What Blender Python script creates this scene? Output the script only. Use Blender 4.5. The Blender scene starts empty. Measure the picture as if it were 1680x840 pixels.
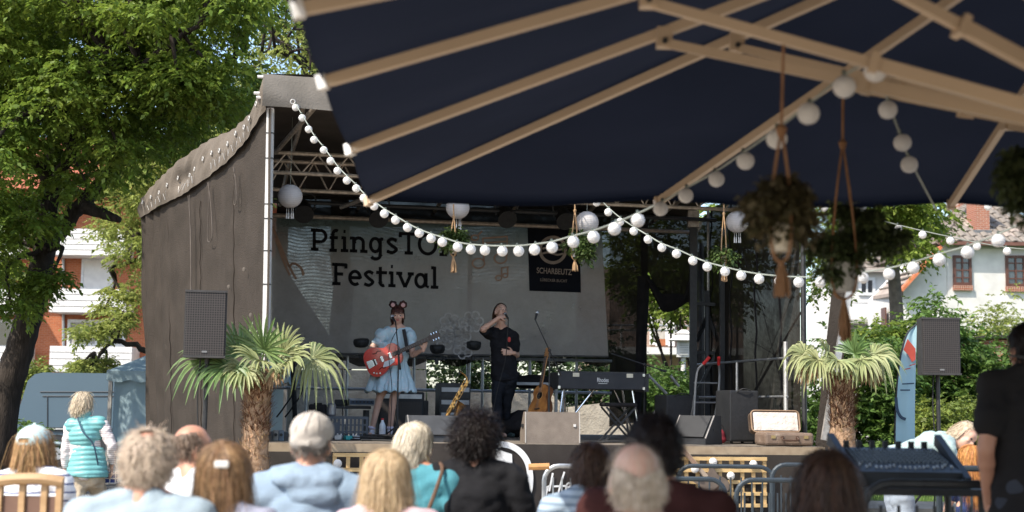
import bpy, bmesh, math, random
import numpy as np
from mathutils import Vector as V, Matrix, Quaternion, noise
R = math.radians
rnd = random.Random(7)
nrs = np.random.RandomState(5)
SC = bpy.context.scene
COL = SC.collection
# ---------------------------------------------------------------- camera, sky, sun, exposure
FPX = 1680 * 50 / 36
CAM = V((0, 0, 1.43)); PITCH = math.atan(245 / FPX); ROLL = R(0.8)
CM = Matrix.Rotation(math.pi / 2 + PITCH, 3, 'X') @ Matrix.Rotation(ROLL, 3, 'Z')
cd = bpy.data.cameras.new('camera'); cam = bpy.data.objects.new('camera', cd); COL.objects.link(cam)
cam.location = CAM; cam.rotation_euler = CM.to_euler()
cd.lens = 50; cd.sensor_width = 36; cd.clip_start = 0.1; cd.clip_end = 2000
cd.dof.use_dof = True; cd.dof.focus_distance = 18.0; cd.dof.aperture_fstop = 2.3; cd.dof.aperture_blades = 0
SC.camera = cam
SUN_AZ = (-0.74, -0.67); SUN_EL = R(50)          # towards the sun: behind the camera, to its left
w = bpy.data.worlds.new('World'); SC.world = w; w.use_nodes = True
nt = w.node_tree; bgn = nt.nodes['Background']
sky = nt.nodes.new('ShaderNodeTexSky'); sky.sky_type = 'NISHITA'; sky.sun_disc = False
sky.sun_elevation = SUN_EL; sky.sun_rotation = math.atan2(SUN_AZ[0], SUN_AZ[1]) % (2 * math.pi)
sky.air_density = 1.0; sky.dust_density = 1.5; sky.ozone_density = 1.0
nt.links.new(sky.outputs[0], bgn.inputs[0]); bgn.inputs[1].default_value = 0.15
sl = bpy.data.lights.new('sun', 'SUN'); sl.energy = 3.1; sl.angle = R(0.55); sl.color = (1.0, 0.93, 0.82)
so = bpy.data.objects.new('sun', sl); COL.objects.link(so); so.location = (-12, -10, 20)
so.rotation_euler = V((-SUN_AZ[0], -SUN_AZ[1], -math.tan(SUN_EL) * math.hypot(*SUN_AZ))).to_track_quat('-Z', 'Y').to_euler()
SC.view_settings.view_transform = 'Standard'; SC.view_settings.look = 'None'
SC.view_settings.exposure = 1.22; SC.view_settings.gamma = 1.0
SC.cycles.max_bounces = 6; SC.cycles.transparent_max_bounces = 16; SC.cycles.transmission_bounces = 4
SC.cycles.use_denoising = True

# ---------------------------------------------------------------- helpers
def ray(px, py): return CM @ V(((px - 840) / FPX, (420 - py) / FPX, -1))
def at(px, py, Y): d = ray(px, py); return CAM + d * (Y / d.y)          # the point of the place seen there, at distance Y
def atz(px, py, z): d = ray(px, py); return CAM + d * ((z - CAM.z) / d.z)
def atp(px, py, p, n): d = ray(px, py); return CAM + d * ((p - CAM).dot(n) / d.dot(n))
SA = R(12); SO = V((-2.62, 15.5, 1.0)); SU = V((math.cos(SA), math.sin(SA), 0)); SV = V((-math.sin(SA), math.cos(SA), 0)); UP = V((0, 0, 1))
def st(u, v, z=0): return SO + SU * u + SV * v + UP * z               # stage coordinates: along the front, to the back, above the deck
def atv(px, py, v): return atp(px, py, SO + SV * v, SV)
def floor_at(px, v):                                                    # deck point below a picture column at stage depth v
    p = atv(px, 715, v); return V((p.x, p.y, 1.0))
def lerp(a, b, t): return a + (b - a) * t

MATS = {}
def M(name, c, rough=0.65, c2=None, scale=6.0, bump=0.0, bscale=None, metal=0.0, trans=0.0, alpha=1.0, spec=0.4, island=0.0, detail=4, emit=None, stretch=None, sheen=0.0, coat=0.0, wear=None):
    if name in MATS: return MATS[name]
    m = bpy.data.materials.new(name); m.use_nodes = True; MATS[name] = m
    t = m.node_tree; N = t.nodes; L = t.links; b = N['Principled BSDF']; out = N['Material Output']
    b.inputs['Roughness'].default_value = rough; b.inputs['Metallic'].default_value = metal
    b.inputs['Specular IOR Level'].default_value = spec * (0.25 if rough > .78 else 1.0)
    if sheen: b.inputs['Sheen Weight'].default_value = sheen
    if coat: b.inputs['Coat Weight'].default_value = coat; b.inputs['Coat Roughness'].default_value = 0.08
    tc = N.new('ShaderNodeTexCoord'); mp = N.new('ShaderNodeMapping'); L.new(tc.outputs['Object'], mp.inputs[0])
    if stretch: mp.inputs['Scale'].default_value = stretch
    col = None
    c4 = (*c, 1); c24 = (*(c2 or [x * 0.72 for x in c]), 1)
    nz = N.new('ShaderNodeTexNoise'); nz.inputs['Scale'].default_value = scale; nz.inputs['Detail'].default_value = detail
    L.new(mp.outputs[0], nz.inputs['Vector'])
    rp = N.new('ShaderNodeValToRGB'); rp.color_ramp.elements[0].position = 0.34; rp.color_ramp.elements[1].position = 0.68
    rp.color_ramp.elements[0].color = c24; rp.color_ramp.elements[1].color = c4
    L.new(nz.outputs['Fac'], rp.inputs[0]); col = rp.outputs[0]
    if wear:                                                            # scuffs and dust with a shape of their own
        n2 = N.new('ShaderNodeTexNoise'); n2.inputs['Scale'].default_value = wear[1]; n2.inputs['Detail'].default_value = 8
        n2.inputs['Roughness'].default_value = 0.75; L.new(mp.outputs[0], n2.inputs['Vector'])
        r2 = N.new('ShaderNodeValToRGB'); r2.color_ramp.elements[0].position = wear[2]; r2.color_ramp.elements[1].position = wear[2] + 0.08
        L.new(n2.outputs['Fac'], r2.inputs[0])
        mw = N.new('ShaderNodeMixRGB'); mw.inputs[2].default_value = (*wear[0], 1)
        L.new(r2.outputs[0], mw.inputs[0]); L.new(col, mw.inputs[1]); col = mw.outputs[0]
    if island:
        g = N.new('ShaderNodeNewGeometry'); hs = N.new('ShaderNodeHueSaturation')
        mr = N.new('ShaderNodeMapRange'); mr.inputs[3].default_value = 1 - island; mr.inputs[4].default_value = 1 + island
        L.new(g.outputs['Random Per Island'], mr.inputs[0]); L.new(mr.outputs[0], hs.inputs['Value'])
        m2 = N.new('ShaderNodeMapRange'); m2.inputs[3].default_value = 0.5 - island * 0.03; m2.inputs[4].default_value = 0.5 + island * 0.04
        mm = N.new('ShaderNodeMath'); mm.operation = 'FRACT'; mx = N.new('ShaderNodeMath'); mx.operation = 'MULTIPLY'; mx.inputs[1].default_value = 7.31
        L.new(g.outputs['Random Per Island'], mx.inputs[0]); L.new(mx.outputs[0], mm.inputs[0]); L.new(mm.outputs[0], m2.inputs[0]); L.new(m2.outputs[0], hs.inputs['Hue'])
        L.new(col, hs.inputs['Color']); col = hs.outputs[0]
    L.new(col, b.inputs['Base Color'])
    if bump:
        nb = N.new('ShaderNodeTexNoise'); nb.inputs['Scale'].default_value = bscale or scale * 4; nb.inputs['Detail'].default_value = 5
        L.new(mp.outputs[0], nb.inputs['Vector']); bp = N.new('ShaderNodeBump'); bp.inputs['Strength'].default_value = bump; bp.inputs['Distance'].default_value = 0.02
        L.new(nb.outputs['Fac'], bp.inputs['Height']); L.new(bp.outputs[0], b.inputs['Normal'])
    sh = b.outputs[0]
    if trans:
        tr = N.new('ShaderNodeBsdfTranslucent'); L.new(col, tr.inputs[0]); mx = N.new('ShaderNodeMixShader'); mx.inputs[0].default_value = trans
        L.new(sh, mx.inputs[1]); L.new(tr.outputs[0], mx.inputs[2]); sh = mx.outputs[0]
    if alpha < 1:
        tp = N.new('ShaderNodeBsdfTransparent'); mx = N.new('ShaderNodeMixShader'); mx.inputs[0].default_value = alpha
        L.new(tp.outputs[0], mx.inputs[1]); L.new(sh, mx.inputs[2]); sh = mx.outputs[0]
    if emit: b.inputs['Emission Color'].default_value = (*emit[0], 1); b.inputs['Emission Strength'].default_value = emit[1]
    if sh != b.outputs[0]: L.new(sh, out.inputs['Surface'])
    return m

def abspos(o):
    p = V(o.location)
    while o.parent: o = o.parent; p = p + V(o.location)
    return p
def tag(o, label=None, cat=None, group=None, kind=None):
    if label: o['label'] = label
    if cat: o['category'] = cat
    if group: o['group'] = group
    if kind: o['kind'] = kind
    return o
def thing(name, label, cat, loc=(0, 0, 0), group=None, rz=0.0):
    o = bpy.data.objects.new(name, None); COL.objects.link(o); o.location = loc; o.rotation_euler.z = rz; o.empty_display_size = 0.1
    return tag(o, label, cat, group)
def link(name, me, m, parent=None, loc=(0, 0, 0)):
    o = bpy.data.objects.new(name, me); COL.objects.link(o); o.location = loc
    if m and not me.materials: me.materials.append(m)
    if parent: o.parent = parent
    return o
def copy_tree(o, parent=None):
    c = o.copy(); COL.objects.link(c); c.parent = parent
    for ch in o.children: copy_tree(ch, c)
    return c
def setmat(root, part, m):                                               # a copy's own colour on one of its parts
    for ch in root.children_recursive:
        if ch.name.split('.')[0] == part: ch.data = ch.data.copy(); ch.data.materials.clear(); ch.data.materials.append(m)

class MB:
    def __init__(s): s.v = []; s.f = []
    def add(s, vs, fs, mat=None):
        n = len(s.v)
        for p in vs: s.v.append(tuple(mat @ V(p)) if mat else tuple(p))
        for f in fs: s.f.append(tuple(i + n for i in f))
        return s
    def box(s, c, d, mat=None, bev=0.0):
        x, y, z = d[0] / 2, d[1] / 2, d[2] / 2
        if not bev:
            vs = [(sx * x, sy * y, sz * z) for sz in (-1, 1) for sx, sy in ((-1, -1), (1, -1), (1, 1), (-1, 1))]
            fs = [(3, 2, 1, 0), (4, 5, 6, 7), (0, 1, 5, 4), (1, 2, 6, 5), (2, 3, 7, 6), (3, 0, 4, 7)]
        else:
            bm = bmesh.new(); bmesh.ops.create_cube(bm, size=1)
            for q in bm.verts: q.co = V((q.co.x * d[0], q.co.y * d[1], q.co.z * d[2]))
            bmesh.ops.bevel(bm, geom=bm.edges[:], offset=bev, segments=2, affect='EDGES', profile=0.5)
            bm.verts.index_update(); vs = [q.co.copy() for q in bm.verts]; fs = [[q.index for q in f.verts] for f in bm.faces]; bm.free()
        T = Matrix.Translation(V(c)); return s.add(vs, fs, (mat @ T) if mat else T)
    def bar(s, a, b, wd, dp, up=(0, 0, 1)):                               # rectangular bar from a to b
        a, b = V(a), V(b); z = (b - a); L = z.length; z.normalize(); u = V(up)
        x = u.cross(z)
        if x.length < 1e-4: x = V((1, 0, 0)).cross(z)
        x.normalize(); y = z.cross(x)
        T = Matrix((x, y, z)).transposed().to_4x4(); T.translation = (a + b) / 2
        return s.box((0, 0, 0), (wd, dp, L), T)
    def tube(s, pts, r, n=8, cap=True, closed=False):
        pts = [V(p) for p in pts]; k = len(pts); rr = r if isinstance(r, (list, tuple)) else [r] * k
        base = len(s.v); prev = None
        for i, p in enumerate(pts):
            a = pts[(i - 1) % k] if (closed or i > 0) else p; b = pts[(i + 1) % k] if (closed or i < k - 1) else p
            t = (b - a)
            if t.length < 1e-9: t = V((0, 0, 1))
            t.normalize()
            if prev is None:
                x = t.orthogonal().normalized()
            else:
                x = prev - t * prev.dot(t)
                x = x.normalized() if x.length > 1e-6 else t.orthogonal().normalized()
            prev = x; y = t.cross(x)
            for j in range(n):
                an = 2 * math.pi * j / n; s.v.append(tuple(p + (x * math.cos(an) + y * math.sin(an)) * rr[i]))
        m = k if closed else k - 1
        for i in range(m):
            i2 = (i + 1) % k
            for j in range(n):
                j2 = (j + 1) % n; s.f.append((base + i * n + j, base + i * n + j2, base + i2 * n + j2, base + i2 * n + j))
        if cap and not closed:
            s.f.append(tuple(base + j for j in reversed(range(n)))); s.f.append(tuple(base + (k - 1) * n + j for j in range(n)))
        return s
    def lathe(s, prof, n=24, mat=None, cap=True):
        vs = []; fs = []; k = len(prof)
        for r, z in prof:
            for j in range(n): a = 2 * math.pi * j / n; vs.append((r * math.cos(a), r * math.sin(a), z))
        for i in range(k - 1):
            for j in range(n): j2 = (j + 1) % n; fs.append((i * n + j, i * n + j2, (i + 1) * n + j2, (i + 1) * n + j))
        if cap: fs.append(tuple(reversed(range(n)))); fs.append(tuple((k - 1) * n + j for j in range(n)))
        return s.add(vs, fs, mat)
    def ell(s, c, rad, rot=None, nu=20, nv=12):
        vs = [(0, 0, -1)]; fs = []
        for i in range(1, nv):
            ph = -math.pi / 2 + math.pi * i / nv
            for j in range(nu): a = 2 * math.pi * j / nu; vs.append((math.cos(ph) * math.cos(a), math.cos(ph) * math.sin(a), math.sin(ph)))
        vs.append((0, 0, 1)); top = len(vs) - 1
        for j in range(nu): fs.append((0, 1 + (j + 1) % nu, 1 + j)); fs.append((top, top - nu + j, top - nu + (j + 1) % nu))
        for i in range(nv - 2):
            for j in range(nu): j2 = (j + 1) % nu; a = 1 + i * nu; fs.append((a + j, a + j2, a + nu + j2, a + nu + j))
        T = Matrix.Translation(V(c)) @ (rot.to_4x4() if rot else Matrix()) @ Matrix.Diagonal((*rad, 1)); return s.add(vs, fs, T)
    def cap(s, a, ra, b, rb, n=14):
        a, b = V(a), V(b); d = b - a; L = max(d.length, 1e-5); T = d.to_track_quat('Z', 'Y').to_matrix().to_4x4() if d.length > 1e-5 else Matrix(); T.translation = a
        prof = [(max(ra * math.cos(t), 1e-4), ra * math.sin(t)) for t in [-math.pi / 2 + math.pi / 2 * i / 4 for i in range(5)]]
        prof += [(max(rb * math.cos(t), 1e-4), L + rb * math.sin(t)) for t in [math.pi / 2 * i / 4 for i in range(5)]]
        return s.lathe(prof, n, T)
    def prism(s, poly, depth, T):                                          # polygon in the local x,y plane, extruded along -z by depth
        n = len(poly); vs = [(x, y, 0) for x, y in poly] + [(x, y, -depth) for x, y in poly]
        fs = [tuple(range(n)), tuple(range(2 * n - 1, n - 1, -1))] + [((i + 1) % n, i, i + n, (i + 1) % n + n) for i in range(n)]
        return s.add(vs, fs, T)
    def quad(s, a, b, c, d): return s.add([a, b, c, d], [(0, 1, 2, 3)])
    def mesh(s, name, smooth=False, off=None):
        me = bpy.data.meshes.new(name); vs = s.v
        if off is not None: ox, oy, oz = off; vs = [(x - ox, y - oy, z - oz) for x, y, z in vs]
        me.from_pydata(vs, [], s.f); me.update()
        if smooth: me.shade_smooth()
        return me
    def build(s, name, m, parent=None, smooth=False, local=False, base=None):
        """one object; vertices are world coordinates unless local (then the parent's)"""
        if parent is not None:
            off = None if local else abspos(parent)
            return link(name, s.mesh(name, smooth, off), m, parent)
        if base is None:
            xs, ys, zs = zip(*s.v); base = V(((min(xs) + max(xs)) / 2, (min(ys) + max(ys)) / 2, min(zs)))
        return link(name, s.mesh(name, smooth, base), m, None, base)
def sharp(o, ang=35):
    try: o.data.set_sharp_from_angle(angle=R(ang))
    except Exception: pass
    return o
def curve_pts(pts, n=8):
    """Catmull-Rom through pts"""
    pts = [V(p) for p in pts]; out = []
    for i in range(len(pts) - 1):
        p0 = pts[max(i - 1, 0)]; p1 = pts[i]; p2 = pts[i + 1]; p3 = pts[min(i + 2, len(pts) - 1)]
        for k in range(n):
            t = k / n; out.append(0.5 * ((2 * p1) + (p2 - p0) * t + (2 * p0 - 5 * p1 + 4 * p2 - p3) * t * t + (3 * p1 - p0 - 3 * p2 + p3) * t ** 3))
    out.append(pts[-1]); return out
def displace(me, f):
    """move every vertex along its normal by f(position)"""
    n = len(me.vertices); co = np.empty(n * 3); no = np.empty(n * 3); me.vertices.foreach_get('co', co); me.vertices.foreach_get('normal', no); co = co.reshape(-1, 3); no = no.reshape(-1, 3)
    d = np.array([f(V(c)) for c in co]); me.vertices.foreach_set('co', (co + no * d[:, None]).ravel()); me.update()
def shift(me, c):
    n = len(me.vertices); co = np.empty(n * 3); me.vertices.foreach_get('co', co); me.vertices.foreach_set('co', (co.reshape(-1, 3) - np.array(tuple(c))).ravel()); me.update()
WS = bpy.data.scenes.new('workshop')                                   # empty scene where skins are fused, so that the place itself is not re-evaluated each time
def blob(mb, voxel, smooth=4, fac=0.5, disp=None):
    """union of closed shapes as one continuous skin"""
    me = mb.mesh('tmp'); o = bpy.data.objects.new('tmp', me); WS.collection.objects.link(o)
    r = o.modifiers.new('r', 'REMESH'); r.mode = 'VOXEL'; r.voxel_size = voxel
    if smooth: q = o.modifiers.new('s', 'SMOOTH'); q.iterations = smooth; q.factor = fac
    vl = WS.view_layers[0]; vl.update(); ev = o.evaluated_get(vl.depsgraph); out = bpy.data.meshes.new_from_object(ev)
    bpy.data.objects.remove(o); bpy.data.meshes.remove(me)
    if disp:
        amp, sc_ = disp
        displace(out, lambda co: (noise.noise(V((co.x * sc_, co.y * sc_, co.z * sc_ * 1.6))) + .55 * noise.noise(V((co.x * sc_ * 2.4, co.y * sc_ * 2.4, co.z * sc_ * 3.1)))) * amp)
    out.shade_smooth(); out.materials.clear(); return out
def np_mesh(name, verts, faces4):
    me = bpy.data.meshes.new(name); nv = len(verts); nf = len(faces4); k = faces4.shape[1]
    me.vertices.add(nv); me.vertices.foreach_set('co', np.asarray(verts, np.float32).ravel())
    me.loops.add(nf * k); me.loops.foreach_set('vertex_index', np.asarray(faces4, np.int32).ravel())
    me.polygons.add(nf); me.polygons.foreach_set('loop_start', np.arange(0, nf * k, k, dtype=np.int32))
    try: me.polygons.foreach_set('loop_total', np.full(nf, k, np.int32))
    except Exception: pass
    me.update(calc_edges=True); me.validate(); return me
def strips(P, W, name='strips'):
    """ribbons: P (N,K,3) centre lines, W (N,K,3) half-width vectors"""
    N, K, _ = P.shape; vs = np.stack([P - W, P + W], 2).reshape(-1, 3)
    idx = (np.arange(N)[:, None] * K + np.arange(K - 1)[None, :]).reshape(-1) * 2
    return np_mesh(name, vs, np.stack([idx, idx + 1, idx + 3, idx + 2], 1))
# ---------------------------------------------------------------- materials of the setting
ASPH = M('asphalt', (0.13, 0.12, 0.11), 0.9, (0.09, 0.085, 0.078), 3, 0.4, 60)
LAWN = M('lawn', (0.10, 0.15, 0.035), 0.9, (0.05, 0.085, 0.02), 5, 0.6, 40)
WHITE = M('white_paint', (0.68, 0.66, 0.62), 0.55, (0.58, 0.56, 0.53), 3)
RENDERW = M('white_render', (0.62, 0.60, 0.56), 0.8, (0.52, 0.50, 0.47), 2, 0.15, 30)
STEEL = M('galvanised_steel', (0.46, 0.47, 0.47), 0.42, (0.33, 0.34, 0.35), 14, 0.05, 60, metal=0.75)
ALU = M('aluminium', (0.62, 0.60, 0.57), 0.4, (0.45, 0.43, 0.41), 20, metal=0.7)
TRUSSM = M('truss_metal', (0.50, 0.42, 0.34), 0.45, (0.3, 0.25, 0.2), 18, metal=0.4)
BLACK = M('black_metal', (0.018, 0.018, 0.019), 0.5, (0.03, 0.03, 0.03), 20)
BLACKCLOTH = M('black_cloth', (0.016, 0.015, 0.016), 0.9, (0.024, 0.022, 0.022), 8, 0.3, 60)
RUBBER = M('rubber', (0.02, 0.02, 0.02), 0.75)
WOODP = M('pale_wood', (0.60, 0.42, 0.20), 0.6, (0.48, 0.31, 0.13), 5, 0.15, 30, stretch=(1, 1, 6))
BARK = M('bark', (0.055, 0.044, 0.036), 0.95, (0.028, 0.023, 0.019), 7, 0.9, 22, stretch=(2.2, 2.2, 0.5))
GLASS = M('window_glass', (0.05, 0.06, 0.07), 0.06, (0.03, 0.035, 0.04), 2, spec=0.9)
def brick_mat(name, c1, c2, mortar, sc):
    m = M(name, c1, 0.85); t = m.node_tree; N = t.nodes; L = t.links; b = N['Principled BSDF']
    tc = N.new('ShaderNodeTexCoord'); mp = N.new('ShaderNodeMapping'); mp.inputs['Rotation'].default_value = (R(90), 0, 0); L.new(tc.outputs['Object'], mp.inputs[0])
    br = N.new('ShaderNodeTexBrick'); br.inputs['Color1'].default_value = (*c1, 1); br.inputs['Color2'].default_value = (*c2, 1); br.inputs['Mortar'].default_value = (*mortar, 1)
    br.inputs['Scale'].default_value = 1.0; br.inputs['Brick Width'].default_value = 0.25 * sc; br.inputs['Row Height'].default_value = 0.083 * sc; br.inputs['Mortar Size'].default_value = 0.009 * sc
    L.new(mp.outputs[0], br.inputs['Vector']); L.new(br.outputs['Color'], b.inputs['Base Color'])
    bp = N.new('ShaderNodeBump'); bp.inputs['Strength'].default_value = 0.5; bp.inputs['Distance'].default_value = 0.01; bp.invert = True
    L.new(br.outputs['Fac'], bp.inputs['Height']); L.new(bp.outputs[0], b.inputs['Normal']); return m
BRICK = brick_mat('orange_brick', (0.42, 0.13, 0.055), (0.33, 0.095, 0.042), (0.4, 0.22, 0.14), 1.0)
BRICK2 = brick_mat('red_brick', (0.33, 0.13, 0.08), (0.26, 0.10, 0.065), (0.4, 0.3, 0.24), 1.0)

# ---------------------------------------------------------------- ground
g = MB(); n = 24
for i in range(n):
    for j in range(n):
        x0, x1 = -600 + 1200 * i / n, -600 + 1200 * (i + 1) / n; y0, y1 = -60 + 960 * j / n, -60 + 960 * (j + 1) / n
        g.quad((x0, y0, 0), (x1, y0, 0), (x1, y1, 0), (x0, y1, 0))
tag(g.build('ground', ASPH, base=(0, 0, 0)), kind='structure')
pv = MB(); pv.box((0, 2.0, .006), (60, 24, .012)); tag(pv.build('bounce_paving', M('bounce_paving_sand', (.42, .36, .285), .9, (.35, .295, .23), 3, .2, 40)), kind='structure')  # added out of view; pale so that it bounces light onto ribs and stage
l = MB(); l.add([(4.4, 21, .012), (60, 21, .012), (60, 58, .012), (5.5, 58, .012)], [(0, 1, 2, 3)])
tag(l.build('lawn', LAWN, base=(0, 0, 0)), kind='structure')
p = MB(); p.box((9, 20.2, .06), (14, 1.6, .12)); tag(p.build('kerb_path', M('path_slabs', (0.3, 0.26, 0.2), 0.9, (0.22, 0.19, 0.15), 4, 0.2, 30)), kind='structure')

# ---------------------------------------------------------------- brick apartment building, left background
YB = 66.0
ab = thing('apartment_building', 'orange brick apartment block with stacked white balconies behind the large tree', 'building', at(60, 640, YB) * V((1, 1, 0)) if False else V((at(60, 640, YB).x, YB, 0)))
def bx(px0, py0, px1, py1, Y0, Y1): a = at(px0, py0, Y0); b = at(px1, py1, Y0); return V(((a.x + b.x) / 2, (Y0 + Y1) / 2, (a.z + b.z) / 2)), V((abs(b.x - a.x), abs(Y1 - Y0), abs(a.z - b.z)))
a0 = at(-90, 300, YB); a1 = at(420, 300, YB)
m = MB(); zt = at(100, 318, YB).z; m.box(((a0.x + a1.x) / 2, YB + 5, zt / 2), (a1.x - a0.x, 10, zt)); m.build('wall', BRICK, ab)
ROOFR = M('red_roof', (0.36, 0.12, 0.07), 0.8, (0.26, 0.085, 0.05), 8, 0.3, 30)
m = MB(); ze = zt; zr = zt + 3.6
m.add([(a0.x - .5, YB - 1.6, ze), (a1.x + .5, YB - 1.6, ze), (a1.x + .5, YB + 5, zr), (a0.x - .5, YB + 5, zr), (a0.x - .5, YB + 11.5, ze), (a1.x + .5, YB + 11.5, ze)], [(0, 1, 2, 3), (3, 2, 5, 4), (0, 3, 4), (1, 5, 2), (0, 4, 5, 1)])
m.build('roof', ROOFR, ab)
for (x0, x1) in ((-70, 30), (82, 206), (250, 360)):
    for k, (y0, y1) in enumerate(((374, 420), (473, 514), (567, 612))):
        xe = x1 + (9 if k == 2 else 0)
        c, d = bx(x0, y0, xe, y1, YB - 1.5, YB)
        m = MB(); m.box((c.x, YB - 0.73, c.z - d.z / 2 + 0.07), (d.x - .1, 1.46, 0.14)); bal = m.build('balcony', WHITE, ab)
        ns = 4 if k else 5
        me = None
        for s in range(ns):
            h = d.z / ns
            if me is None: q = MB(); q.box((0, 0, 0), (d.x, 0.06, h - 0.03), bev=0.008); me = q.mesh('slat'); me.materials.append(WHITE)
            link('slat', me, None, bal, V((c.x, YB - 1.47, c.z - d.z / 2 + h * (s + .5))) - abspos(bal))
        q = MB(); q.box((c.x, YB - 1.42, c.z), (d.x - .02, .03, d.z - .05)); q.build('backing_panel', M('balcony_backing', (.22, .21, .2), .8), bal)
        for sx in (-1, 1):
            q = MB(); q.box((c.x + sx * (d.x / 2 - .05), YB - .75, c.z), (.05, 1.4, d.z - .02)); q.build('side_panel', WHITE, bal)
DKFRAME = M('white_frame', (0.7, 0.7, 0.68), 0.5)
CURT = M('curtain', (0.45, 0.43, 0.38), 0.9, (0.3, 0.28, 0.25), 4, stretch=(9, 1, 1))
def window(parent, x0, y0, x1, y1, Y, fr, nx=2, ny=1, fw=.08, curtain=False, sill=None):
    c, d = bx(x0, y0, x1, y1, Y, Y + .1)
    f = MB()
    for sx in (-1, 1): f.box((c.x + sx * (d.x / 2 - fw / 2), Y - .02, c.z), (fw, .12, d.z))
    for sz in (-1, 1): f.box((c.x, Y - .021, c.z + sz * (d.z / 2 - fw / 2)), (d.x - 2 * fw, .12, fw))
    for i in range(1, nx): f.box((c.x - d.x / 2 + d.x * i / nx, Y - .015, c.z), (fw * .6, .1, d.z - 2 * fw))
    for j in range(1, ny): f.box((c.x, Y - .010, c.z - d.z / 2 + d.z * j / ny), (d.x - 2 * fw, .09, fw * .45))
    o = f.build('window', fr, parent)
    for i in range(nx):
        q = MB(); q.box((c.x - d.x / 2 + d.x * (i + .5) / nx, Y + .0, c.z), (d.x / nx - .02, .02, d.z - .02)); q.build('pane', GLASS, o)
    if curtain:
        q = MB()
        for i in range(18): q.box((c.x - d.x / 2 + d.x * (i + .5) / 18, Y - .015 + .006 * (i % 2), c.z), (d.x / 18 * .98, .008, d.z * .86))
        q.build('curtain', CURT, o)
    if sill:
        nb = 9; me = None
        for i in range(nb):
            if me is None: q = MB(); q.box((0, 0, 0), (d.x * 1.06 / nb - .015, .16, .22)); me = q.mesh('sill_brick'); me.materials.append(sill)
            link('sill_brick', me, None, o, V((c.x - d.x * .53 + d.x * 1.06 * (i + .5) / nb, Y - .06, c.z - d.z / 2 - .12)) - abspos(o))
    return o
window(ab, 112, 524, 205, 570, YB - .03, DKFRAME, 2, 1, .14, True)
window(ab, 135, 425, 185, 476, YB - .03, DKFRAME, 1, 1, .1, True)
window(ab, -30, 524, 22, 572, YB - .03, DKFRAME, 2, 1, .14)
window(ab, -30, 420, 24, 476, YB - .03, DKFRAME, 2, 1, .14, True)
q = MB(); q.tube([at(104, 625, YB - .1), at(104, 425, YB - .1)], .07, 8); q.build('downpipe', STEEL, ab)
q = MB(); q.box(at(160, 452, YB - .04), (1.5, .06, 1.7)); q.build('door', WHITE, ab)

# ---------------------------------------------------------------- white house, right background
YH = 60.0
TILE = M('roof_tile', (0.26, 0.225, 0.19), 0.8, (0.19, 0.165, 0.14), 1.2, 0.2, 20, island=0.0)
hs = thing('white_house', 'white rendered house with hipped tile roof, brick chimney and brown sash windows', 'building', V((at(1620, 560, YH).x, YH, 0)))
e0 = at(1553, 399, YH); e1 = at(1760, 399, YH)
m = MB(); m.box(((e0.x + e1.x) / 2, YH + 5, e0.z / 2), (e1.x - e0.x, 10, e0.z)); m.build('wall', RENDERW, hs)
m = MB()
for k in range(14):                                                       # gable-like lower flank, down to the verge
    pass
pl = [at(1482, 476, YH), at(1553, 400, YH)]
m.prism([(pl[0].x, 0), (pl[1].x - .01, 0), (pl[1].x - .01, pl[1].z), (pl[0].x, pl[0].z)], 6, Matrix(((1, 0, 0, 0), (0, 0, -1, YH + .02), (0, 1, 0, 0), (0, 0, 0, 1)))); m.build('side_wall', RENDERW, hs)
band = MB(); c, d = bx(1553, 398, 1760, 410, YH - .04, YH + .1); band.box(c, d); band.build('frieze', M('grey_frieze', (0.42, 0.44, 0.45), 0.8), hs)
ov = .5
A = V((e0.x - ov, YH - ov, e0.z)); B = V((e1.x + ov, YH - ov, e0.z)); zA = at(1612, 318, YH + 5).z
Rg0 = V((at(1606, 320, YH + 5).x, YH + 5, zA)); Rg1 = V((at(1625, 320, YH + 5).x, YH + 5, zA)); Dk = V((A.x, YH + 10 + ov, A.z)); Ek = V((B.x, YH + 10 + ov, B.z))
B = V((at(1712, 399, YH).x, YH - ov, e0.z)); Ek = V((B.x, YH + 10.5, B.z))
m = MB(); m.add([A, B, Rg1, Rg0, Dk, Ek], [(0, 1, 2, 3), (4, 0, 3), (1, 5, 2), (5, 4, 3, 2), (0, 4, 5, 1)]); rf = m.build('roof', M('roof_underlay', (0.2, 0.16, 0.13), 0.9), hs)
tm = None; rows = 11; allt = 0
tq = MB()
for i in range(5):
    pass
tw, th = .44, (Rg0 - A).length / rows
prof = [(-.22, 0), (-.15, .045), (-.05, .06), (.03, .035), (.10, .0), (.22, .0)]
sl_up = (V(((Rg0.x + Rg1.x) / 2, Rg0.y, Rg0.z)) - V(((Rg0.x + Rg1.x) / 2, A.y, A.z))); Ls = sl_up.length; sl_up.normalize(); nn = V((1, 0, 0)).cross(sl_up)
th = Ls / rows
vs = [(x, 0, z + .05) for x, z in prof] + [(x, th * 1.08, z + .015) for x, z in prof] + [(x, 0, z) for x, z in prof]
k = len(prof); tq.add(vs, [(i, i + 1, k + i + 1, k + i) for i in range(k - 1)] + [(2 * k + i, 2 * k + i + 1, i + 1, i) for i in range(k - 1)])
tm = tq.mesh('roof_tile'); tm.materials.append(TILE)
TILE2 = M('roof_tile_weathered', (0.36, 0.30, 0.25), 0.85, (0.27, 0.22, 0.19), 2.0); tm2 = tm.copy(); tm2.materials.clear(); tm2.materials.append(TILE2)
TB = Matrix((V((1, 0, 0)), sl_up, nn)).transposed()
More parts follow.
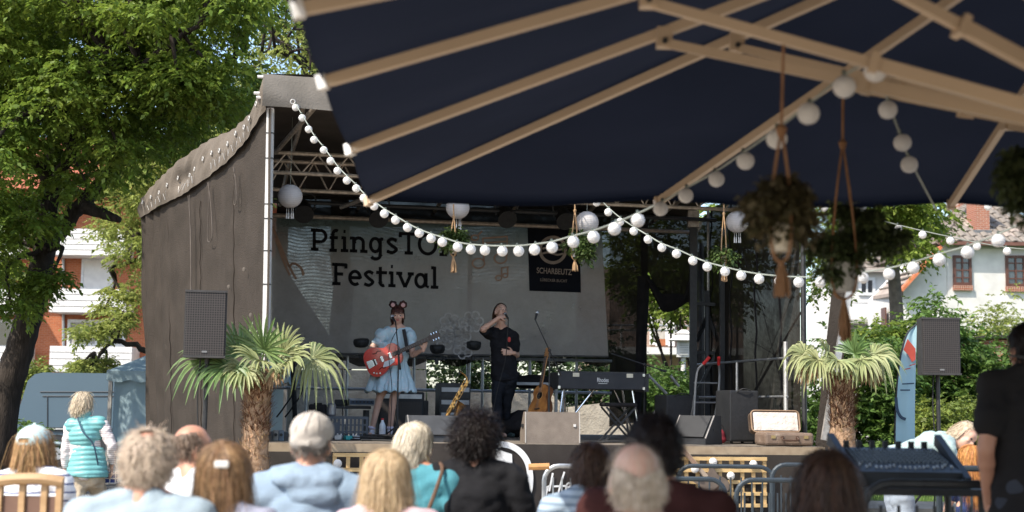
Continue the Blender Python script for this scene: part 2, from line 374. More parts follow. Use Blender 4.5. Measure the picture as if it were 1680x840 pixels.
for r_ in range(rows):
    t0 = r_ / rows; tmid = (r_ + .5) / rows
    xa = lerp(A.x, Rg0.x, tmid) + .1; xb = lerp(B.x, Rg1.x, tmid) - .1; nx = max(1, int((xb - xa) / tw))
    for i in range(nx):
        p = V((xa + (i + .5) * (xb - xa) / nx, A.y, A.z)) + sl_up * (Ls * t0)
        if p.x > at(1690, 399, YH).x: continue
        o = link('roof_tile', tm if rnd.random() < .7 else tm2, None, rf, p + nn * .01 - abspos(rf)); o.rotation_euler = TB.to_euler()
rt = MB()
for P0, P1 in ((A, Rg0), (B, Rg1), (Rg0, Rg1)):
    nseg = max(2, int((P1 - P0).length / .45))
    for i in range(nseg):
        a = lerp(P0, P1, i / nseg); b = lerp(P0, P1, (i + 1.1) / nseg); rt.tube([a + UP * .06, b + UP * .05], [.16, .13], 8)
rt.build('ridge_tile', TILE, rf)
q = MB(); q.box(((A.x + B.x) / 2, A.y - .06, A.z - .06), (B.x - A.x, .14, .14)); q.build('gutter', M('gutter', (0.16, 0.07, 0.05), 0.6), hs)
c, d = bx(1600, 322, 1624, 380, YH + .55, YH + 1.75)
q = MB(); q.box(c, d); ch = q.build('chimney', BRICK2, rf)
q = MB(); q.box(c + UP * (d.z / 2 + .06), (d.x + .2, d.y + .2, .14)); q.build('chimney_cap', M('chimney_cap', (.25, .22, .2), .9), rf)
c, d = bx(1598, 377, 1627, 386, YH + .40, YH + 1.8); q = MB(); q.box(c, d); q.build('chimney_flashing', M('lead', (0.14, 0.145, 0.15), 0.6), rf)
c, d = bx(1572, 322, 1592, 350, YH + 7.5, YH + 8.5); q = MB(); q.box(c, d); q.build('chimney', BRICK2, rf)
BROWNF = M('brown_frame', (0.11, 0.045, 0.03), 0.5)
window(hs, 1563, 419, 1594, 468, YH - .03, BROWNF, 2, 4, .11, sill=BRICK2)
window(hs, 1649, 419, 1683, 470, YH - .03, BROWNF, 2, 4, .11, sill=BRICK2)
v0 = at(1476, 478, YH - .4); v1 = at(1541, 406, YH - .4); w0 = at(1432, 486, YH + 5); w1 = at(1500, 424, YH + 5)
m = MB(); m.add([v0, v1, w1, w0, v0 - UP * .15, v1 - UP * .15, w1 - UP * .15, w0 - UP * .15], [(0, 1, 2, 3), (7, 6, 5, 4), (0, 4, 5, 1), (3, 2, 6, 7), (0, 3, 7, 4), (1, 5, 6, 2)]); lr = m.build('lean_to_roof', TILE2, hs)
m = MB(); m.bar(v0 + V((0, -.1, 0)), v1 + V((0, -.1, 0)), .5, .12); m.build('verge_tiles', M('orange_verge', (0.55, 0.17, 0.07), 0.7), lr)
for i in range(1, 6):
    t = i / 6; m = MB(); m.tube([lerp(v0, v1, t) + UP * .03, lerp(w0, w1, t) + UP * .03], .05, 6); m.build('tile_course', TILE, lr)
m = MB(); m.add([(v0.x + .3, YH + .05, 0), (v0.x + .3, YH + .05, v0.z - .1), (w0.x + .5, YH + 5, w0.z - .1), (w0.x + .5, YH + 5, 0)], [(0, 1, 2, 3)]); m.build('flank_wall', RENDERW, hs)
m = MB(); c, d = bx(1449, 505, 1452, 545, YH + 2.5, YH + 2.6); m.box(c, d + V((0, .6, 0))); m.build('downpipe', BROWNF, hs)
# brick garage
YG = 38.0
ga = thing('garage', 'low flat roofed red brick garage in the hedge behind the right loudspeaker', 'building', V((at(1660, 600, YG).x, YG, 0)))
c, d = bx(1626, 557, 1760, 600, YG, YG + 5); m = MB(); m.box((c.x, c.y, (c.z + d.z / 2) / 2), (d.x, 5, c.z + d.z / 2)); m.build('wall', BRICK2, ga)
c, d = bx(1620, 550, 1764, 557, YG - .2, YG + 5.2); m = MB(); m.box(c + UP * .005, d); m.build('roof_slab', M('bitumen', (0.05, 0.045, 0.045), 0.8), ga)
# far white building right of the stage
YF = 78.0
fb = thing('terrace_building', 'far white building with a slatted white balcony beyond the slanted stage post', 'building', V((at(1415, 560, YF).x, YF, 0)))
c, d = bx(1380, 440, 1470, 620, YF, YF + 8); m = MB(); m.box((c.x, c.y, (c.z + d.z / 2) / 2), (d.x, 8, c.z + d.z / 2)); m.build('wall', RENDERW, fb)
r0 = at(1370, 446, YF - .6); r1 = at(1475, 446, YF - .6); rz_ = at(1420, 400, YF + 5).z
m = MB(); m.add([r0, r1, V((r1.x, YF + 5, rz_)), V((r0.x, YF + 5, rz_))], [(0, 1, 2, 3)])
fr = m.build('roof', TILE, fb)
for i in range(1, 7):
    t = i / 7; q = MB(); q.tube([lerp(r0, V((r0.x, YF + 5, rz_)), t) + UP * .02, lerp(r1, V((r1.x, YF + 5, rz_)), t) + UP * .02], .05, 6); q.build('tile_course', TILE2, fr)
c, d = bx(1390, 524, 1440, 531, YF - 2.5, YF); m = MB(); m.box(c, d); m.build('balcony_slab', M('concrete', (.4, .38, .34), .9), fb)
bal = MB(); c, d = bx(1390, 494, 1440, 497, YF - 2.4, YF - 2.3); bal.box(c, d); br = bal.build('balcony_rail', WHITE, fb)
q = MB(); q.box((0, 0, 0), (.13, .05, at(1400, 497, YF - 2.4).z - at(1400, 524, YF - 2.4).z)); me = q.mesh('baluster'); me.materials.append(WHITE)
for i in range(10): p = at(1392 + i * 5, 510.5, YF - 2.35); link('baluster', me, None, br, p - abspos(br))
window(fb, 1408, 455, 1436, 485, YF - .03, DKFRAME, 2, 1, .16)
window(fb, 1410, 498, 1430, 524, YF - .03, DKFRAME, 2, 1, .16)
q = MB(); c, d = bx(1424, 408, 1434, 425, YF + 1, YF + 2); q.box(c, d); q.build('dormer', WHITE, fb)
# building seen through the torn hole of the back mesh
YK = 48.0
hb = thing('balcony_house', 'pale house front with white railed balcony seen through the hole in the dark mesh', 'building', V((at(1090, 640, YK).x, YK, 0)))
c, d = bx(960, 440, 1220, 640, YK + 1.6, YK + 8); m = MB(); m.box((c.x, c.y, (c.z + d.z / 2) / 2), (d.x, d.y, c.z + d.z / 2)); m.build('wall', M('brown_render', (0.33, 0.25, 0.2), 0.85, (0.28, 0.2, 0.16), 2), hb)
c, d = bx(960, 568, 1220, 583, YK, YK + 1.6); m = MB(); m.box(c, d); m.build('balcony_slab', WHITE, hb)
rl = MB()
for y in (533, 541): rl.tube([at(960, y, YK + .1), at(1220, y + 3, YK + .1)], .035, 6)
rl = rl.build('railing', STEEL, hb)
for x in range(990, 1220, 29):
    q = MB(); q.tube([at(x, 568, YK + .1), at(x, 533, YK + .1)], .03, 6); q.build('railing_post', WHITE, rl)
q = MB(); c, d = bx(1097, 470, 1106, 568, YK + 1.3, YK + 1.5); q.box(c, d); q.build('column', WHITE, hb)
window(hb, 1066, 500, 1096, 566, YK + 1.55, DKFRAME, 1, 1, .1, True)
q = MB(); c, d = bx(1082, 556, 1092, 568, YK + .5, YK + .8); q.box(c, d); tag(q.build('flower_pot', M('terracotta', (.45, .17, .08), .8)), 'small terracotta pot on the white balcony seen through the mesh hole', 'pot')
# white louvred garden lantern
YL = 31.0
lp = thing('garden_lantern', 'white louvred lantern on a post seen through the hole in the mesh', 'lantern', V((at(1121, 640, YL).x, YL, 0)))
def zL(y): return at(1121, y, YL).z
cx = at(1121, 600, YL).x; s = YL / FPX
def frus(y0, w0, y1, w1): return [(w0 * s, zL(y0)), (w1 * s, zL(y1))]
m = MB(); T = Matrix.Translation((cx, YL, 0)) @ Matrix.Rotation(R(45), 4, 'Z')
m.lathe(frus(559, 34, 550, 17) + frus(549.5, 14, 548, 14) + frus(547.5, 18, 541, 5), 4, T); m.build('roof', WHITE, lp)
m = MB(); m.box((cx, YL, (zL(559) + zL(586)) / 2), (20 * s, 20 * s, zL(559) - zL(586))); m.build('lantern_body', WHITE, lp)
for i in range(6):
    q = MB(); q.box((cx, YL - 10.6 * s, lerp(zL(563), zL(582), i / 5)), (14 * s, .03, 1.6 * s)); q.build('louvre', M('louvre_shade', (.5, .49, .45), .6), lp)
m = MB(); m.tube([(cx, YL, 0), (cx, YL, zL(586))], 4 * s, 10); m.build('post', WHITE, lp)
# ---------------------------------------------------------------- stone wall behind the stage
YW = 25.5
STONE = M('pale_stone', (0.48, 0.43, 0.35), 0.95, (0.34, 0.30, 0.245), 5, 0.8, 26)
sw = thing('garden_wall', 'pale rough concrete panel wall standing behind the stage railing', 'wall', V((at(620, 700, YW).x, YW, 0)))
def panel(poly, thick=.18):
    pts = [at(x, y, YW) for x, y in poly]; m = MB(); m.prism([(p.x, p.z) for p in pts], thick, Matrix(((1, 0, 0, 0), (0, 0, -1, YW + .1), (0, 1, 0, 0), (0, 0, 0, 1)))); return m
for poly in ([(425, 718), (560, 718), (560, 606), (425, 606)], [(562, 718), (698, 718), (698, 607), (562, 607)], [(425, 604), (560, 604), (560, 584), (452, 420), (425, 420)], [(562, 605), (698, 605), (698, 586), (562, 584)],
             [(700, 718), (830, 718), (830, 640), (700, 638)], [(832, 718), (930, 718), (930, 668), (900, 642), (832, 640)], [(932, 718), (1040, 718), (1040, 690), (1000, 660), (932, 668)]):
    panel(poly).build('wall_panel', STONE, sw)

# ---------------------------------------------------------------- foliage
def leafmat(name, c, c2, tr=0.35): return M(name, c, 0.5, c2, 0.9, trans=tr, island=0.3, spec=0.3)
LEAF_A = leafmat('beech_leaf', (0.20, 0.265, 0.038), (0.115, 0.175, 0.025), .45)
LEAF_B = leafmat('lime_leaf', (0.30, 0.33, 0.085), (0.21, 0.25, 0.055), .45)
LEAF_C = leafmat('maple_leaf', (0.25, 0.31, 0.055), (0.15, 0.21, 0.036), .45)
LEAF_D = leafmat('shrub_leaf', (0.12, 0.19, 0.04), (0.065, 0.12, 0.025), .35)
LEAF_E = leafmat('hedge_leaf', (0.22, 0.26, 0.05), (0.14, 0.18, 0.035), .3)
def leaves(clusters, sprigs, per, ls, droop=0.35, flat=0.45, rs=nrs):
    """clusters: (pos, radius). sprigs of leaves through each cluster's volume; returns numpy quads"""
    C = np.array([tuple(c[0]) for c in clusters]); Rr = np.array([c[1] for c in clusters])
    idx = np.repeat(np.arange(len(C)), sprigs); n = len(idx)
    d = rs.normal(size=(n, 3)); d /= np.linalg.norm(d, axis=1)[:, None]; d[:, 2] *= flat
    base = C[idx] + d * (Rr[idx] * rs.uniform(0.1, 1.0, n) ** 0.6)[:, None]
    dirn = d + rs.normal(size=(n, 3)) * .5; dirn[:, 2] = dirn[:, 2] * .5 - droop * .3; dirn /= np.linalg.norm(dirn, axis=1)[:, None]
    t = np.linspace(0, 1, per); L = ls * per * .32
    P = base[:, None, :] + dirn[:, None, :] * (t * L)[None, :, None]; P[:, :, 2] -= (t ** 2 * L * droop)[None, :]
    side = np.cross(dirn, np.array([0, 0, 1.0])); side /= (np.linalg.norm(side, axis=1)[:, None] + 1e-6)
    sg = np.where(np.arange(per) % 2 == 0, 1.0, -1.0)
    ld = side[:, None, :] * sg[None, :, None] * .8 + dirn[:, None, :] * .7 + rs.normal(size=P.shape) * .3; ld[:, :, 2] -= droop
    ld /= np.linalg.norm(ld, axis=2)[:, :, None]
    P = P.reshape(-1, 3); ld = ld.reshape(-1, 3); N = len(P)
    up = np.array([0, 0, 1.0]) + rs.normal(size=(N, 3)) * .45; wv = np.cross(ld, up); wv /= (np.linalg.norm(wv, axis=1)[:, None] + 1e-6)
    nrm = np.cross(wv, ld); sz = ls * rs.uniform(.42, 1.4, N)[:, None]
    v0 = P; v2 = P + ld * sz - np.array([0, 0, 1.0]) * sz * .12; mid = P + ld * sz * .45
    v1 = mid + wv * sz * .30 + nrm * sz * .10; v3 = mid - wv * sz * .30 + nrm * sz * .10
    return np.stack([v0, v1, v2, v3], 1).reshape(-1, 3)
def leaf_obj(name, vs, m, parent):
    o = V(abspos(parent)); me = np_mesh(name, vs - np.array(tuple(o)), np.arange(len(vs)).reshape(-1, 4)); return tag(link(name, me, m, parent), kind='stuff')
def inpoly(x, y, poly):
    c = False; j = len(poly) - 1
    for i in range(len(poly)):
        if (poly[i][1] > y) != (poly[j][1] > y) and x < (poly[j][0] - poly[i][0]) * (y - poly[i][1]) / (poly[j][1] - poly[i][1]) + poly[i][0]: c = not c
        j = i
    return c
def clusters_in(poly, n, Y0, Y1, r0, r1, seed):
    q = random.Random(seed); xs = [p[0] for p in poly]; ys = [p[1] for p in poly]; out = []
    while len(out) < n:
        x = q.uniform(min(xs), max(xs)); y = q.uniform(min(ys), max(ys))
        if inpoly(x, y, poly): out.append((at(x, y, q.uniform(Y0, Y1)), q.uniform(r0, r1)))
    return out
def limb(mb, pts, r0, r1, wob=.04, n=10):
    c = curve_pts(pts, 6); k = len(c)
    c = [p + V((rnd.uniform(-1, 1), rnd.uniform(-1, 1), rnd.uniform(-1, 1))) * wob for p in c]
    mb.tube(c, [lerp(r0, r1, i / (k - 1)) for i in range(k)], n)
def twigs(mb, frm, clusters, r=.03, every=1):
    """thin branches from the nearest limb point to each leaf cluster"""
    for i, (c, rad) in enumerate(clusters):
        if i % every: continue
        b = min(frm, key=lambda p: (p - c).length_squared); mid = lerp(b, c, .55) + V((rnd.uniform(-.3, .3), rnd.uniform(-.3, .3), .25))
        mb.tube(curve_pts([b, mid, c], 3), [r * 1.6 * (1 - j / 9) + .006 for j in range(7)], 5)
# large beech, left
YT = 23.0
base = at(-16, 790, YT); base.z = 0
big = thing('beech_tree', 'large dark leafy tree with forked trunk filling the upper left corner', 'tree', base)
tr = MB()
T1 = [base - UP * .1, at(-6, 740, YT), at(12, 640, YT), at(40, 547, YT), at(61, 469, YT), at(80, 385, YT)]
limb(tr, T1, .29, .17, .012, 16)
F1 = [at(80, 395, YT), at(85, 290, YT + .2), at(85, 190, YT + .4), at(70, 60, YT + .8), at(60, -60, YT + 1)]
F2 = [at(76, 412, YT), at(108, 368, YT + .1), at(150, 318, YT + .3), at(200, 252, YT + .6), at(240, 170, YT + 1.2), at(300, 60, YT + 1.6)]
F3 = [at(140, 340, YT), at(172, 352, YT - .2), at(196, 360, YT - .4)]
F4 = [at(85, 300, YT), at(30, 240, YT - .5), at(-50, 200, YT - 1)]
F5 = [at(225, 210, YT + 1), at(320, 160, YT), at(400, 80, YT - .5)]
F6 = [at(86, 310, YT), at(150, 200, YT - 1.5), at(230, 110, YT - 2.5), at(330, 40, YT - 3)]
limb(tr, F1, .16, .07); limb(tr, F2, .16, .06); limb(tr, F3, .12, .05, .01); limb(tr, F4, .12, .04); limb(tr, F5, .08, .03); limb(tr, F6, .1, .03)
frm = [p for F in (F1, F2, F4, F5, F6) for p in curve_pts(F, 4)]
poly1 = [(-80, -120), (430, -120), (440, 30), (405, 120), (380, 200), (330, 245), (265, 235), (215, 270), (150, 285), (110, 330), (40, 300), (30, 420), (-20, 520), (-80, 520)]
cl = clusters_in(poly1, 135, YT - 3.5, YT + 3, .45, .85, 3) + clusters_in([(-60, 300), (55, 330), (70, 440), (30, 560), (-60, 600)], 7, YT - 2, YT - .3, .35, .6, 4) + clusters_in([(60, 400), (110, 400), (100, 540), (60, 520)], 2, YT - .9, YT - .6, .2, .3, 9)
cl += clusters_in([(-60, -100), (330, -100), (330, 150), (200, 200), (-60, 330)], 45, YT - 3, YT + 1, .5, .9, 8)
twigs(tr, frm, cl, .028, 2)
tr.build('trunk', BARK, big, smooth=True)
leaf_obj('crown', leaves(cl, 84, 9, .092, .4, .38), LEAF_A, big)
# lime-green tree further back, behind the stage's left wing
YT2 = 34.0
base = at(330, 700, YT2); base.z = 0
lt = thing('lime_tree', 'lighter yellow green tree rising behind the left wall of the stage', 'tree', base)
tr = MB(); G1 = [base, at(320, 560, YT2), at(310, 420, YT2), at(300, 280, YT2), at(310, 120, YT2)]; G2 = [at(312, 440, YT2), at(250, 420, YT2 - .5), at(180, 440, YT2 - 1)]; G3 = [at(315, 540, YT2), at(255, 575, YT2 - .8), at(190, 560, YT2 - 1.2), at(150, 600, YT2 - 1.5)]; G4 = [at(305, 300, YT2), at(380, 180, YT2), at(430, 90, YT2)]
limb(tr, G1, .3, .1); limb(tr, G2, .1, .03); limb(tr, G3, .1, .03); limb(tr, G4, .12, .04)
cl = clusters_in([(215, 290), (260, 250), (330, 200), (430, 120), (420, 320), (300, 480), (255, 530), (235, 500), (215, 440), (190, 400), (200, 330)], 70, YT2 - 2, YT2 + 2, .5, .9, 11) + clusters_in([(135, 545), (165, 470), (240, 470), (245, 560), (190, 560)], 9, YT2 - 2, YT2, .2, .4, 12) + clusters_in([(125, 590), (185, 590), (180, 612), (130, 610)], 6, YT2 - 2, YT2, .15, .25, 13)
cl += clusters_in([(190, 270), (330, 180), (440, 90), (440, 180), (330, 275), (230, 330)], 46, YT2 - 1, YT2 + 3, .5, .9, 14)
twigs(tr, [p for F in (G1, G2, G3, G4) for p in curve_pts(F, 4)], cl, .03, 2); tr.build('trunk', BARK, lt, smooth=True)
leaf_obj('crown', leaves(cl, 48, 9, .10, .3, .55), LEAF_B, lt)
# sparse branches top, left of the parasol
YT3 = 30.0
base = at(560, 700, YT3); base.z = 0
tt = thing('thin_tree', 'sparsely leaved tree with bare twigs against the sky above the stage roof', 'tree', base)
tr = MB(); H1 = [base, at(560, 420, YT3), at(540, 200, YT3), at(500, 60, YT3), at(460, -60, YT3)]; H2 = [at(535, 190, YT3), at(470, 70, YT3), at(400, 20, YT3)]; H3 = [at(520, 110, YT3), at(480, 90, YT3 - 1), at(430, 85, YT3 - 1.5)]; H4 = [at(505, 70, YT3), at(520, 0, YT3), at(510, -70, YT3)]
limb(tr, H1, .26, .06); limb(tr, H2, .07, .02); limb(tr, H3, .06, .02); limb(tr, H4, .06, .02)
cl = clusters_in([(395, -60), (560, -60), (560, 110), (500, 130), (440, 110), (410, 60)], 46, YT3 - 2, YT3 + 2, .35, .7, 21)
twigs(tr, [p for F in (H1, H2, H3, H4) for p in curve_pts(F, 4)], cl, .02, 1); tr.build('trunk', BARK, tt, smooth=True)
leaf_obj('crown', leaves(cl, 14, 8, .11, .35, .5), LEAF_B, tt)
# maple, right of the stage, in front of the white house
YT4 = 40.0
base = at(1470, 720, YT4); base.z = 0
mt = thing('maple_tree', 'bright green maple with a bare grey trunk in front of the white house', 'tree', base)
tr = MB(); I1 = [base, at(1471, 600, YT4), at(1470, 510, YT4), at(1464, 430, YT4), at(1452, 360, YT4), at(1450, 280, YT4)]; I2 = [at(1462, 420, YT4), at(1500, 370, YT4), at(1530, 330, YT4)]; I3 = [at(1462, 430, YT4), at(1430, 380, YT4), at(1400, 330, YT4)]
limb(tr, I1, .24, .12, .02); limb(tr, I2, .1, .03); limb(tr, I3, .1, .03)
cl = clusters_in([(1370, 300), (1530, 300), (1530, 350), (1550, 368), (1530, 395), (1508, 428), (1480, 405), (1420, 395), (1370, 395)], 66, YT4 - 2.5, YT4 + 2, .35, .65, 31)
cl += clusters_in([(1300, 200), (1530, 200), (1530, 305), (1340, 305)], 36, YT4 - 2, YT4 + 2, .6, 1.0, 32)
twigs(tr, [p for F in (I1, I2, I3) for p in curve_pts(F, 4)], cl, .03, 2); tr.build('trunk', M('grey_bark', (.17, .14, .115), .9, (.1, .085, .07), 6, .6, 25), mt, smooth=True)
leaf_obj('crown', leaves(cl, 26, 9, .15, .35, .5), LEAF_C, mt)
# shrubs
def shrub(name, label, cat, poly, Y0, Y1, n, m, ls=.1, r=(.25, .5), seed=1, sprigs=30, per=8):
    xs = [p[0] for p in poly]; b = at(sum(xs) / len(xs), 700, (Y0 + Y1) / 2); b.z = 0
    t = thing(name, label, cat, b)
    cl = clusters_in(poly, n, Y0, Y1, *r, seed); st_ = MB()
    for i in range(5):
        a = b + V((rnd.uniform(-.4, .4), rnd.uniform(-.3, .3), 0)); c = cl[(i * 7) % n][0]; limb(st_, [a, lerp(a, c, .5) + V((rnd.uniform(-.2, .2), 0, .1)), c], .05, .015, .01, 6)
    st_.build('stem', BARK, t, smooth=True); leaf_obj('foliage', leaves(cl, sprigs, per, ls, .2, .8), m, t); return t
shrub('lilac_bush', 'dark green bush between the right palm trunk and the feather flag', 'bush', [(1330, 580), (1400, 545), (1480, 550), (1490, 720), (1330, 725)], 28, 30, 60, LEAF_D, .12, (.3, .55), 41)
shrub('tall_bush', 'tall green bush right behind the feather flag', 'bush', [(1400, 555), (1440, 540), (1500, 540), (1525, 560), (1520, 700), (1440, 700)], 30, 32, 55, LEAF_C, .11, (.25, .45), 42)
shrub('elder_bush', 'leafy green bush rising behind the right loudspeaker', 'bush', [(1510, 535), (1530, 475), (1545, 515), (1600, 545), (1650, 585), (1650, 690), (1500, 700)], 30, 33, 75, LEAF_D, .13, (.3, .6), 43)
shrub('pale_shrub', 'thin pale yellowish shrub against the white house wall', 'bush', [(1590, 505), (1690, 480), (1700, 560), (1600, 560)], 45, 48, 18, LEAF_B, .12, (.4, .7), 44, 22, 7)
shrub('clipped_hedge', 'low yellow green clipped hedge under the right loudspeaker pole', 'hedge', [(1500, 672), (1680, 668), (1680, 720), (1500, 722)], 25, 26.5, 60, LEAF_E, .09, (.2, .35), 45, 34, 8)
shrub('courtyard_tree', 'bright sunlit green tree seen at the top of the mesh hole', 'tree', [(1020, 440), (1180, 440), (1180, 515), (1110, 515), (1030, 500)], 32, 34, 40, LEAF_C, .13, (.35, .6), 46, 26)
shrub('garden_bush', 'sunlit green bush behind the keyboard stand seen below the mesh hole', 'bush', [(1030, 610), (1080, 600), (1125, 615), (1130, 720), (1020, 720)], 27, 29, 55, LEAF_D, .1, (.25, .45), 47)
shrub('background_bush', 'dim green bushes behind the railing below the banner', 'bush', [(690, 560), (1040, 560), (1040, 690), (700, 690)], 30, 33, 70, leafmat('dark_bush_leaf', (.045, .075, .02), (.025, .045, .012), .25), .12, (.4, .7), 48, 26)  # leaf colour darker than that of the other bushes
shrub('mesh_tree', 'tree standing behind the dark mesh at the right rear of the stage', 'tree', [(990, 330), (1380, 330), (1380, 470), (1150, 480), (1000, 440)], 33, 36, 55, LEAF_C, .15, (.5, .8), 49, 20)
shrub('van_hedge', 'low yellow green hedge between the large trunk and the blue van', 'hedge', [(40, 600), (70, 600), (75, 655), (40, 655)], 40, 41, 14, LEAF_E, .12, (.25, .4), 50)
shrub('trunk_bush', 'dark low bush beside the foot of the large tree', 'bush', [(38, 690), (60, 690), (60, 740), (38, 740)], 24.5, 25, 8, LEAF_D, .1, (.15, .25), 51)
gr = []
cl = clusters_in([(1380, 716), (1500, 716), (1500, 735), (1380, 735)], 1, 30, 30, .1, .2, 2)
N = 9000; xs = nrs.uniform(4.6, 14, N); ys = nrs.uniform(21, 31, N); P0 = np.stack([xs, ys, np.full(N, .01)], 1)
dv = np.stack([nrs.normal(size=N) * .05, nrs.normal(size=N) * .05, nrs.uniform(.06, .16, N)], 1); P = np.stack([P0, P0 + dv * .6, P0 + dv], 1)
W = np.zeros_like(P); an = nrs.uniform(0, 6.28, N); W[:, 0, 0] = np.cos(an) * .008; W[:, 0, 1] = np.sin(an) * .008; W[:, 1] = W[:, 0] * .7; W[:, 2] = W[:, 0] * .1
tag(link('grass', strips(P, W), M('grass_blade', (.13, .20, .04), .7, (.09, .15, .03), 2, trans=.3, island=.25)), 'short sunlit grass beside the stage on the right', 'grass', kind='stuff')
# ---------------------------------------------------------------- stage
def proj(p): q = CM.transposed() @ (V(p) - CAM); return 840 + FPX * q.x / -q.z, 420 - FPX * q.y / -q.z
def on_line(a, b, px):
    best = None
    for i in range(401):
        p = lerp(a, b, i / 400); e = abs(proj(p)[0] - px)
        if best is None or e < best[0]: best = (e, p)
    return best[1]
COVER = M('brown_stage_cloth', (0.056, 0.046, 0.038), 0.9, (0.041, 0.034, 0.028), 2.5, 0.5, 55, wear=((.095, .08, .065), 3, .64))
COVERI = M('stage_roof_cloth', (0.075, 0.063, 0.055), 0.9, (0.055, 0.047, 0.04), 2.5, 0.3, 55)
DECKM = M('stage_deck_ply', (0.21, 0.18, 0.145), 0.8, (0.13, 0.11, 0.09), 5, 0.3, 40, wear=((.3, .26, .2), 6, .62))
SKIRT = M('stage_skirt_cloth', (0.052, 0.044, 0.038), 0.9, (0.036, 0.031, 0.027), 3, 0.12, 60)
SW_, SD_ = 6.45, 5.6
stage = thing('stage', 'covered open air stage with brown cloth left wall and dark mesh rear', 'stage', V((SO.x + 3, SO.y + 2.5, 0)))
TS = Matrix((SU, SV, UP)).transposed().to_4x4(); TS.translation = SO
nd = 4
for i in range(nd):
    for j in range(3):
        w_, d_ = SW_ / nd, SD_ / 3; m = MB(); m.box(((i + .5) * w_, (j + .5) * d_, -.045), (w_ - .008, d_ - .008, .09), TS); m.build('deck_board', DECKM, stage)
m = MB(); m.box((SW_ / 2, -.02, -.06), (SW_, .035, .10), TS); m.build('deck_edge', M('deck_edge_ply', (.36, .28, .19), .7, (.27, .2, .13), 8), stage)
for i in range(5):
    for j in range(3):
        m = MB(); m.tube([st(.2 + i * (SW_ - .4) / 4, .25 + j * 2.5, -1), st(.2 + i * (SW_ - .4) / 4, .25 + j * 2.5, -.09)], .03, 8); m.build('deck_leg', STEEL, stage)
# skirt: gathered cloth hung along the front
NU, NV_ = 130, 10; m = MB(); vs = []; fs = []
for j in range(NV_ + 1):
    for i in range(NU + 1):
        u = SW_ * i / NU; t = j / NV_
        dv = -.055 - .035 * t - .03 * (.3 + t) * noise.noise(V((u * 2.1, t * 1.5, 3))) - .012 * math.sin(u * 15 + 3 * noise.noise(V((u, t, 1)))) * t
        vs.append(st(u, dv, -.10 - .9 * t))
fs = [(j * (NU + 1) + i, j * (NU + 1) + i + 1, (j + 1) * (NU + 1) + i + 1, (j + 1) * (NU + 1) + i) for j in range(NV_) for i in range(NU)]
m.add(vs, fs); sk = m.build('skirt', SKIRT, stage, smooth=True)
# left wall of brown cloth, flaring towards the back
def interp(tab, s):
    s = max(0, min(1, s)) * (len(tab) - 1); i = min(int(s), len(tab) - 2); f = s - i
    return tuple(lerp(a, b, f) for a, b in zip(tab[i], tab[i + 1]))
TOPC = [(441, 124, 15.5), (421, 182, 16.0), (392, 211, 16.7), (346, 231, 17.5), (302, 261, 18.5), (268, 291, 19.4), (236, 326, 20.5)]
BOTC = [(441, 180, 15.5), (406, 231, 16.0), (374, 267, 16.7), (340, 294, 17.5), (300, 321, 18.5), (266, 338, 19.4), (232, 358, 20.5)]
WA = V(at(436, 720, 15.5)); WB = V(at(246, 720, 20.5)); wdir = V((WB.x - WA.x, WB.y - WA.y, 0)).normalized(); wn = V((-wdir.y, wdir.x, 0))
if wn.y > 0: wn = -wn
NS, NT = 70, 36; m = MB(); vs = []
for j in range(NT + 1):
    for i in range(NS + 1):
        s = i / NS; t = j / NT; x, y, Y = interp(BOTC, s); top = at(x, y - 6, Y); bot = lerp(V((WA.x, WA.y, .03)), V((WB.x, WB.y, .03)), (Y - 15.5) / 5.0)
        bot = V((bot.x, bot.y, .03)); bulge = max(0, (s - .82) / .18)
        p = lerp(top, bot, t) + wn * (.03 * noise.noise(V((s * 7, t * 2, 0))) + .006 * noise.noise(V((s * 40, t * 4, 5))) + bulge * .07 * math.sin(s * 120 + 2 * noise.noise(V((t * 3, s * 3, 2)))))
        vs.append(p - wn * .03)
fs = [(j * (NS + 1) + i, j * (NS + 1) + i + 1, (j + 1) * (NS + 1) + i + 1, (j + 1) * (NS + 1) + i) for j in range(NT) for i in range(NS)]
m.add(vs, fs); m.build('side_wall', COVER, stage, smooth=True)
def wallpt(s, t):
    x, y, Y = interp(BOTC, s); top = at(x, y - 6, Y); b = lerp(V((WA.x, WA.y, .03)), V((WB.x, WB.y, .03)), (Y - 15.5) / 5.0); return lerp(top, V((b.x, b.y, .03)), t)
SEAMC = M('cloth_seam', (.042, .034, .028), .9, (.032, .026, .021), 6)
for s in (.30, .56, .80):
    q = MB(); q.tube([wallpt(s + .004 * math.sin(k * 1.9 + s * 9), .06 + k * .0235) - wn * .018 for k in range(40)], .006, 5); q.build('wall_seam', SEAMC, stage, smooth=True)
for (s0, t0, ln, wd) in ((.46, .03, .17, .035), (.60, .03, .30, .004), (.25, .05, .10, .02)):
    q = MB(); q.tube(curve_pts([wallpt(s0, t0) + wn * .04, wallpt(s0 + wd * .4, t0 + ln * .6) + wn * .03, wallpt(s0 + wd * .5, t0 + ln) + wn * .03, wallpt(s0 - wd * .5, t0 + ln * .96) + wn * .03, wallpt(s0 - wd * .2, t0 + ln * .4) + wn * .03, wallpt(s0 + .01, t0) + wn * .04], 6), .006, 5); q.build('hanging_cord', M('cord_grey', (.13, .11, .095), .8), stage)
for (s0, t0) in ((.19, .34), (.32, .36), (.13, .47), (.22, .60), (.40, .55)):
    q = MB(); q.ell(wallpt(s0, t0) + wn * .012, (.018, .005, .026), None, 10, 6); q.build('cloth_patch', M('cloth_patch_pale', (.15, .13, .11), .9), stage)
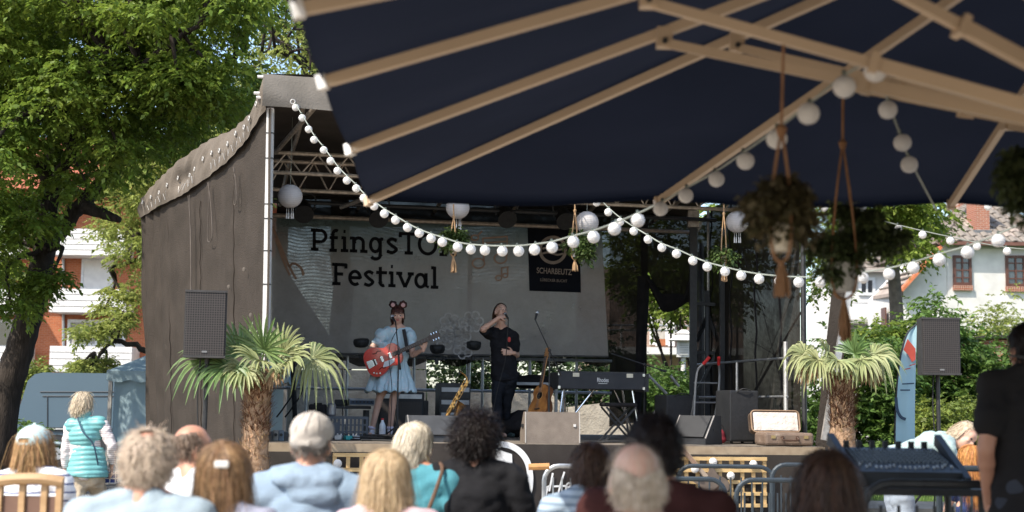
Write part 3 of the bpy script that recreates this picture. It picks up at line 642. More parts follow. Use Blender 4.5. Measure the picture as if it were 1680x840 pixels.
# drape over the top of the left wall
NS, NT = 90, 12; m = MB(); vs = []
def drape(s, t):
    a = at(*interp(TOPC, s)); b = at(*interp(BOTC, s)); p = lerp(a, b, t)
    bl = math.sin(math.pi * min(1, t * .9 + .1)) * .035
    fold = .018 * noise.noise(V((s * 9 - t * 2.2, t * 1.6, 7))) + .014 * math.sin(s * 95 - t * 9 + 5 * noise.noise(V((s * 6, t, 3)))) * (1 - t * .5)
    dent = -.10 * math.exp(-((s - .66) / .07) ** 2 - ((t - .55) / .22) ** 2)
    return p + wn * (bl + fold + dent + .03)
for j in range(NT + 1):
    for i in range(NS + 1): vs.append(drape(i / NS, j / NT))
fs = [(j * (NS + 1) + i, j * (NS + 1) + i + 1, (j + 1) * (NS + 1) + i + 1, (j + 1) * (NS + 1) + i) for j in range(NT) for i in range(NS)]
m.add(vs, fs); dr = m.build('roof_drape', M('drape_cloth', (.16, .135, .11), .85, (.12, .10, .08), 2.5, .4, 50, wear=((.24, .21, .175), 5, .62)), stage, smooth=True)
GROM = M('grommet_ring', (.5, .48, .45), .4, metal=.2)
tor = MB(); tor.tube([(math.cos(a) * .025, math.sin(a) * .025, 0) for a in [k * math.pi / 6 for k in range(12)]], .008, 6, closed=True); torm = tor.mesh('grommet', True); torm.materials.append(GROM)
for k in range(15):
    s = .06 + k * .064; t = .5 + .06 * math.sin(k * 1.7)
    p = drape(s, t) + wn * .012; o = link('grommet', torm, None, dr, p - abspos(dr)); o.rotation_euler = wn.to_track_quat('Z', 'Y').to_euler()
for k in range(24):
    s = .12 + k * .034
    if 10 <= k <= 12 or 17 <= k <= 18: continue
    a = drape(s, .66); b = drape(s + .012, .93); c = drape(s + .018, .72); lac = MB(); lac.tube([a + wn * .02, b + wn * .02, c + wn * .02], .0035, 5); lac.build('lace', GROM, dr)
# roof sheet, from the drape's ridge across to the right
NS, NR = 24, 10; m = MB(); vs = []
for i in range(NS + 1):
    x, y, Y = interp(TOPC, i / NS); a = at(x, y, Y) + UP * .02; v = (Y - 15.5) / 5.0 * 5.5; b = st(SW_ + .12, v, a.z - 1)
    for j in range(NR + 1): t = j / NR; vs.append(lerp(a, b, t) + UP * (.10 * math.sin(math.pi * t) - .03 * math.sin(j * math.pi)))
fs = [(i * (NR + 1) + j, i * (NR + 1) + j + 1, (i + 1) * (NR + 1) + j + 1, (i + 1) * (NR + 1) + j) for i in range(NS) for j in range(NR)]
m.add(vs, fs); m.build('roof_cover', COVERI, stage, smooth=True)
# front fascia
fl0 = at(443, 123, 15.46); zf0 = fl0.z; zf1 = at(443, 175, 15.46).z; m = MB(); vs = []
for j in range(7):
    for i in range(61):
        u = -.17 + 6.75 * i / 60; t = j / 6; vs.append(st(u, -.05 - .03 * noise.noise(V((u * 2, t * 2, 9))) - .03 * math.sin(t * math.pi), lerp(zf0, zf1, t) - 1 - .03 * math.sin(u * 1.2) ** 2 * t))
m.add(vs, [(j * 61 + i, j * 61 + i + 1, (j + 1) * 61 + i + 1, (j + 1) * 61 + i) for j in range(6) for i in range(60)])
fa = m.build('fascia', M('fascia_cloth', (.20, .18, .155), .85, (.15, .135, .115), 3, .3, 50), stage, smooth=True)
for k in range(9):
    p = st(.16 + k * .72, -.115, zf1 + .05 - 1); o = link('grommet', torm, None, fa, p - abspos(fa)); o.rotation_euler = (R(90), 0, SA)
# poles
m = MB(); p0 = at(444, 178, 15.6); p1 = at(433, 722, 15.6); m.box((0, 0, 0), (.075, .075, (p0 - p1).length), Matrix.Translation((p0 + p1) / 2) @ (p0 - p1).to_track_quat('Z', 'Y').to_matrix().to_4x4())
po = m.build('pole', WHITE, stage)
for y in (220, 262, 338, 362, 415, 470):
    q = MB(); c = lerp(p0, p1, (y - 178) / 544); q.box(c, (.084, .084, .012)); q.build('strap', BLACK, po)
for (x, y) in ((436, 126), (430, 153), (434, 160)):
    q = MB(); c = at(x, y, 15.55); q.tube([c - V((.09, 0, 0)), c + V((.08, 0, 0))], .018, 8); q.build('pipe_end', WHITE, stage)
q = MB(); a = at(1394, 470, 16.6); b = at(1352, 722, 16.6); q.bar(a + (a - b) * .75, b, .07, .07); q.build('stay_pole', ALU, stage)
q = MB(); a = at(1374, 470, 17.0); b = at(1338, 722, 17.0); q.bar(a + (a - b) * .75, b - UP * 1, .02, .22, up=(1, 0, 0)); q.build('corner_flap', COVER, stage)
q = MB(); q.tube([st(SW_ - .02, .5, -1), st(SW_ - .02, .5, zf1 - 1)], .035, 8); q.build('pole', BLACK, stage)
for (u, v) in ((.05, 5.45), (SW_ + .40, 5.35), (3.2, 5.5)):
    q = MB(); q.tube([st(u, v, -1), st(u, v, 3.0)], .035, 8); q.build('pole', STEEL, stage)
# trusses under the roof
def truss(pairs, v, name='truss'):
    """pairs: picture rows of the chords at x=446; each spans the stage width"""
    ch = []
    zs = [atv(446, y, v).z - 1 for y in pairs]
    t = MB(); root = None
    for z in zs:
        q = MB(); q.tube([st(-.0, v, z), st(SW_, v, z)], .026, 8); o = q.build('truss_chord', TRUSSM, stage); root = root or o
    n = 17
    for i in range(n):
        u0 = SW_ * i / n; u1 = SW_ * (i + .5) / n; u2 = SW_ * (i + 1) / n
        for za, zb in zip(zs[:-1], zs[1:]):
            q = MB(); q.tube([st(u0, v, zb), st(u1, v, za)], .011, 6); q.build('truss_brace', TRUSSM, root)
            q = MB(); q.tube([st(u1, v, za), st(u2, v, zb)], .011, 6); q.build('truss_brace', TRUSSM, root)
truss((249.8, 282.5), 1.6); truss((263.5, 310.5), 2.2)
q = MB(); q.tube([st(0, 4.6, atv(446, 353, 4.6).z - 1), st(SW_, 4.6, atv(446, 353, 4.6).z - 1)], .03, 8); q.build('rear_pipe', TRUSSM, stage)
for (x0, y0, x1, y1, v0, v1) in ((452, 250, 520, 172, 1.6, 0), (560, 340, 620, 318, 3.4, 2.0)):
    q = MB(); q.tube([atv(x0, y0, v0), atv(x1, y1, v1)], .03, 8); q.build('roof_strut', TRUSSM, stage)
for k in range(6):
    u = .3 + k * 1.15; q = MB(); pts = []
    for i in range(0, 25, 4):
        x, y, Y = interp(TOPC, i / 24); a = at(x, y, Y); pts.append(st(u, (Y - 15.5) / 5 * 5.5, a.z - 1 - .06))
    q.tube(pts, .028, 8); q.build('roof_rafter', TRUSSM, stage)
# rear and right-hand dark mesh
def meshmat(name, c, open_, pitch, warp, c2=None, grad=None):
    m = M(name, c, 0.95, c2 or [x * .8 for x in c], 1.2); t = m.node_tree; N = t.nodes; L = t.links; b = N['Principled BSDF']; out = N['Material Output']
    tc = N.new('ShaderNodeTexCoord'); sx = N.new('ShaderNodeSeparateXYZ'); L.new(tc.outputs['Object'], sx.inputs[0])
    nz = N.new('ShaderNodeTexNoise'); nz.inputs['Scale'].default_value = 1.1; nz.inputs['Detail'].default_value = 1; L.new(tc.outputs['Object'], nz.inputs['Vector'])
    a = N.new('ShaderNodeMath'); a.operation = 'MULTIPLY_ADD'; a.inputs[1].default_value = warp; L.new(nz.outputs['Fac'], a.inputs[0]); L.new(sx.outputs['Z'], a.inputs[2])
    s = N.new('ShaderNodeMath'); s.operation = 'MULTIPLY'; s.inputs[1].default_value = 2 * math.pi / pitch; L.new(a.outputs[0], s.inputs[0])
    si = N.new('ShaderNodeMath'); si.operation = 'SINE'; L.new(s.outputs[0], si.inputs[0])
    mr = N.new('ShaderNodeMapRange'); mr.inputs[1].default_value = -.4; mr.inputs[2].default_value = .4; mr.inputs[3].default_value = open_[0]; mr.inputs[4].default_value = open_[1]; L.new(si.outputs[0], mr.inputs[0])
    n3 = N.new('ShaderNodeTexNoise'); n3.inputs['Scale'].default_value = 2.2; n3.inputs['Detail'].default_value = 14; n3.inputs['Roughness'].default_value = .8; L.new(tc.outputs['Object'], n3.inputs['Vector'])
    m3 = N.new('ShaderNodeMapRange'); m3.inputs[1].default_value = .35; m3.inputs[2].default_value = .7; m3.inputs[3].default_value = .25; m3.inputs[4].default_value = 1.7; L.new(n3.outputs['Fac'], m3.inputs[0])
    mu = N.new('ShaderNodeMath'); mu.operation = 'MULTIPLY'; mu.use_clamp = True; L.new(mr.outputs[0], mu.inputs[0]); L.new(m3.outputs[0], mu.inputs[1])
    tp = N.new('ShaderNodeBsdfTransparent'); mx = N.new('ShaderNodeMixShader'); L.new(mu.outputs[0], mx.inputs[0]); L.new(b.outputs[0], mx.inputs[1]); L.new(tp.outputs[0], mx.inputs[2]); L.new(mx.outputs[0], out.inputs['Surface'])
    return m
MESHR = meshmat('black_shade_mesh', (.020, .018, .017), (.01, .42), .0172, .03)
MESHD = meshmat('black_shade_mesh_dense', (.022, .019, .0165), (.0, .06), .0150, .05)
MESHM = meshmat('black_shade_mesh_medium', (.03, .027, .025), (.01, .13), .0172, .03)
def cloth(corner, nu, nv, f):
    vs = [f(i / nu, j / nv) for j in range(nv + 1) for i in range(nu + 1)]
    return MB().add(vs, [(j * (nu + 1) + i, j * (nu + 1) + i + 1, (j + 1) * (nu + 1) + i + 1, (j + 1) * (nu + 1) + i) for j in range(nv) for i in range(nu)])
zmt = atv(446, 345, 5.3).z - 1 + .35
# rear wall left of the hole ends above the railing behind the banner; its right end is torn open
def rear_strip(px0, px1, y0f, y1f, v, name, wav=.02, mm=None):
    def f(s, t):
        x = lerp(px0, px1, s); p = atv(x, 600, v); u = (p - SO).dot(SU)
        zt_ = atv(x, y0f(s), v).z - 1; zb_ = atv(x, y1f(s), v).z - 1
        return st(u, v + wav * math.sin(u * 17 + 2 * noise.noise(V((u, t * 2, 4)))), lerp(zt_, zb_, t))
    return cloth(None, 40, 14, f).build(name, mm or MESHR, stage, smooth=True)
rear_strip(446, 1000, lambda s: 268, lambda s: 372, 5.28, 'rear_mesh', .01, MESHD)
rear_strip(556, 1000, lambda s: 340, lambda s: 590 + 12 * math.sin(s * 18) ** 2, 5.31, 'rear_mesh', .02, MESHM)
rear_strip(446, 560, lambda s: 340, lambda s: 590 + 14 * math.sin(s * 22) ** 2, 5.3, 'rear_mesh')
rear_strip(1000, 1062, lambda s: 268, lambda s: lerp(700, 690, s), 5.25, 'rear_mesh', .03, MESHD)
rear_strip(1050, 1142, lambda s: 268, lambda s: 450 + 40 * min(1, max(0, (s - .15) / .25)) - 46 * max(0, (s - .82) / .18) ** 1.5 + 4 * math.sin(s * 30), 5.2, 'rear_mesh', .015, MESHD)
# the edge left of the hole hangs in a pulled fold
q = MB(); 
def f(s, t):
    x = lerp(lerp(1046, 1040, t), lerp(1066, 1058 - 10 * t, t), s); return atv(x, lerp(452, 705, t), 5.18 - .06 * math.sin(s * math.pi))
cloth(None, 8, 24, f).build('mesh_fold', BLACKCLOTH, stage, smooth=True)
def f(s, t):
    x = lerp(1060, 1134, s); top = 452 + 36 * min(1, max(0, s / .35)); bot = top + 8 + 16 * math.sin(min(1, s * 1.1) * math.pi)
    if s > .85: top -= (s - .85) / .15 * 40; 
    return atv(x, lerp(top - 6, bot, t), 5.12 - .05 * math.sin(t * math.pi))
cloth(None, 30, 6, f).build('torn_edge', BLACKCLOTH, stage, smooth=True)
def f(s, t):
    v = lerp(.5, 5.3, s); return st(SW_ - .05 + .36 * s * s + .015 * math.sin(v * 9 + math.sin(t * 5)), v, lerp(3.6 - s * .3, -.95, t))
cloth(None, 60, 20, f).build('right_mesh', MESHD, stage, smooth=True)
for v in (1.1, 2.0, 3.1, 4.2):
    q = MB(); q.tube([st(SW_ - .075 + .36 * ((v - .5) / 4.8) ** 2 + .02 * math.sin(k * 2.1), v + .02 * math.sin(k * 1.3), 3.4 - k * .28) for k in range(16)], .012, 6); q.build('mesh_seam', BLACKCLOTH, stage)
# guard rails at the back and right of the deck
gr_ = thing('guard_rail', 'grey steel guard rail along the back of the stage below the banner', 'railing', st(3, 5.0, 0))
zr0 = atv(700, 586, 5.0).z - 1; zr1 = atv(700, 640, 5.0).z - 1
for z in (zr0, zr1): q = MB(); q.tube([st(.05, 5.0, z), st(5.3, 5.0, z)], .022, 8); q.build('rail', STEEL, gr_)
for x in (372 + 128, 567, 677, 790, 868, 945): a = floor_at(x, 5.0); q = MB(); q.tube([a, a + UP * zr0], .022, 8); q.build('rail_post', STEEL, gr_)
gr2 = thing('guard_rail', 'pale steel guard rail along the right side of the stage behind the suitcase', 'railing', st(SW_ - .15, 2.4, 0))
for y in (587, 651): z = at(1318, y, 17.4).z - 1; q = MB(); q.tube([st(SW_ - .15, .7, z), st(SW_ - .15, 4.2, z)], .016, 8); q.build('rail', STEEL, gr2)
for v in (.75, 2.4, 4.1): q = MB(); q.tube([st(SW_ - .15, v, 0), st(SW_ - .15, v, at(1318, 560 if v < 1 else 587, 17.4).z - 1)], .03 if v < 1 else .02, 8); q.build('rail_post', ALU, gr2)
# ---------------------------------------------------------------- banner with its print
BV = 4.8
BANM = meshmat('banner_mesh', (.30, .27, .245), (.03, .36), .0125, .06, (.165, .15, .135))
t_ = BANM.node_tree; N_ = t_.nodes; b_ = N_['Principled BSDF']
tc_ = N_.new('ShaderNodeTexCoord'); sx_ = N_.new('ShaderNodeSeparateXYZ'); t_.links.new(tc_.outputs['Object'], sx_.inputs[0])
rp_ = N_.new('ShaderNodeValToRGB'); rp_.color_ramp.elements[0].position = .60; rp_.color_ramp.elements[0].color = (.36, .33, .30, 1); rp_.color_ramp.elements[1].position = .92; rp_.color_ramp.elements[1].color = (.12, .165, .155, 1)   # sand below, darker sea green above; shade and backlight put into the colour
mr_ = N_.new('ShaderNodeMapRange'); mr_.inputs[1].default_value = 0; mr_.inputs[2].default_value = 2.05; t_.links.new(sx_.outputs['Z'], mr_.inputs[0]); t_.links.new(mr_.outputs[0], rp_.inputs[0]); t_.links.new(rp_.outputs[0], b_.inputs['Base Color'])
ban = thing('festival_banner', 'large grey green mesh banner reading PfingsTON Festival hung across the stage rear', 'banner', atv(720, 583, BV))
def bp(x, y, off=0): return atv(x, y, BV - off)
c4 = [bp(446, 579), bp(998, 585), bp(987, 373), bp(446, 356)]
def f(s, t):
    a = lerp(c4[3], c4[2], s); b = lerp(c4[0], c4[1], s); return lerp(a, b, t) + SV * (.004 * math.sin(s * 40 + t * 3))
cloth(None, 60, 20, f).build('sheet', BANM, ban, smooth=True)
q = MB(); q.tube([c4[3], c4[2]], .014, 6); q.build('hem', M('banner_hem', (.42, .38, .33), .8), ban); q = MB(); q.tube([c4[0], c4[1]], .014, 6); q.build('hem', M('banner_hem2', (.12, .115, .11), .8), ban)
def ribbon_px(polys, w, off, place, closed=False):
    """flat print: strokes given in picture rows on a plane, constant width w (pixels)"""
    m = MB()
    for pl in polys:
        k = len(pl); L_, R_ = [], []
        for i in range(k):
            a = pl[max(i - 1, 0)]; b = pl[min(i + 1, k - 1)]
            if pl[0] == pl[-1] and i in (0, k - 1): a = pl[-2]; b = pl[1]
            dx, dy = b[0] - a[0], b[1] - a[1]; d = math.hypot(dx, dy) or 1; nx, ny = -dy / d * w / 2, dx / d * w / 2
            if 0 < i < k - 1:
                d1 = math.hypot(pl[i][0] - pl[i - 1][0], pl[i][1] - pl[i - 1][1]) or 1; c_ = abs(((pl[i][0] - pl[i - 1][0]) * dx + (pl[i][1] - pl[i - 1][1]) * dy) / (d1 * d)); s_ = 1 / max(c_, .6); nx *= s_; ny *= s_
            L_.append(place(pl[i][0] + nx, pl[i][1] + ny, off)); R_.append(place(pl[i][0] - nx, pl[i][1] - ny, off))
        m.add(L_ + R_, [(i, i + 1, k + i + 1, k + i) for i in range(k - 1)])
    return m
def arc(cx, cy, rx, ry, a0, a1, n=14): return [(cx + rx * math.cos(R(a0 + (a1 - a0) * i / n)), cy + ry * math.sin(R(a0 + (a1 - a0) * i / n))) for i in range(n + 1)]
def smooth2(pts, n=5): return [(p.x, p.y) for p in curve_pts([V((x, y, 0)) for x, y in pts], n)]
GL = {   # slab serif letters as strokes: x in ems of the glyph box, y up from the baseline, cap height 1
 'P': [[(.2, 0), (.2, 1)], [(.0, .93), (.55, .93)] , arc(.55, .68, .33, .26, 90, -90), [(.55, .42), (.2, .42)], [(0, .06), (.45, .06)]],
 'f': [[(.35, 0), (.35, .75)] + arc(.68, .75, .33, .22, 180, 60, 8), [(.05, .64), (.85, .64)], [(.02, .06), (.75, .06)]],
 'i': [[(.5, 0), (.5, .7)], [(.08, .64), (.5, .64)], [(.0, .06), (1, .06)], [(.36, .93), (.64, .93)]],
 'n': [[(.22, 0), (.22, .7)], [(.22, .46)] + arc(.5, .46, .26, .2, 180, 0, 10) + [(.76, 0)], [(0, .64), (.22, .64)], [(0, .06), (.42, .06)], [(.58, .06), (1, .06)]],
 'g': [arc(.42, .36, .34, .3, 0, 360, 20), [(.78, .68), (.78, -.08)] + arc(.44, -.08, .34, .2, 0, -150, 10), [(.78, .64), (1, .64)]],
 's': [smooth2([(.85, .58), (.5, .66), (.18, .54), (.45, .37), (.82, .2), (.5, .04), (.08, .1)])],
 'T': [[(0, .93), (1, .93)], [(.5, .93), (.5, 0)], [(.28, .06), (.72, .06)], [(.06, .98), (.06, .76)], [(.94, .98), (.94, .76)]],
 'O': [arc(.5, .5, .41, .44, 0, 360, 28)],
 'N': [[(.2, 0), (.2, 1)], [(.2, .97), (.8, .03)], [(.8, 0), (.8, 1)], [(0, .94), (.25, .94)], [(0, .06), (.4, .06)], [(.6, .94), (1, .94)]],
 'F': [[(.24, 0), (.24, 1)], [(0, .93), (.95, .93)], [(.9, .97), (.9, .76)], [(.24, .5), (.72, .5)], [(0, .06), (.55, .06)]],
 'e': [[(.12, .36), (.86, .36)] + arc(.5, .35, .37, .3, 0, 310, 20)],
 't': [[(.4, .9), (.4, .2)] + arc(.62, .2, .22, .15, 180, 300, 6), [(.05, .64), (.95, .64)]],
 'v': [[(.15, .66), (.5, .02)], [(.5, .02), (.85, .66)], [(0, .64), (.35, .64)], [(.65, .64), (1, .64)]],
 'a': [arc(.40, .33, .31, .29, 0, 360, 20), [(.76, .68), (.76, .1), (.95, .06)]],
 'l': [[(.5, 0), (.5, 1)], [(.1, .94), (.5, .94)], [(.05, .06), (.95, .06)]],
}
def letters(spec, cap, w):
    out = []
    for ch, x0, x1, yb in spec:
        for s in GL[ch]: out.append([(x0 + (x1 - x0) * a, yb - cap * b + (a * (x1 - x0)) * .045) for a, b in s])
    return out
INK = M('dark_print', (.012, .011, .012), .85)
TAN = M('tan_print', (.36, .23, .16), .85); PALEP = M('pale_print', (.56, .53, .50), .85); NAVYP = M('navy_print', (.008, .009, .013), .8); LOGOP = M('logo_print', (.34, .27, .22), .8)
T1_ = letters([('P', 510, 538, 411), ('f', 540, 557, 412.5), ('i', 559, 571.5, 413), ('n', 574, 603, 413.5), ('g', 606, 629, 414.5), ('s', 633, 654, 415.5), ('T', 655, 686, 416.5), ('O', 685, 718, 418), ('N', 721, 753, 419.5)], 36, 5.6)
T2_ = letters([('F', 545, 570, 467), ('e', 571, 594, 468), ('s', 596, 615, 469), ('t', 616, 636, 469.8), ('i', 637, 649, 470.5), ('v', 650, 679, 471.3), ('a', 680, 705, 472), ('l', 706, 720, 473)], 36, 5.6)
ribbon_px(T1_ + T2_, 5.3, .012, bp).build('lettering', INK, ban)
notes = [arc(785, 432, 10, 8, 0, 360, 16), [(794, 428), (792, 391), (832, 388), (832, 420)], [(792, 399), (832, 396)], arc(821, 424, 10, 8, 0, 360, 16), arc(779, 390, 6, 4.5, 0, 360, 12), [(784, 386), (791, 379)], arc(818, 456, 5, 4, 0, 360, 12), [(823, 454), (823, 440), (833, 438), (833, 450)], arc(829, 452, 4, 3.5, 0, 360, 12)]
ribbon_px(notes, 2.4, .012, bp).build('music_note_print', TAN, ban)
ribbon_px([smooth2([(447, 372), (458, 398), (474, 436), (486, 458)]), smooth2([(474, 438), (482, 432), (494, 440), (498, 452)]), smooth2([(452, 390), (466, 430), (476, 452)])], 4, .012, bp).build('guitar_print', TAN, ban)
fl = []
for cx, cy, r_ in ((752, 545, 15), (738, 530, 11), (775, 528, 12), (731, 556, 12), (760, 572, 11)):
    for k in range(6): a = k * 60 + cx; fl.append(arc(cx + r_ * .95 * math.cos(R(a)), cy + r_ * .95 * math.sin(R(a)), r_ * .55, r_ * .55, 0, 360, 12))
    fl.append(arc(cx, cy, r_ * .45, r_ * .45, 0, 360, 10))
ribbon_px(fl, 2.6, .012, bp).build('flower_print', PALEP, ban)
q = MB(); q.quad(bp(868.5, 477, .016), bp(953, 480, .016), bp(951, 377, .016), bp(865.5, 373, .016)); q.build('logo_panel', NAVYP, ban)
lg = [arc(907, 410, 21, 21, 0, 360, 30)] + [smooth2([(890, y), (899, y - 2), (907, y), (915, y + 2), (924, y)]) for y in (400, 408, 416)]
ribbon_px(lg[:1], 5, .022, bp).build('logo_ring', LOGOP, ban); ribbon_px(lg[1:], 3, .0235, bp).build('logo_wave', LOGOP, ban)
def text_obj(body, name, m, parent, pos, w=None, h=None, rot=None, ext=0.0, off=0.0):
    cu = bpy.data.curves.new('txt', 'FONT'); cu.body = body; cu.align_x = 'CENTER'; cu.align_y = 'CENTER'; cu.extrude = ext; cu.offset = off; o = bpy.data.objects.new('txt', cu); COL.objects.link(o)
    me = bpy.data.meshes.new_from_object(o.evaluated_get(bpy.context.evaluated_depsgraph_get())); bpy.data.objects.remove(o)
    xs = [v.co.x for v in me.vertices]; ys = [v.co.y for v in me.vertices]; cxx, cyy = (min(xs) + max(xs)) / 2, (min(ys) + max(ys)) / 2; sx = w / (max(xs) - min(xs)); sy = (h / (max(ys) - min(ys))) if h else sx
    for v in me.vertices: v.co.x = (v.co.x - cxx) * sx; v.co.y = (v.co.y - cyy) * sy
    me.materials.clear(); ob = link(name, me, m, parent, V(pos) - (abspos(parent) if parent else V())); ob.rotation_euler = rot or (R(90), 0, SA); return ob
pw = 1 / (FPX / 21.3)
text_obj('SCHARBEUTZ', 'logo_lettering', LOGOP, ban, bp(909.5, 445, .022), 59 * pw, 9.5 * pw, (R(90), R(1.2), SA), off=.012)
text_obj('LÜBECKER BUCHT', 'logo_lettering', LOGOP, ban, bp(908.5, 459.5, .022), 45 * pw, 5.5 * pw, (R(90), R(1.2), SA))
# ---------------------------------------------------------------- print on the skirt, left of centre
def skp(x, y, off=0): return atv(x, y, -.145 - off)
wh = M('white_print', (.72, .71, .69), .8, (.6, .59, .57), 6)
logo = thing('skirt_sign', 'black cloth sign with big white ring and handwritten white lettering on the stage front', 'sign', skp(860, 840))
q = MB(); q.quad(skp(690, 862), skp(1100, 862), skp(1100, 738), skp(690, 729))
q = MB(); vs = [skp(lerp(690, 1060, i / 60), lerp(lerp(727, 731, i / 60), 870, j / 10), .012 * noise.noise(V((i * .16, j * .3, 2)))) for j in range(11) for i in range(61)]
q.add(vs, [(j * 61 + i, j * 61 + i + 1, (j + 1) * 61 + i + 1, (j + 1) * 61 + i) for j in range(10) for i in range(60)]); q.build('cloth', M('sign_cloth', (.05, .043, .038), .9, (.036, .03, .027), 3, .12, 60), logo, smooth=True)
ribbon_px([smooth2([(775, 862), (741, 830), (735, 780), (760, 742), (812, 729), (845, 735), (866, 760), (869, 800), (855, 835), (830, 862)], 8)], 10, .02, skp).build('ring_print', wh, logo)
q = MB(); q.quad(skp(812, 736, .0215), skp(840, 745, .0215), skp(842, 790, .0215), skp(812, 775, .0215)); q.build('block_print', wh, logo)
hand = [[(907, 776), (901, 806)] , smooth2([(899, 799), (895, 815), (897, 826), (902, 822)]), smooth2([(926, 774), (921, 790), (916, 810), (918, 815)]), [(908, 798), (931, 797)], smooth2([(929, 801), (936, 797), (934, 792), (929, 797), (930, 807), (937, 806), (942, 800)]), smooth2([(943, 793), (941, 803), (945, 808), (951, 800)]), [(896, 800), (902, 797)]]
ribbon_px(hand, 3, .02, skp).build('handwriting_print', wh, logo)
# ---------------------------------------------------------------- parasol over the near right
ZE = 2.57
NAVY = M('navy_canopy', (0.008, 0.0095, 0.0148), 0.8, (0.0066, 0.008, 0.0124), 1.2, 0.5, 4, trans=0.5, spec=.1)
RIBM = M('champagne_rib', (0.52, 0.39, 0.26), 0.42, (0.48, 0.36, 0.24), 2, spec=.5)
pA = atz(605, 330, ZE); pB = atz(1080, 331, ZE); pC = atz(1560, 336, ZE); e1 = (pC - pA); e1.z = 0; half = e1.length; e1.normalize(); e2 = V((e1.y, -e1.x, 0))
ctr = pC + e2 * half; apex = V((ctr.x, ctr.y, ZE + .80)); hub = V((ctr.x, ctr.y, ZE - .30))
far = [pA, pB, pC, pC + (pC - pB), pC + (pC - pA)]
left = [atz(490, 15, ZE), atz(530, 135, ZE), atz(575, 245, ZE)]
nl = pA + e2 * (2 * half); nr = far[4] + e2 * (2 * half)
right = [lerp(far[4], nr, k / 4) for k in (1, 2, 3)]; near = [lerp(nr, nl, k / 4) for k in (0, 1, 2, 3, 4)]
ring = left + far + right + near
par = thing('parasol', 'huge navy blue square parasol with champagne ribs hanging over the near right', 'parasol', V((ctr.x, ctr.y, 0)))
for i in range(len(ring)):
    a, b = ring[i], ring[(i + 1) % len(ring)]; m = MB(); vs = []; fs = []; K = 26; Q = 9
    for k in range(K + 1):
        t = k / K; p, q = lerp(apex, a, t), lerp(apex, b, t)
        for j in range(Q):
            s = j / (Q - 1); x = lerp(p, q, s) + UP * (.035 - (.03 * t * (t + .2) - .01 * noise.noise(V((t * 9, s * 2, i))) - .014 * noise.noise(V((t * 26, s * 2.5, i + 9)))) * math.sin(math.pi * s)); vs.append(x)
    fs = [(k * Q + j, k * Q + j + 1, (k + 1) * Q + j + 1, (k + 1) * Q + j) for k in range(K) for j in range(Q - 1)]
    h0 = len(vs)
    for j in range(Q): vs.append(vs[K * Q + j] - UP * .022 + (vs[K * Q + j] - apex).normalized() * .004)
    fs += [(K * Q + j, K * Q + j + 1, h0 + j + 1, h0 + j) for j in range(Q - 1)]
    m.add(vs, fs); m.build('canopy_panel', NAVY, par, smooth=True)
ribs = []
for i, e in enumerate(ring):
    d = (e - apex).normalized(); a = apex + d * .1; m = MB(); up = d.cross(V((0, 0, 1))).cross(d)
    m.bar(a - UP * .012, e + UP * .0, .030, .040, up); ro = m.build('rib', RIBM, par); ribs.append((apex, e))
    m = MB(); m.bar(e - d * .015, e + d * .02, .042, .054, up); m.build('rib_end_cap', WHITE if i < 3 else RIBM, ro)
m = MB(); m.lathe([(.12, 0), (.12, .12), (.05, .2)], 16, Matrix.Translation(apex - UP * .14)); m.build('top_hub', RIBM, par)
m = MB(); m.lathe([(.09, -.1), (.13, -.06), (.13, .06), (.09, .1)], 16, Matrix.Translation(hub)); m.build('runner_hub', RIBM, par)
m = MB(); m.tube([V((ctr.x, ctr.y, 0)), apex], .05, 16); m.build('pole', RIBM, par)
m = MB(); m.box((ctr.x, ctr.y, .06), (1.0, 1.0, .12), bev=.02); m.build('base', M('concrete_base', (.3, .29, .27), .9), par)
ANCH = {1: 1065, 2: 1090, 3: 1210, 4: 1380, 5: 1655}
struts = {}
for i, e in enumerate(ring):
    P = on_line(apex, e, ANCH[i]) if i in ANCH else lerp(apex, e, .5)
    P = P - UP * .05; d = (P - hub); mid = hub + d * .58; m = MB(); m.bar(hub, mid, .038, .046); s_ = m.build('strut', RIBM, par); m = MB(); m.bar(mid - d * .01, P, .03, .036); m.build('strut_tube', RIBM, s_)
    m = MB(); m.box(P + UP * .02, (.06, .06, .08)); jb = m.build('joint_bracket', RIBM, s_); m = MB(); m.tube([P - V((0, .045, 0)), P + V((0, .045, 0))], .011, 8); m.build('bolt', BLACK, s_); m = MB(); m.bar(mid - d * .008, mid + d * .008, .062, .07); m.build('collar', RIBM, s_); struts[i] = (P, hub)
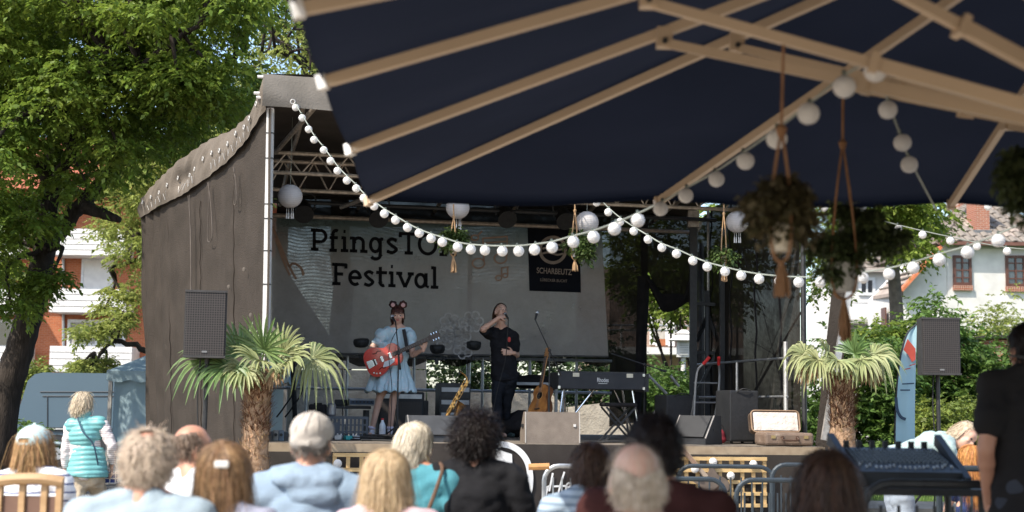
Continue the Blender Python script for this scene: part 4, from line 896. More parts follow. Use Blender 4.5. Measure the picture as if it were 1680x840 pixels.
# ---------------------------------------------------------------- strings of white globe lamps
BULB = M('paper_globe', (.80, .78, .75), .7, (.74, .72, .69), 6, .15, 40, trans=.3)
CABLE = M('lamp_cable', (.30, .32, .27), .6)
bm_ = MB(); bm_.ell((0, 0, -.041), (.04, .04, .04), None, 18, 12)
for k in range(5):
    z = -.041 + (k - 2) * .013; r_ = math.sqrt(.04 ** 2 - (z + .041) ** 2) + .0004; bm_.tube([(r_ * math.cos(a), r_ * math.sin(a), z) for a in [j * math.pi / 9 for j in range(18)]], .0008, 4, closed=True)
BULBME = bm_.mesh('bulb', True); BULBME.materials.append(BULB)
sk_ = MB(); sk_.lathe([(.008, -.004), (.009, .016), (.004, .02)], 8); SOCK = sk_.mesh('socket'); SOCK.materials.append(M('socket_green', (.1, .12, .1), .5))
def string_light(label, pts, ends, scale=1.0, group='strings of white globe lamps'):
    """pts: bulb centres (px, py, Y)"""
    P = [at(x, y, Y) for x, y, Y in pts]; top = [p + UP * (.045 * scale) for p in P]
    t = thing('string_light', label, 'string lights', top[0], group)
    line = ([ends[0]] if ends[0] is not None else []) + top + ([ends[1]] if ends[1] is not None else [])
    q = MB(); q.tube(curve_pts(line, 3), .0055, 5); q.build('cable', CABLE, t)
    for p in top:
        o = link('bulb', BULBME, None, t, p - abspos(t)); o.scale = (scale,) * 3; o.rotation_euler = (rnd.uniform(-.2, .2), rnd.uniform(-.2, .2), rnd.uniform(0, 6)); link('socket', SOCK, None, o)
    return t
S1 = [(485, 177), (495, 194), (506, 213), (516, 230), (530, 247), (543, 265), (555, 281), (570, 297), (584, 310), (598, 326), (615, 339), (632, 351.5), (649, 362), (668, 374), (686, 383.5), (707, 392), (726, 398), (750, 406), (772, 410), (796, 412), (823, 413), (849, 413), (878, 410.6), (905, 407), (939.5, 398), (972.6, 390), (1010, 377), (1046, 363), (1086, 344), (1126, 322), (1173.5, 296), (1220, 266), (1275, 229.6), (1328, 189.6), (1385, 144), (1436, 117)]
YST = on_line(struts[1][0], struts[1][1], 1436).y
def yint(x, tab):
    for (x0, y0), (x1, y1) in zip(tab[:-1], tab[1:]):
        if x <= x1: return y0 + (y1 - y0) * (x - x0) / (x1 - x0)
    return tab[-1][1]
y1t = [(480, 15.5), (600, 13.6), (720, 12.0), (850, 10.5), (1010, 8.6), (1090, 7.7), (1180, 7.05), (1280, YST + .55), (1440, YST)]
string_light('long string of white globes from the stage roof corner up into the parasol', [(x, y, yint(x, y1t)) for x, y in S1], (st(.3, 0, zf1 - 1.0), on_line(struts[1][0], struts[1][1], 1436)))
S2 = [(979.5, 333), (999, 349), (1018, 365), (1040.5, 380), (1062.6, 393.5), (1085, 407), (1110.6, 417), (1135.6, 428.6), (1159.7, 438.5), (1188, 446.4), (1214.5, 453), (1245.7, 458.7), (1277.5, 462), (1310, 464), (1345.7, 464), (1381, 461.5), (1417, 457), (1457, 451), (1499, 441), (1541, 428), (1588, 415), (1638, 396), (1690, 372), (1745, 345)]
y2t = [(970, 14.6), (1110, 12.6), (1280, 11), (1450, 9.6), (1640, 8.4), (1760, 7.9)]
string_light('string of white globes sagging low across the right half of the stage', [(x, y, yint(x, y2t)) for x, y in S2], (st(3.5, .6, atv(965, 318, .6).z - 1), at(1800, 318, 7.7)))
string_light('short string of shaded globes under the parasol at upper right', [(1457, 183, 6.0), (1477, 236, 6.35), (1490, 272, 6.6)], (on_line(struts[1][0], struts[1][1], 1440), pC - UP * .03 - e1 * .08))
S4 = [(1353, 342), (1392, 353), (1432, 365), (1473, 376), (1514, 386), (1560, 396), (1603, 405), (1651, 413), (1700, 418)]
string_light('farther string of small white globes in front of the maple and white house', [(x, y, 13.6) for x, y in S4], (st(5.6, .3, 2.6), at(1760, 420, 13.6)), .95)
string_light('pair of small white globes beside the house chimney under the parasol edge', [(1620, 340, 13.8), (1658, 351, 13.6), (1705, 362, 13.4)], (at(1560, 318, 14), at(1760, 365, 13.2)), .95)
# paper lanterns on the stage
PAPER = M('lantern_paper', (.66, .63, .62), .75, (.60, .57, .56), 4, .1, 40, trans=.35)
def lantern(label, px, py, Y, d=.285, zs=None):
    c = at(px, py, Y); t = thing('paper_lantern', label, 'lantern', c, 'round paper lanterns hanging on the stage'); r_ = d / 2
    q = MB(); prof = []
    for i in range(45):
        a = -math.pi / 2 + .28 + (math.pi - .56) * i / 44; rr = r_ * math.cos(a) * (1 + .008 * (i % 2)); prof.append((rr, r_ * .96 * math.sin(a)))
    q.lathe(prof, 28, None); q.build('shade', PAPER, t, smooth=False, local=True)
    q = MB()
    for k in range(13):
        z = -r_ * .9 + k * r_ * .15; rr = math.sqrt(max(r_ * r_ - (z / .96) ** 2, .001)) + .002
        q.tube([(rr * math.cos(a), rr * math.sin(a), z) for a in [j * math.pi / 12 for j in range(24)]], .0014, 4, closed=True)
    q.build('wire_hoops', M('lantern_wire', (.55, .52, .5), .6), t, local=True)
    q = MB(); q.tube([(0, 0, r_), (0, 0, r_ + .9)], .003, 4); q.build('cord', CABLE, t, local=True)
    for dx in (-.035, -.012, .02, .04):
        q = MB(); q.tube([(dx, 0, -r_ * .95), (dx, .005, -r_ - .08)], .0025, 4); q.tube([(dx, .005, -r_ - .05), (dx, .005, -r_ - .12)], [.005, .009], 6); q.build('tassel', WHITE, t, local=True)
    return t
lantern('white paper lantern near the left front pole of the stage', 476, 322, 16.4)
lantern('white paper lantern above the word PfingsTON on the banner', 751, 341, 16.9, .28)
lantern('white paper lantern above the dark logo panel', 963, 365, 17.0, .28)
lantern('white paper lantern in front of the dark right mesh', 1209.5, 364, 17.6, .285)
# ---------------------------------------------------------------- hanging planters in macrame
ROPE = M('jute_rope', (.26, .14, .075), .9, (.19, .10, .05), 30, .5, 120)
ROPEF = M('jute_rope_pale', (.42, .27, .15), .9, (.32, .2, .11), 30, .5, 120)
POT = M('pale_pot', (.52, .46, .36), .6, (.44, .38, .29), 5)
ZINC = M('zinc_pot', (.42, .41, .38), .45, (.33, .32, .3), 6, metal=.3)
PLD = M('hanging_leaf_dark', (.065, .085, .03), .6, (.04, .055, .02), 3, trans=.25, island=.3)
PLG = M('hanging_leaf_green', (.07, .11, .025), .6, (.045, .07, .016), 3, trans=.25, island=.3)
def planter(label, px, Y, ytop, yknot, ypot, yend, pw_px, ph_px, plant, pm, potm, rope, group=None, top=None, seed=1, leaf=.032, sprigs=36):
    u = Y / FPX; c = at(px, ypot, Y); t = thing('hanging_planter', label, 'hanging plant', c, group)
    T_ = top if top is not None else at(px, ytop, Y); kn = at(px, yknot, Y); rw, rh = pw_px * u / 2, ph_px * u
    kn = V((lerp(T_.x, c.x, .7), lerp(T_.y, c.y, .7), kn.z))
    q = MB(); q.lathe([(.001, -rh), (rw * .78, -rh), (rw, 0), (rw * .93, .0), (rw * .9, -.01), (.001, -.015)], 20, Matrix.Translation(c)); q.build('pot', potm, t, smooth=False)
    q = MB(); q.tube([T_, kn], .006 * Y / 6 if Y < 9 else .009, 6); q.tube([kn + UP * .015, kn, kn - UP * .03], [.008, .02, .012], 8)
    for k in range(4):
        a = k * math.pi / 2 + .6; d = V((math.cos(a), math.sin(a), 0)); e = c + d * (rw * 1.06) - UP * rh * .1; q.tube(curve_pts([kn, lerp(kn, e, .5) + d * .01, e, c + d * rw * .82 - UP * (rh + .005), c - UP * (rh + .04)], 4), .0055 if Y < 9 else .0075, 5)
    q.build('macrame_cord', rope, t)
    bt = c - UP * (rh + .03); en = at(px, yend, Y); L_ = bt.z - en.z; q = MB()
    for k in range(16):
        a = k * 2.4; r_ = .012 * (k % 3) * (1 if Y < 9 else 1.4); q.tube([bt, bt + V((math.cos(a) * r_, math.sin(a) * r_, -L_ * .5)), bt + V((math.cos(a) * r_ * 1.2, math.sin(a) * r_ * 1.2, -L_ * rnd.uniform(.85, 1)))], .006 if Y < 9 else .008, 5)
    q.build('tassel', rope, t)
    cl = clusters_in(plant, 24 if Y < 9 else 12, Y - .06, Y + .06, .012 if Y < 9 else .04, .03 if Y < 9 else .07, seed)
    q = MB()
    for cc, rr in cl: q.tube(curve_pts([c + V((rnd.uniform(-rw, rw) * .6, rnd.uniform(-rw, rw) * .6, 0)), lerp(c, cc, .5) + UP * .08, cc], 3), .004, 5)
    q.build('stem', pm, t); leaf_obj('foliage', leaves(cl, sprigs, 5, leaf, .5, .9), pm, t); return t
s1 = on_line(struts[1][0], struts[1][1], 1285)
planter('shaded bushy brown plant in a cream pot hanging under the parasol, left of two', 1281, s1.y + .15, 20, 215, 368, 488, 44, 46, [(1236, 305), (1262, 292), (1290, 298), (1328, 310), (1335, 345), (1318, 372), (1280, 368), (1240, 372)], M('hanging_leaf_brown', (.085, .07, .03), .6, (.055, .042, .02), 3, trans=.2, island=.3), POT, ROPE, 'planters hanging under the parasol', top=s1, seed=61)
s4 = on_line(struts[4][0], struts[4][1], 1383)
planter('shaded plant with trailing fern leaves in a zinc pot under the parasol, right of two', 1384, s4.y + .1, 100, 236, 432, 560, 54, 46, [(1338, 350), (1380, 338), (1440, 345), (1475, 375), (1465, 430), (1420, 420), (1390, 435), (1345, 470), (1335, 420)], PLD, ZINC, ROPE, 'planters hanging under the parasol', top=s4, seed=62)
planter('dark plant cut off by the right frame edge below the parasol', 1705, 5.6, -40, 150, 300, 420, 50, 50, [(1655, 255), (1680, 240), (1740, 240), (1740, 360), (1690, 350), (1668, 330), (1650, 300)], PLD, POT, ROPE, 'planters hanging under the parasol', seed=63)
planter('small hanging plant in front of the letters TON on the banner', 744, 16.6, 335, 355, 402, 448, 12, 14, [(737, 382), (754, 382), (756, 396), (735, 396)], PLG, POT, ROPEF, 'planters hanging on the stage', seed=64, leaf=.05, sprigs=26)
planter('trailing green hanging plant in front of the dark logo panel', 943, 16.8, 300, 345, 408, 446, 13, 14, [(925, 385), (955, 378), (972, 400), (962, 425), (950, 405), (925, 402)], PLG, ZINC, ROPEF, 'planters hanging on the stage', seed=65, leaf=.05, sprigs=26)
planter('sparse hanging plant in long macrame before the dark right mesh', 1187.5, 17.2, 325, 350, 420, 463, 11, 14, [(1170, 412), (1188, 404), (1206, 412), (1204, 428), (1172, 428)], PLG, POT, ROPEF, 'planters hanging on the stage', seed=66, leaf=.05, sprigs=16)
# ---------------------------------------------------------------- equipment
def grille_mat(name, c1, c2, sc):
    m = M(name, c1, .6); t = m.node_tree; N = t.nodes; L = t.links; b = N['Principled BSDF']; tc = N.new('ShaderNodeTexCoord')
    v = N.new('ShaderNodeTexVoronoi'); v.inputs['Scale'].default_value = sc; v.inputs['Randomness'].default_value = 0.05; L.new(tc.outputs['Object'], v.inputs['Vector'])
    r = N.new('ShaderNodeValToRGB'); r.color_ramp.elements[0].position = .32; r.color_ramp.elements[1].position = .42; r.color_ramp.elements[0].color = (*c2, 1); r.color_ramp.elements[1].color = (*c1, 1)
    L.new(v.outputs['Distance'], r.inputs[0]); L.new(r.outputs[0], b.inputs['Base Color']); return m
GRILLE = grille_mat('speaker_grille', (.046, .038, .034), (.006, .0055, .0055), 42)
CAB = M('speaker_cabinet', (.045, .042, .040), .6, (.032, .03, .029), 12, .3, 150)
CABB = M('black_cabinet', (.016, .017, .019), .55, (.022, .023, .025), 8, .2, 90)
CHROME = M('chrome', (.72, .73, .75), .2, (.6, .61, .63), 4, metal=1.0)
RED = M('red_plastic', (.55, .03, .03), .4)
def prism_yz(poly, w_):                                                    # profile in local (y,z), width along x
    return MB().prism([(y, z) for y, z in poly], w_, Matrix(((0, 0, 1, w_ / 2), (1, 0, 0, 0), (0, 1, 0, 0), (0, 0, 0, 1))))
def pa_speaker(label, x0, y0, x1, y1, Y, rz, base_y, group, tilt=0):
    c = at((x0 + x1) / 2, (y0 + y1) / 2, Y); wd = (x1 - x0) * Y / FPX; ht = (y1 - y0) * Y / FPX
    s = thing('pa_speaker', label, 'loudspeaker', c - UP * ht / 2, group, rz); dp = wd * .82
    q = MB(); q.prism([(-wd / 2, 0), (wd / 2, 0), (wd * .36, dp), (-wd * .36, dp)], ht, Matrix.Translation((0, 0, ht))); o = q.build('cabinet', CAB, s, local=True)
    q = MB(); q.box((0, -.012, ht / 2), (wd * .94, .02, ht * .95), bev=.006); q.build('grille', GRILLE, s, local=True)
    for z in (.012, ht - .012): q = MB(); q.box((0, -.014, z), (wd, .03, .022)); q.build('edge_trim', CAB, s, local=True)
    q = MB(); q.box((.0, -.026, ht * .09), (.05, .008, .018)); q.build('badge', M('badge_grey', (.2, .2, .2), .4), s, local=True)
    q = MB(); q.box((wd * .42, dp * .5, ht * .6), (.02, .12, .03)); q.build('handle', BLACK, s, local=True)
    t = thing('speaker_stand', label.replace('loudspeaker', 'tripod pole under the loudspeaker').replace('black ', 'black ', 1), 'speaker stand', V((c.x, c.y + dp * .4, 0)), 'poles carrying the loudspeakers')
    q = MB(); q.tube([(0, 0, .25), (0, 0, c.z - ht / 2 - .002)], .024, 10); q.build('pole', BLACK, t, local=True)
    q = MB(); q.tube([(0, 0, .95), (0, 0, 1.02)], .034, 10); q.build('collar', BLACK, t, local=True)
    for k in range(3):
        a = k * 2.094 + .5; q = MB(); q.tube([(0, 0, .75), (math.cos(a) * .55, math.sin(a) * .55, .02)], .014, 8); q.build('leg', BLACK, t, local=True)
    q = MB(); q.tube(curve_pts([(-.06, -.03, c.z - ht / 2), (-.075, -.04, 1.5), (-.05, -.03, .9), (-.07, 0, .3)], 5), .008, 5); q.build('signal_cable', RUBBER, t, local=True)
    return s
sp_ = pa_speaker('black loudspeaker on a pole before the brown left stage wall', 303, 476, 371, 587, 14.2, R(9), 700, 'loudspeakers on poles')
pa_speaker('black loudspeaker on a pole before the green bushes at right', 1512, 521, 1576, 615, 16.5, R(2), 700, 'loudspeakers on poles')
def wedge(label, px, py, v, wd, ht, dp, rz, m, gm, name='floor_monitor'):
    p = floor_at(px, v); s = thing(name, label, 'monitor speaker', p, 'floor monitors on the stage', SA + rz)
    q = prism_yz([(-dp / 2, 0), (dp / 2, 0), (dp * .42, ht), (dp * .02, ht), (-dp / 2, ht * .22)], wd); q.build('cabinet', m, s, local=True)
    a = V((0, -dp / 2, ht * .25)); b = V((0, dp * .0, ht * .97)); q = MB(); q.bar(a + V((0, -.012, .004)), b + V((0, -.012, .004)), wd * .9, .014, up=(0, 1, 0)); q.build('grille', gm, s, local=True)
    for sx in (-1, 1):
        q = MB(); q.bar(V((sx * (wd / 2 + .001), -dp / 2, ht * .22)), V((sx * (wd / 2 + .001), dp * .02, ht)), .012, .012); q.build('edge_trim', M('edge_trim_grey', (.3, .28, .26), .5), s, local=True)
        q = MB(); q.box((sx * (wd / 2 + .003), .03, ht * .5), (.01, .10, .03)); q.build('handle', BLACK, s, local=True)
    return s
# brown wedge seen from its back, others
p = floor_at(902, .35); s = thing('floor_monitor', 'brown floor monitor speaker at the front edge of the stage', 'monitor speaker', p, 'floor monitors on the stage', SA - R(4))
BRN = M('brown_cabinet', (.185, .15, .12), .7, (.15, .12, .095), 10, .35, 120, wear=((.25, .21, .17), 14, .68))
q = prism_yz([(-.20, 0), (.24, 0), (.25, .12), (.0, .36), (-.17, .36)], .62); q.build('cabinet', BRN, s, local=True)
for sx in (-1, 1): q = MB(); q.bar((sx * .312, -.198, .01), (sx * .312, -.168, .36), .012, .014); q.build('edge_trim', M('worn_edge', (.42, .39, .35), .6), s, local=True)
q = MB(); q.box((.255, -.19, .21), (.028, .012, .03)); q.build('socket_plate', M('pale_plate', (.6, .58, .55), .5), s, local=True)
q = MB(); q.box((-.318, .02, .2), (.012, .12, .04)); q.build('handle', BLACK, s, local=True)
wedge('dark grey floor monitor beside the singer with red guitar', 716, 712, .75, .68, .30, .42, 0, M('grey_cabinet', (.045, .048, .052), .6, (.035, .037, .04), 10), M('grey_grille', (.05, .053, .058), .6))
wedge('black floor monitor turned sideways in front of the hand truck', 1143, 724, .55, .46, .34, .42, R(-48), CABB, CABB)
wedge('low black floor monitor behind the man singing', 775, 700, 2.6, .6, .3, .4, R(170), CABB, CABB)
def sub(label, px, v, wd, ht, dp, ymark=False, rz=0):
    p = floor_at(px, v); s = thing('bass_speaker', label, 'loudspeaker', p, 'black bass cabinets on the stage', SA + rz)
    q = MB(); q.box((0, 0, ht / 2 + .03), (wd, dp, ht), bev=.012); q.build('cabinet', CABB, s, local=True)
    q = MB(); q.box((0, -dp / 2 - .006, ht / 2 + .03), (wd * .92, .012, ht * .92)); q.build('grille', M('sub_grille', (.012, .012, .013), .7, (.018, .018, .019), 40), s, local=True)
    for sx in (-1, 1):
        for sy in (-1, 1): q = MB(); q.tube([(sx * wd * .4, sy * dp * .4, 0), (sx * wd * .4, sy * dp * .4, .03)], .02, 8); q.build('foot', RUBBER, s, local=True)
    if ymark: q = MB(); q.box((wd * .28, -dp / 2 - .02, ht * .42), (.05, .012, .035), Matrix.Rotation(.0, 4, 'Y')); q.build('blue_tape', M('blue_tape', (.02, .22, .6), .5), s, local=True)
    q = MB(); q.tube(curve_pts([(-wd * .3, -dp / 2, ht), (-wd * .1, -dp / 2 - .05, ht + .05), (wd * .2, -dp / 2 - .03, ht + .03)], 4), .008, 5); q.build('cable', RUBBER, s, local=True)
sub('large black bass cabinet left of the hand truck', 1110, 2.0, .44, .56, .5)
sub('large black bass cabinet right of the hand truck with blue tape', 1209, 1.0, .37, .62, .5, True)
# hand truck
p = floor_at(1160, 1.6); ht_ = thing('hand_truck', 'grey tubular hand truck with two red grips between the bass cabinets', 'hand truck', p, None, SA + R(10))
for sx in (-1, 1):
    q = MB(); q.tube(curve_pts([(sx * .17, .05, .02), (sx * .17, .02, .5), (sx * .17, -.02, .8), (sx * .15, -.05, .93), (sx * .10, -.12, 1.0)], 4), .015, 8); q.build('frame_tube', STEEL, ht_, local=True)
    q = MB(); q.tube([(sx * .112, -.10, .985), (sx * .07, -.18, 1.07)], .021, 8); q.build('grip', RED, ht_, local=True)
    q = MB(); q.tube([(sx * .24, .16, .13), (sx * .2, .16, .13)], .13, 18); w_ = q.build('wheel', RUBBER, ht_, local=True); q = MB(); q.tube([(sx * .245, .16, .13), (sx * .195, .16, .13)], .06, 14); q.build('rim', RED, w_, local=True)
    q = MB(); q.tube([(sx * .17, .02, .6), (sx * .17, .16, .13)], .011, 6); q.build('brace', STEEL, ht_, local=True)
for z in (.25, .5, .75): q = MB(); q.tube([(-.17, .03, z), (.17, .03, z)], .011, 6); q.build('crossbar', STEEL, ht_, local=True)
q = MB(); q.box((0, -.12, .012), (.4, .26, .012)); q.build('toe_plate', STEEL, ht_, local=True)
p = floor_at(1181, .9); bg = thing('tool_bag', 'small dark red bag on the deck beside the black floor monitor', 'bag', p, None, SA)
q = MB(); q.ell((0, 0, .09), (.07, .06, .09)); q.ell((0, 0, .05), (.085, .07, .05)); link('body', blob(q, .012), M('red_bag', (.25, .02, .03), .7, (.12, .012, .02), 12), bg); q = MB(); q.tube(curve_pts([(-.05, 0, .15), (-.03, -.01, .22), (.03, -.01, .22), (.05, 0, .15)], 4), .006, 5); q.build('handle', BLACK, bg, local=True)
# lifting towers at the rear right
tw = thing('lifting_tower', 'tall black lifting tower with two square uprights at the rear right of the stage', 'lifter', floor_at(1162, 4.0))
for px, v, wd, y0 in ((1137, 3.8, .10, 345), (1188, 3.6, .12, 430), (1160, 4.2, .075, 478)):
    a = floor_at(px, v); z = atv(px, y0, v).z; q = MB(); q.box((a.x, a.y, (1 + z) / 2 + .01), (wd, wd, z - 1), None); q.build('upright', BLACK, tw)
a = floor_at(1162, 4.2); q = MB(); q.tube([V((a.x, a.y, atv(1162, 482, 4.2).z)), V((a.x, a.y, atv(1162, 340, 4.2).z))], .022, 8); q.build('mast', ALU, tw)
for x0, y0, x1, y1 in ((1160, 520, 1143, 560), (1163, 520, 1178, 560), (1137, 498, 1188, 500), (1137, 578, 1188, 580), (1160, 500, 1160, 600), (1145, 640, 1185, 560)):
    q = MB(); q.bar(atv(x0, y0, 4.1), atv(x1, y1, 4.0), .045, .045); q.build('tower_brace', BLACK, tw)
for px in (1137, 1188): q = MB(); q.box(floor_at(px, 3.8) + UP * .02, (.5, .5, .04)); q.build('base_plate', BLACK, tw)
q = MB(); q.box(atv(1137, 360, 3.8), (.16, .16, .24)); q.build('head_bracket', TRUSSM, tw)
# wires
for pts in ([(1213, 400, 4.2), (1248, 497, 3.0), (1300, 700, .9)], [(1342, 405, 1.2), (1310, 460, 2.2), (1245, 620, 3.8)], [(1233, 560, 3.2), (1268, 580, 2.4), (1302, 672, .9)]):
    q = MB(); q.tube([atv(*p_) for p_ in pts], .005, 5); o = q.build('guy_wire', STEEL); tag(o, {1213: 'thin guy wire crossing the dark mesh from the white lantern down right', 1342: 'thin guy wire crossing the dark mesh from upper right down left', 1233: 'thin short guy wire running down to the suitcase'}[pts[0][0]], 'wire', 'guy wires by the right mesh')
# keyboard
p = atv(979, 626, 2.0); kb = thing('electric_piano', 'black electric piano case with silver latches on slanted metal legs', 'electric piano', floor_at(979, 2.1), None, SA)
u_ = (p - SO); fl = floor_at(979, 2.1); z0, z1 = atv(979, 639, 2.0).z - 1, atv(979, 612, 2.0).z - 1; Wk = 146 / FPX * atv(979, 626, 2.0).y
VINYL = M('black_tolex', (.024, .026, .03), .55, (.032, .034, .038), 10, .5, 200)
q = MB(); q.box((0, 0, (z0 + z1) / 2), (Wk, .46, z1 - z0), bev=.012); q.build('case', VINYL, kb, local=True)
q = MB(); q.box((Wk / 2 + .03, .0, (z0 + z1) / 2 - .01), (.06, .4, z1 - z0 + .02)); q.build('end_panel', BLACK, kb, local=True)
q = MB(); q.box((0, -.2, z1 + .006), (Wk * .99, .03, .02)); q.build('lid_edge', BLACK, kb, local=True)
for fx in (-.30, .32): q = MB(); q.box((Wk * fx, -.236, z1 - .03), (.085, .012, .05)); q.build('latch', M('nickel_latch', (.6, .55, .45), .35, metal=.6), kb, local=True)
for fx in (-.49, .485): 
    for zz in (z0 + .02, z1 - .02): q = MB(); q.box((Wk * fx, -.226, zz), (.03, .02, .035)); q.build('corner_cap', CHROME, kb, local=True)
to = text_obj('Rhodes', 'lettering', M('silver_print', (.7, .7, .68), .5), kb, abspos(kb), .15, .055, (R(90), 0, 0), off=.01); to.location = (.01, -.238, (z0 + z1) / 2 + .015)
q = MB(); q.box((.01, -.2375, (z0 + z1) / 2 - .03), (.12, .002, .006)); q.build('underline_print', M('silver_print', (.7, .7, .68), .5), kb, local=True)
for x0, x1, y_ in ((-.42, -.50, -.12), (-.36, -.30, .12), (.38, .46, -.12), (.33, .44, .14)):
    q = MB(); q.tube([(x0 * Wk, y_, z0), (x1 * Wk, y_ * 1.6, .0)], .014, 8); q.build('leg', CHROME, kb, local=True)
q = MB(); q.tube([(-.05 * Wk, -.05, z0), (-.38 * Wk, .05, .13)], .012, 8); q.build('leg_brace', CHROME, kb, local=True)
q = MB(); q.tube([(.2 * Wk, 0, z0), (.44 * Wk, .05, .12)], .010, 8); q.build('leg_brace', CHROME, kb, local=True)
# folding stool
p = floor_at(1014, 1.55); sl_ = thing('keyboard_stool', 'black folding stool with crossed legs below the electric piano', 'stool', p, None, SA)
hS = atv(1014, 664, 1.55).z - 1; q = MB(); q.box((0, 0, hS), (.42, .3, .05), bev=.02); q.build('seat', BLACKCLOTH, sl_, local=True)
for sy in (-1, 1):
    for sx in (-1, 1): q = MB(); q.bar((sx * .19, sy * .12 + sx * .01, hS - .03), (-sx * .19, sy * .12 + sx * .01, .015), .022, .022); q.build('leg', BLACK, sl_, local=True)
for sx in (-1, 1): q = MB(); q.tube([(sx * .19, -.2, .012), (sx * .19, .2, .012)], .012, 6); q.build('foot_bar', BLACK, sl_, local=True)
def mic_stand(label, px, v, ztop, boom_to=None, mic=True, boom_back=None, rz=0):
    p = floor_at(px, v); t = thing('microphone_stand', label, 'microphone stand', p, 'microphone stands on the stage')
    q = MB(); q.tube([(0, 0, .12), (0, 0, ztop)], .009, 8); q.build('pole', BLACK, t, local=True); q = MB(); q.tube([(0, 0, .1), (0, 0, ztop * .55)], .013, 8); q.build('sleeve', BLACK, t, local=True)
    for k in range(3): a = k * 2.094 + .3; q = MB(); q.tube([(0, 0, .16), (math.cos(a) * .28, math.sin(a) * .28, .012)], .008, 6); q.build('leg', BLACK, t, local=True)
    q = MB(); q.ell((0, 0, ztop), (.022, .022, .022)); q.build('clutch', BLACK, t, local=True)
    end = V((0, 0, ztop))
    if boom_to is not None:
        e = boom_to - p; d = (e - end).normalized(); bk = end - d * (boom_back or .15); q = MB(); q.tube([bk, e], .0075, 8); q.build('boom', BLACK, t, local=True); q = MB(); q.tube([bk, bk + d * .09], .014, 8); q.build('counterweight', BLACK, t, local=True); end = e
    if mic:
        d = V((0.1, .5, .35)).normalized() if mic is True else mic; q = MB(); q.tube([end, end + d * .13], [.011, .016], 10); mi = q.build('microphone', BLACK, t, local=True); q = MB(); q.ell(end + d * .155, (.026, .026, .03)); q.build('mesh_head', STEEL, mi, local=True)
    return t, end + p
mic_stand('black boom microphone stand beside the electric piano, boom leaning up left', 900, 1.5, atv(900, 575, 1.5).z - 1, atv(878, 524, 1.4), True, .36)
mic_stand('black microphone stand at the right end of the electric piano with flat boom', 1057, 2.3, atv(1057, 598, 2.3).z - 1, atv(1003, 580, 2.4), False, .3)
# silver tube frame
fr_ = thing('tube_frame', 'silver folding tube frame leaning beside the black bass cabinet', 'stand', floor_at(1080, 3.0))
for a, b in (((1062, 614), (1094, 646)), ((1084, 648), (1074, 714)), ((1050, 712), (1080, 668)), ((1100, 616), (1114, 634)), ((1060, 700), (1084, 690))):
    q = MB(); q.tube([atv(*a, 3.0), atv(*b, 3.0)], .02, 8); q.build('tube', ALU, fr_)
# acoustic guitar on its stand
def guitar_mesh(kind):
    out = {}
    W_ = [(-.0, .0), (.10, .008), (.165, .05), (.19, .12), (.175, .20), (.135, .27), (.125, .31), (.145, .37), (.135, .43), (.08, .475), (0, .485)]
    if kind == 'strat': W_ = [(0, 0), (.10, .01), (.16, .07), (.155, .16), (.125, .22), (.13, .29), (.155, .37), (.13, .40), (.07, .33), (0, .33)]
    R_ = curve_pts([V((x, y, 0)) for x, y in W_], 4)
    poly = [(p.x, p.y) for p in R_] + [(-p.x, p.y) for p in reversed(R_[1:-1])]; return poly
def guitar(name, label, cat, base, rot, body_m, top_m, thick, kind, scale=1.0, neck_m=None, hole=True, fb=None):
    t = thing(name, label, cat, base); t.rotation_euler = rot.to_euler(); t.scale = (scale,) * 3; poly = guitar_mesh(kind)
    q = MB(); q.prism(poly, thick, Matrix.Translation((0, 0, 0))); b = q.build('body', body_m, t, local=True)
    q = MB(); q.prism([(x * .965, y * .965 + .008) for x, y in poly], .004, Matrix.Translation((0, 0, .004))); b2 = q.build('soundboard', top_m, t, local=True)
    nb = .34 if kind == 'strat' else .47
    q = MB(); q.box((0, (nb + .86) / 2 - .05, .012), (.052, .50, .022), bev=.006); nk = q.build('neck', neck_m or M('neck_wood', (.30, .15, .06), .5), t, local=True)
    q = MB(); q.box((0, .66, .026), (.045, .46, .006)); q.build('fretboard', fb or M('fretboard', (.05, .028, .018), .5), nk, local=True)
    fr = MB()
    for k in range(14): fr.box((0, .86 - .43 * (1 - .94 ** k) * 1.6, .030), (.044, .003, .003))
    fr.build('frets', CHROME if fb else M('fret_dull', (.2, .19, .18), .5), nk, local=True)
    q = MB(); q.prism([(-.026, .86), (.026, .86), (.038, .90), (.034, 1.02), (-.034, 1.02), (-.038, .90)], .016, Matrix.Translation((0, 0, .018))); hd = q.build('headstock', neck_m or M('neck_wood', (.30, .15, .06), .5), t, local=True)
    for sx in (-1, 1):
        for k in range(3): q = MB(); q.tube([(sx * .03, .92 + k * .036, .012), (sx * .052, .92 + k * .036, .012)], .008, 6); q.build('tuner', CHROME, hd, local=True)
    st_ = MB()
    for k in range(6): st_.tube([((k - 2.5) * .0085, .13, .02), ((k - 2.5) * .006, .88, .034)], .0008, 3, cap=False)
    st_.build('strings', CHROME if fb else M('fret_dull', (.2, .19, .18), .5), t, local=True)
    q = MB(); q.box((0, .125, .012), (.09, .02, .014)); q.build('bridge', M('bridge_dark', (.05, .03, .02), .5), t, local=True)
    if hole:
        q = MB(); q.lathe([(.052, .0062), (.052, .0075)], 24, Matrix.Translation((0, .32, 0))); q.build('sound_hole', M('hole_dark', (.01, .008, .006), .9), b2, local=True)
        q = MB(); q.tube([(.056 * math.cos(a), .32 + .056 * math.sin(a), .0075) for a in [j * math.pi / 10 for j in range(20)]], .003, 4, closed=True); q.build('rosette', M('rosette', (.5, .3, .12), .5), b2, local=True)
    return t
def basis(xa, ya):
    y = V(ya).normalized(); z = V(xa).cross(y).normalized(); x = y.cross(z); return Matrix((x, y, z)).transposed()
g0 = floor_at(879, 1.7) + UP * .28; g1 = atv(896, 592, 1.9)
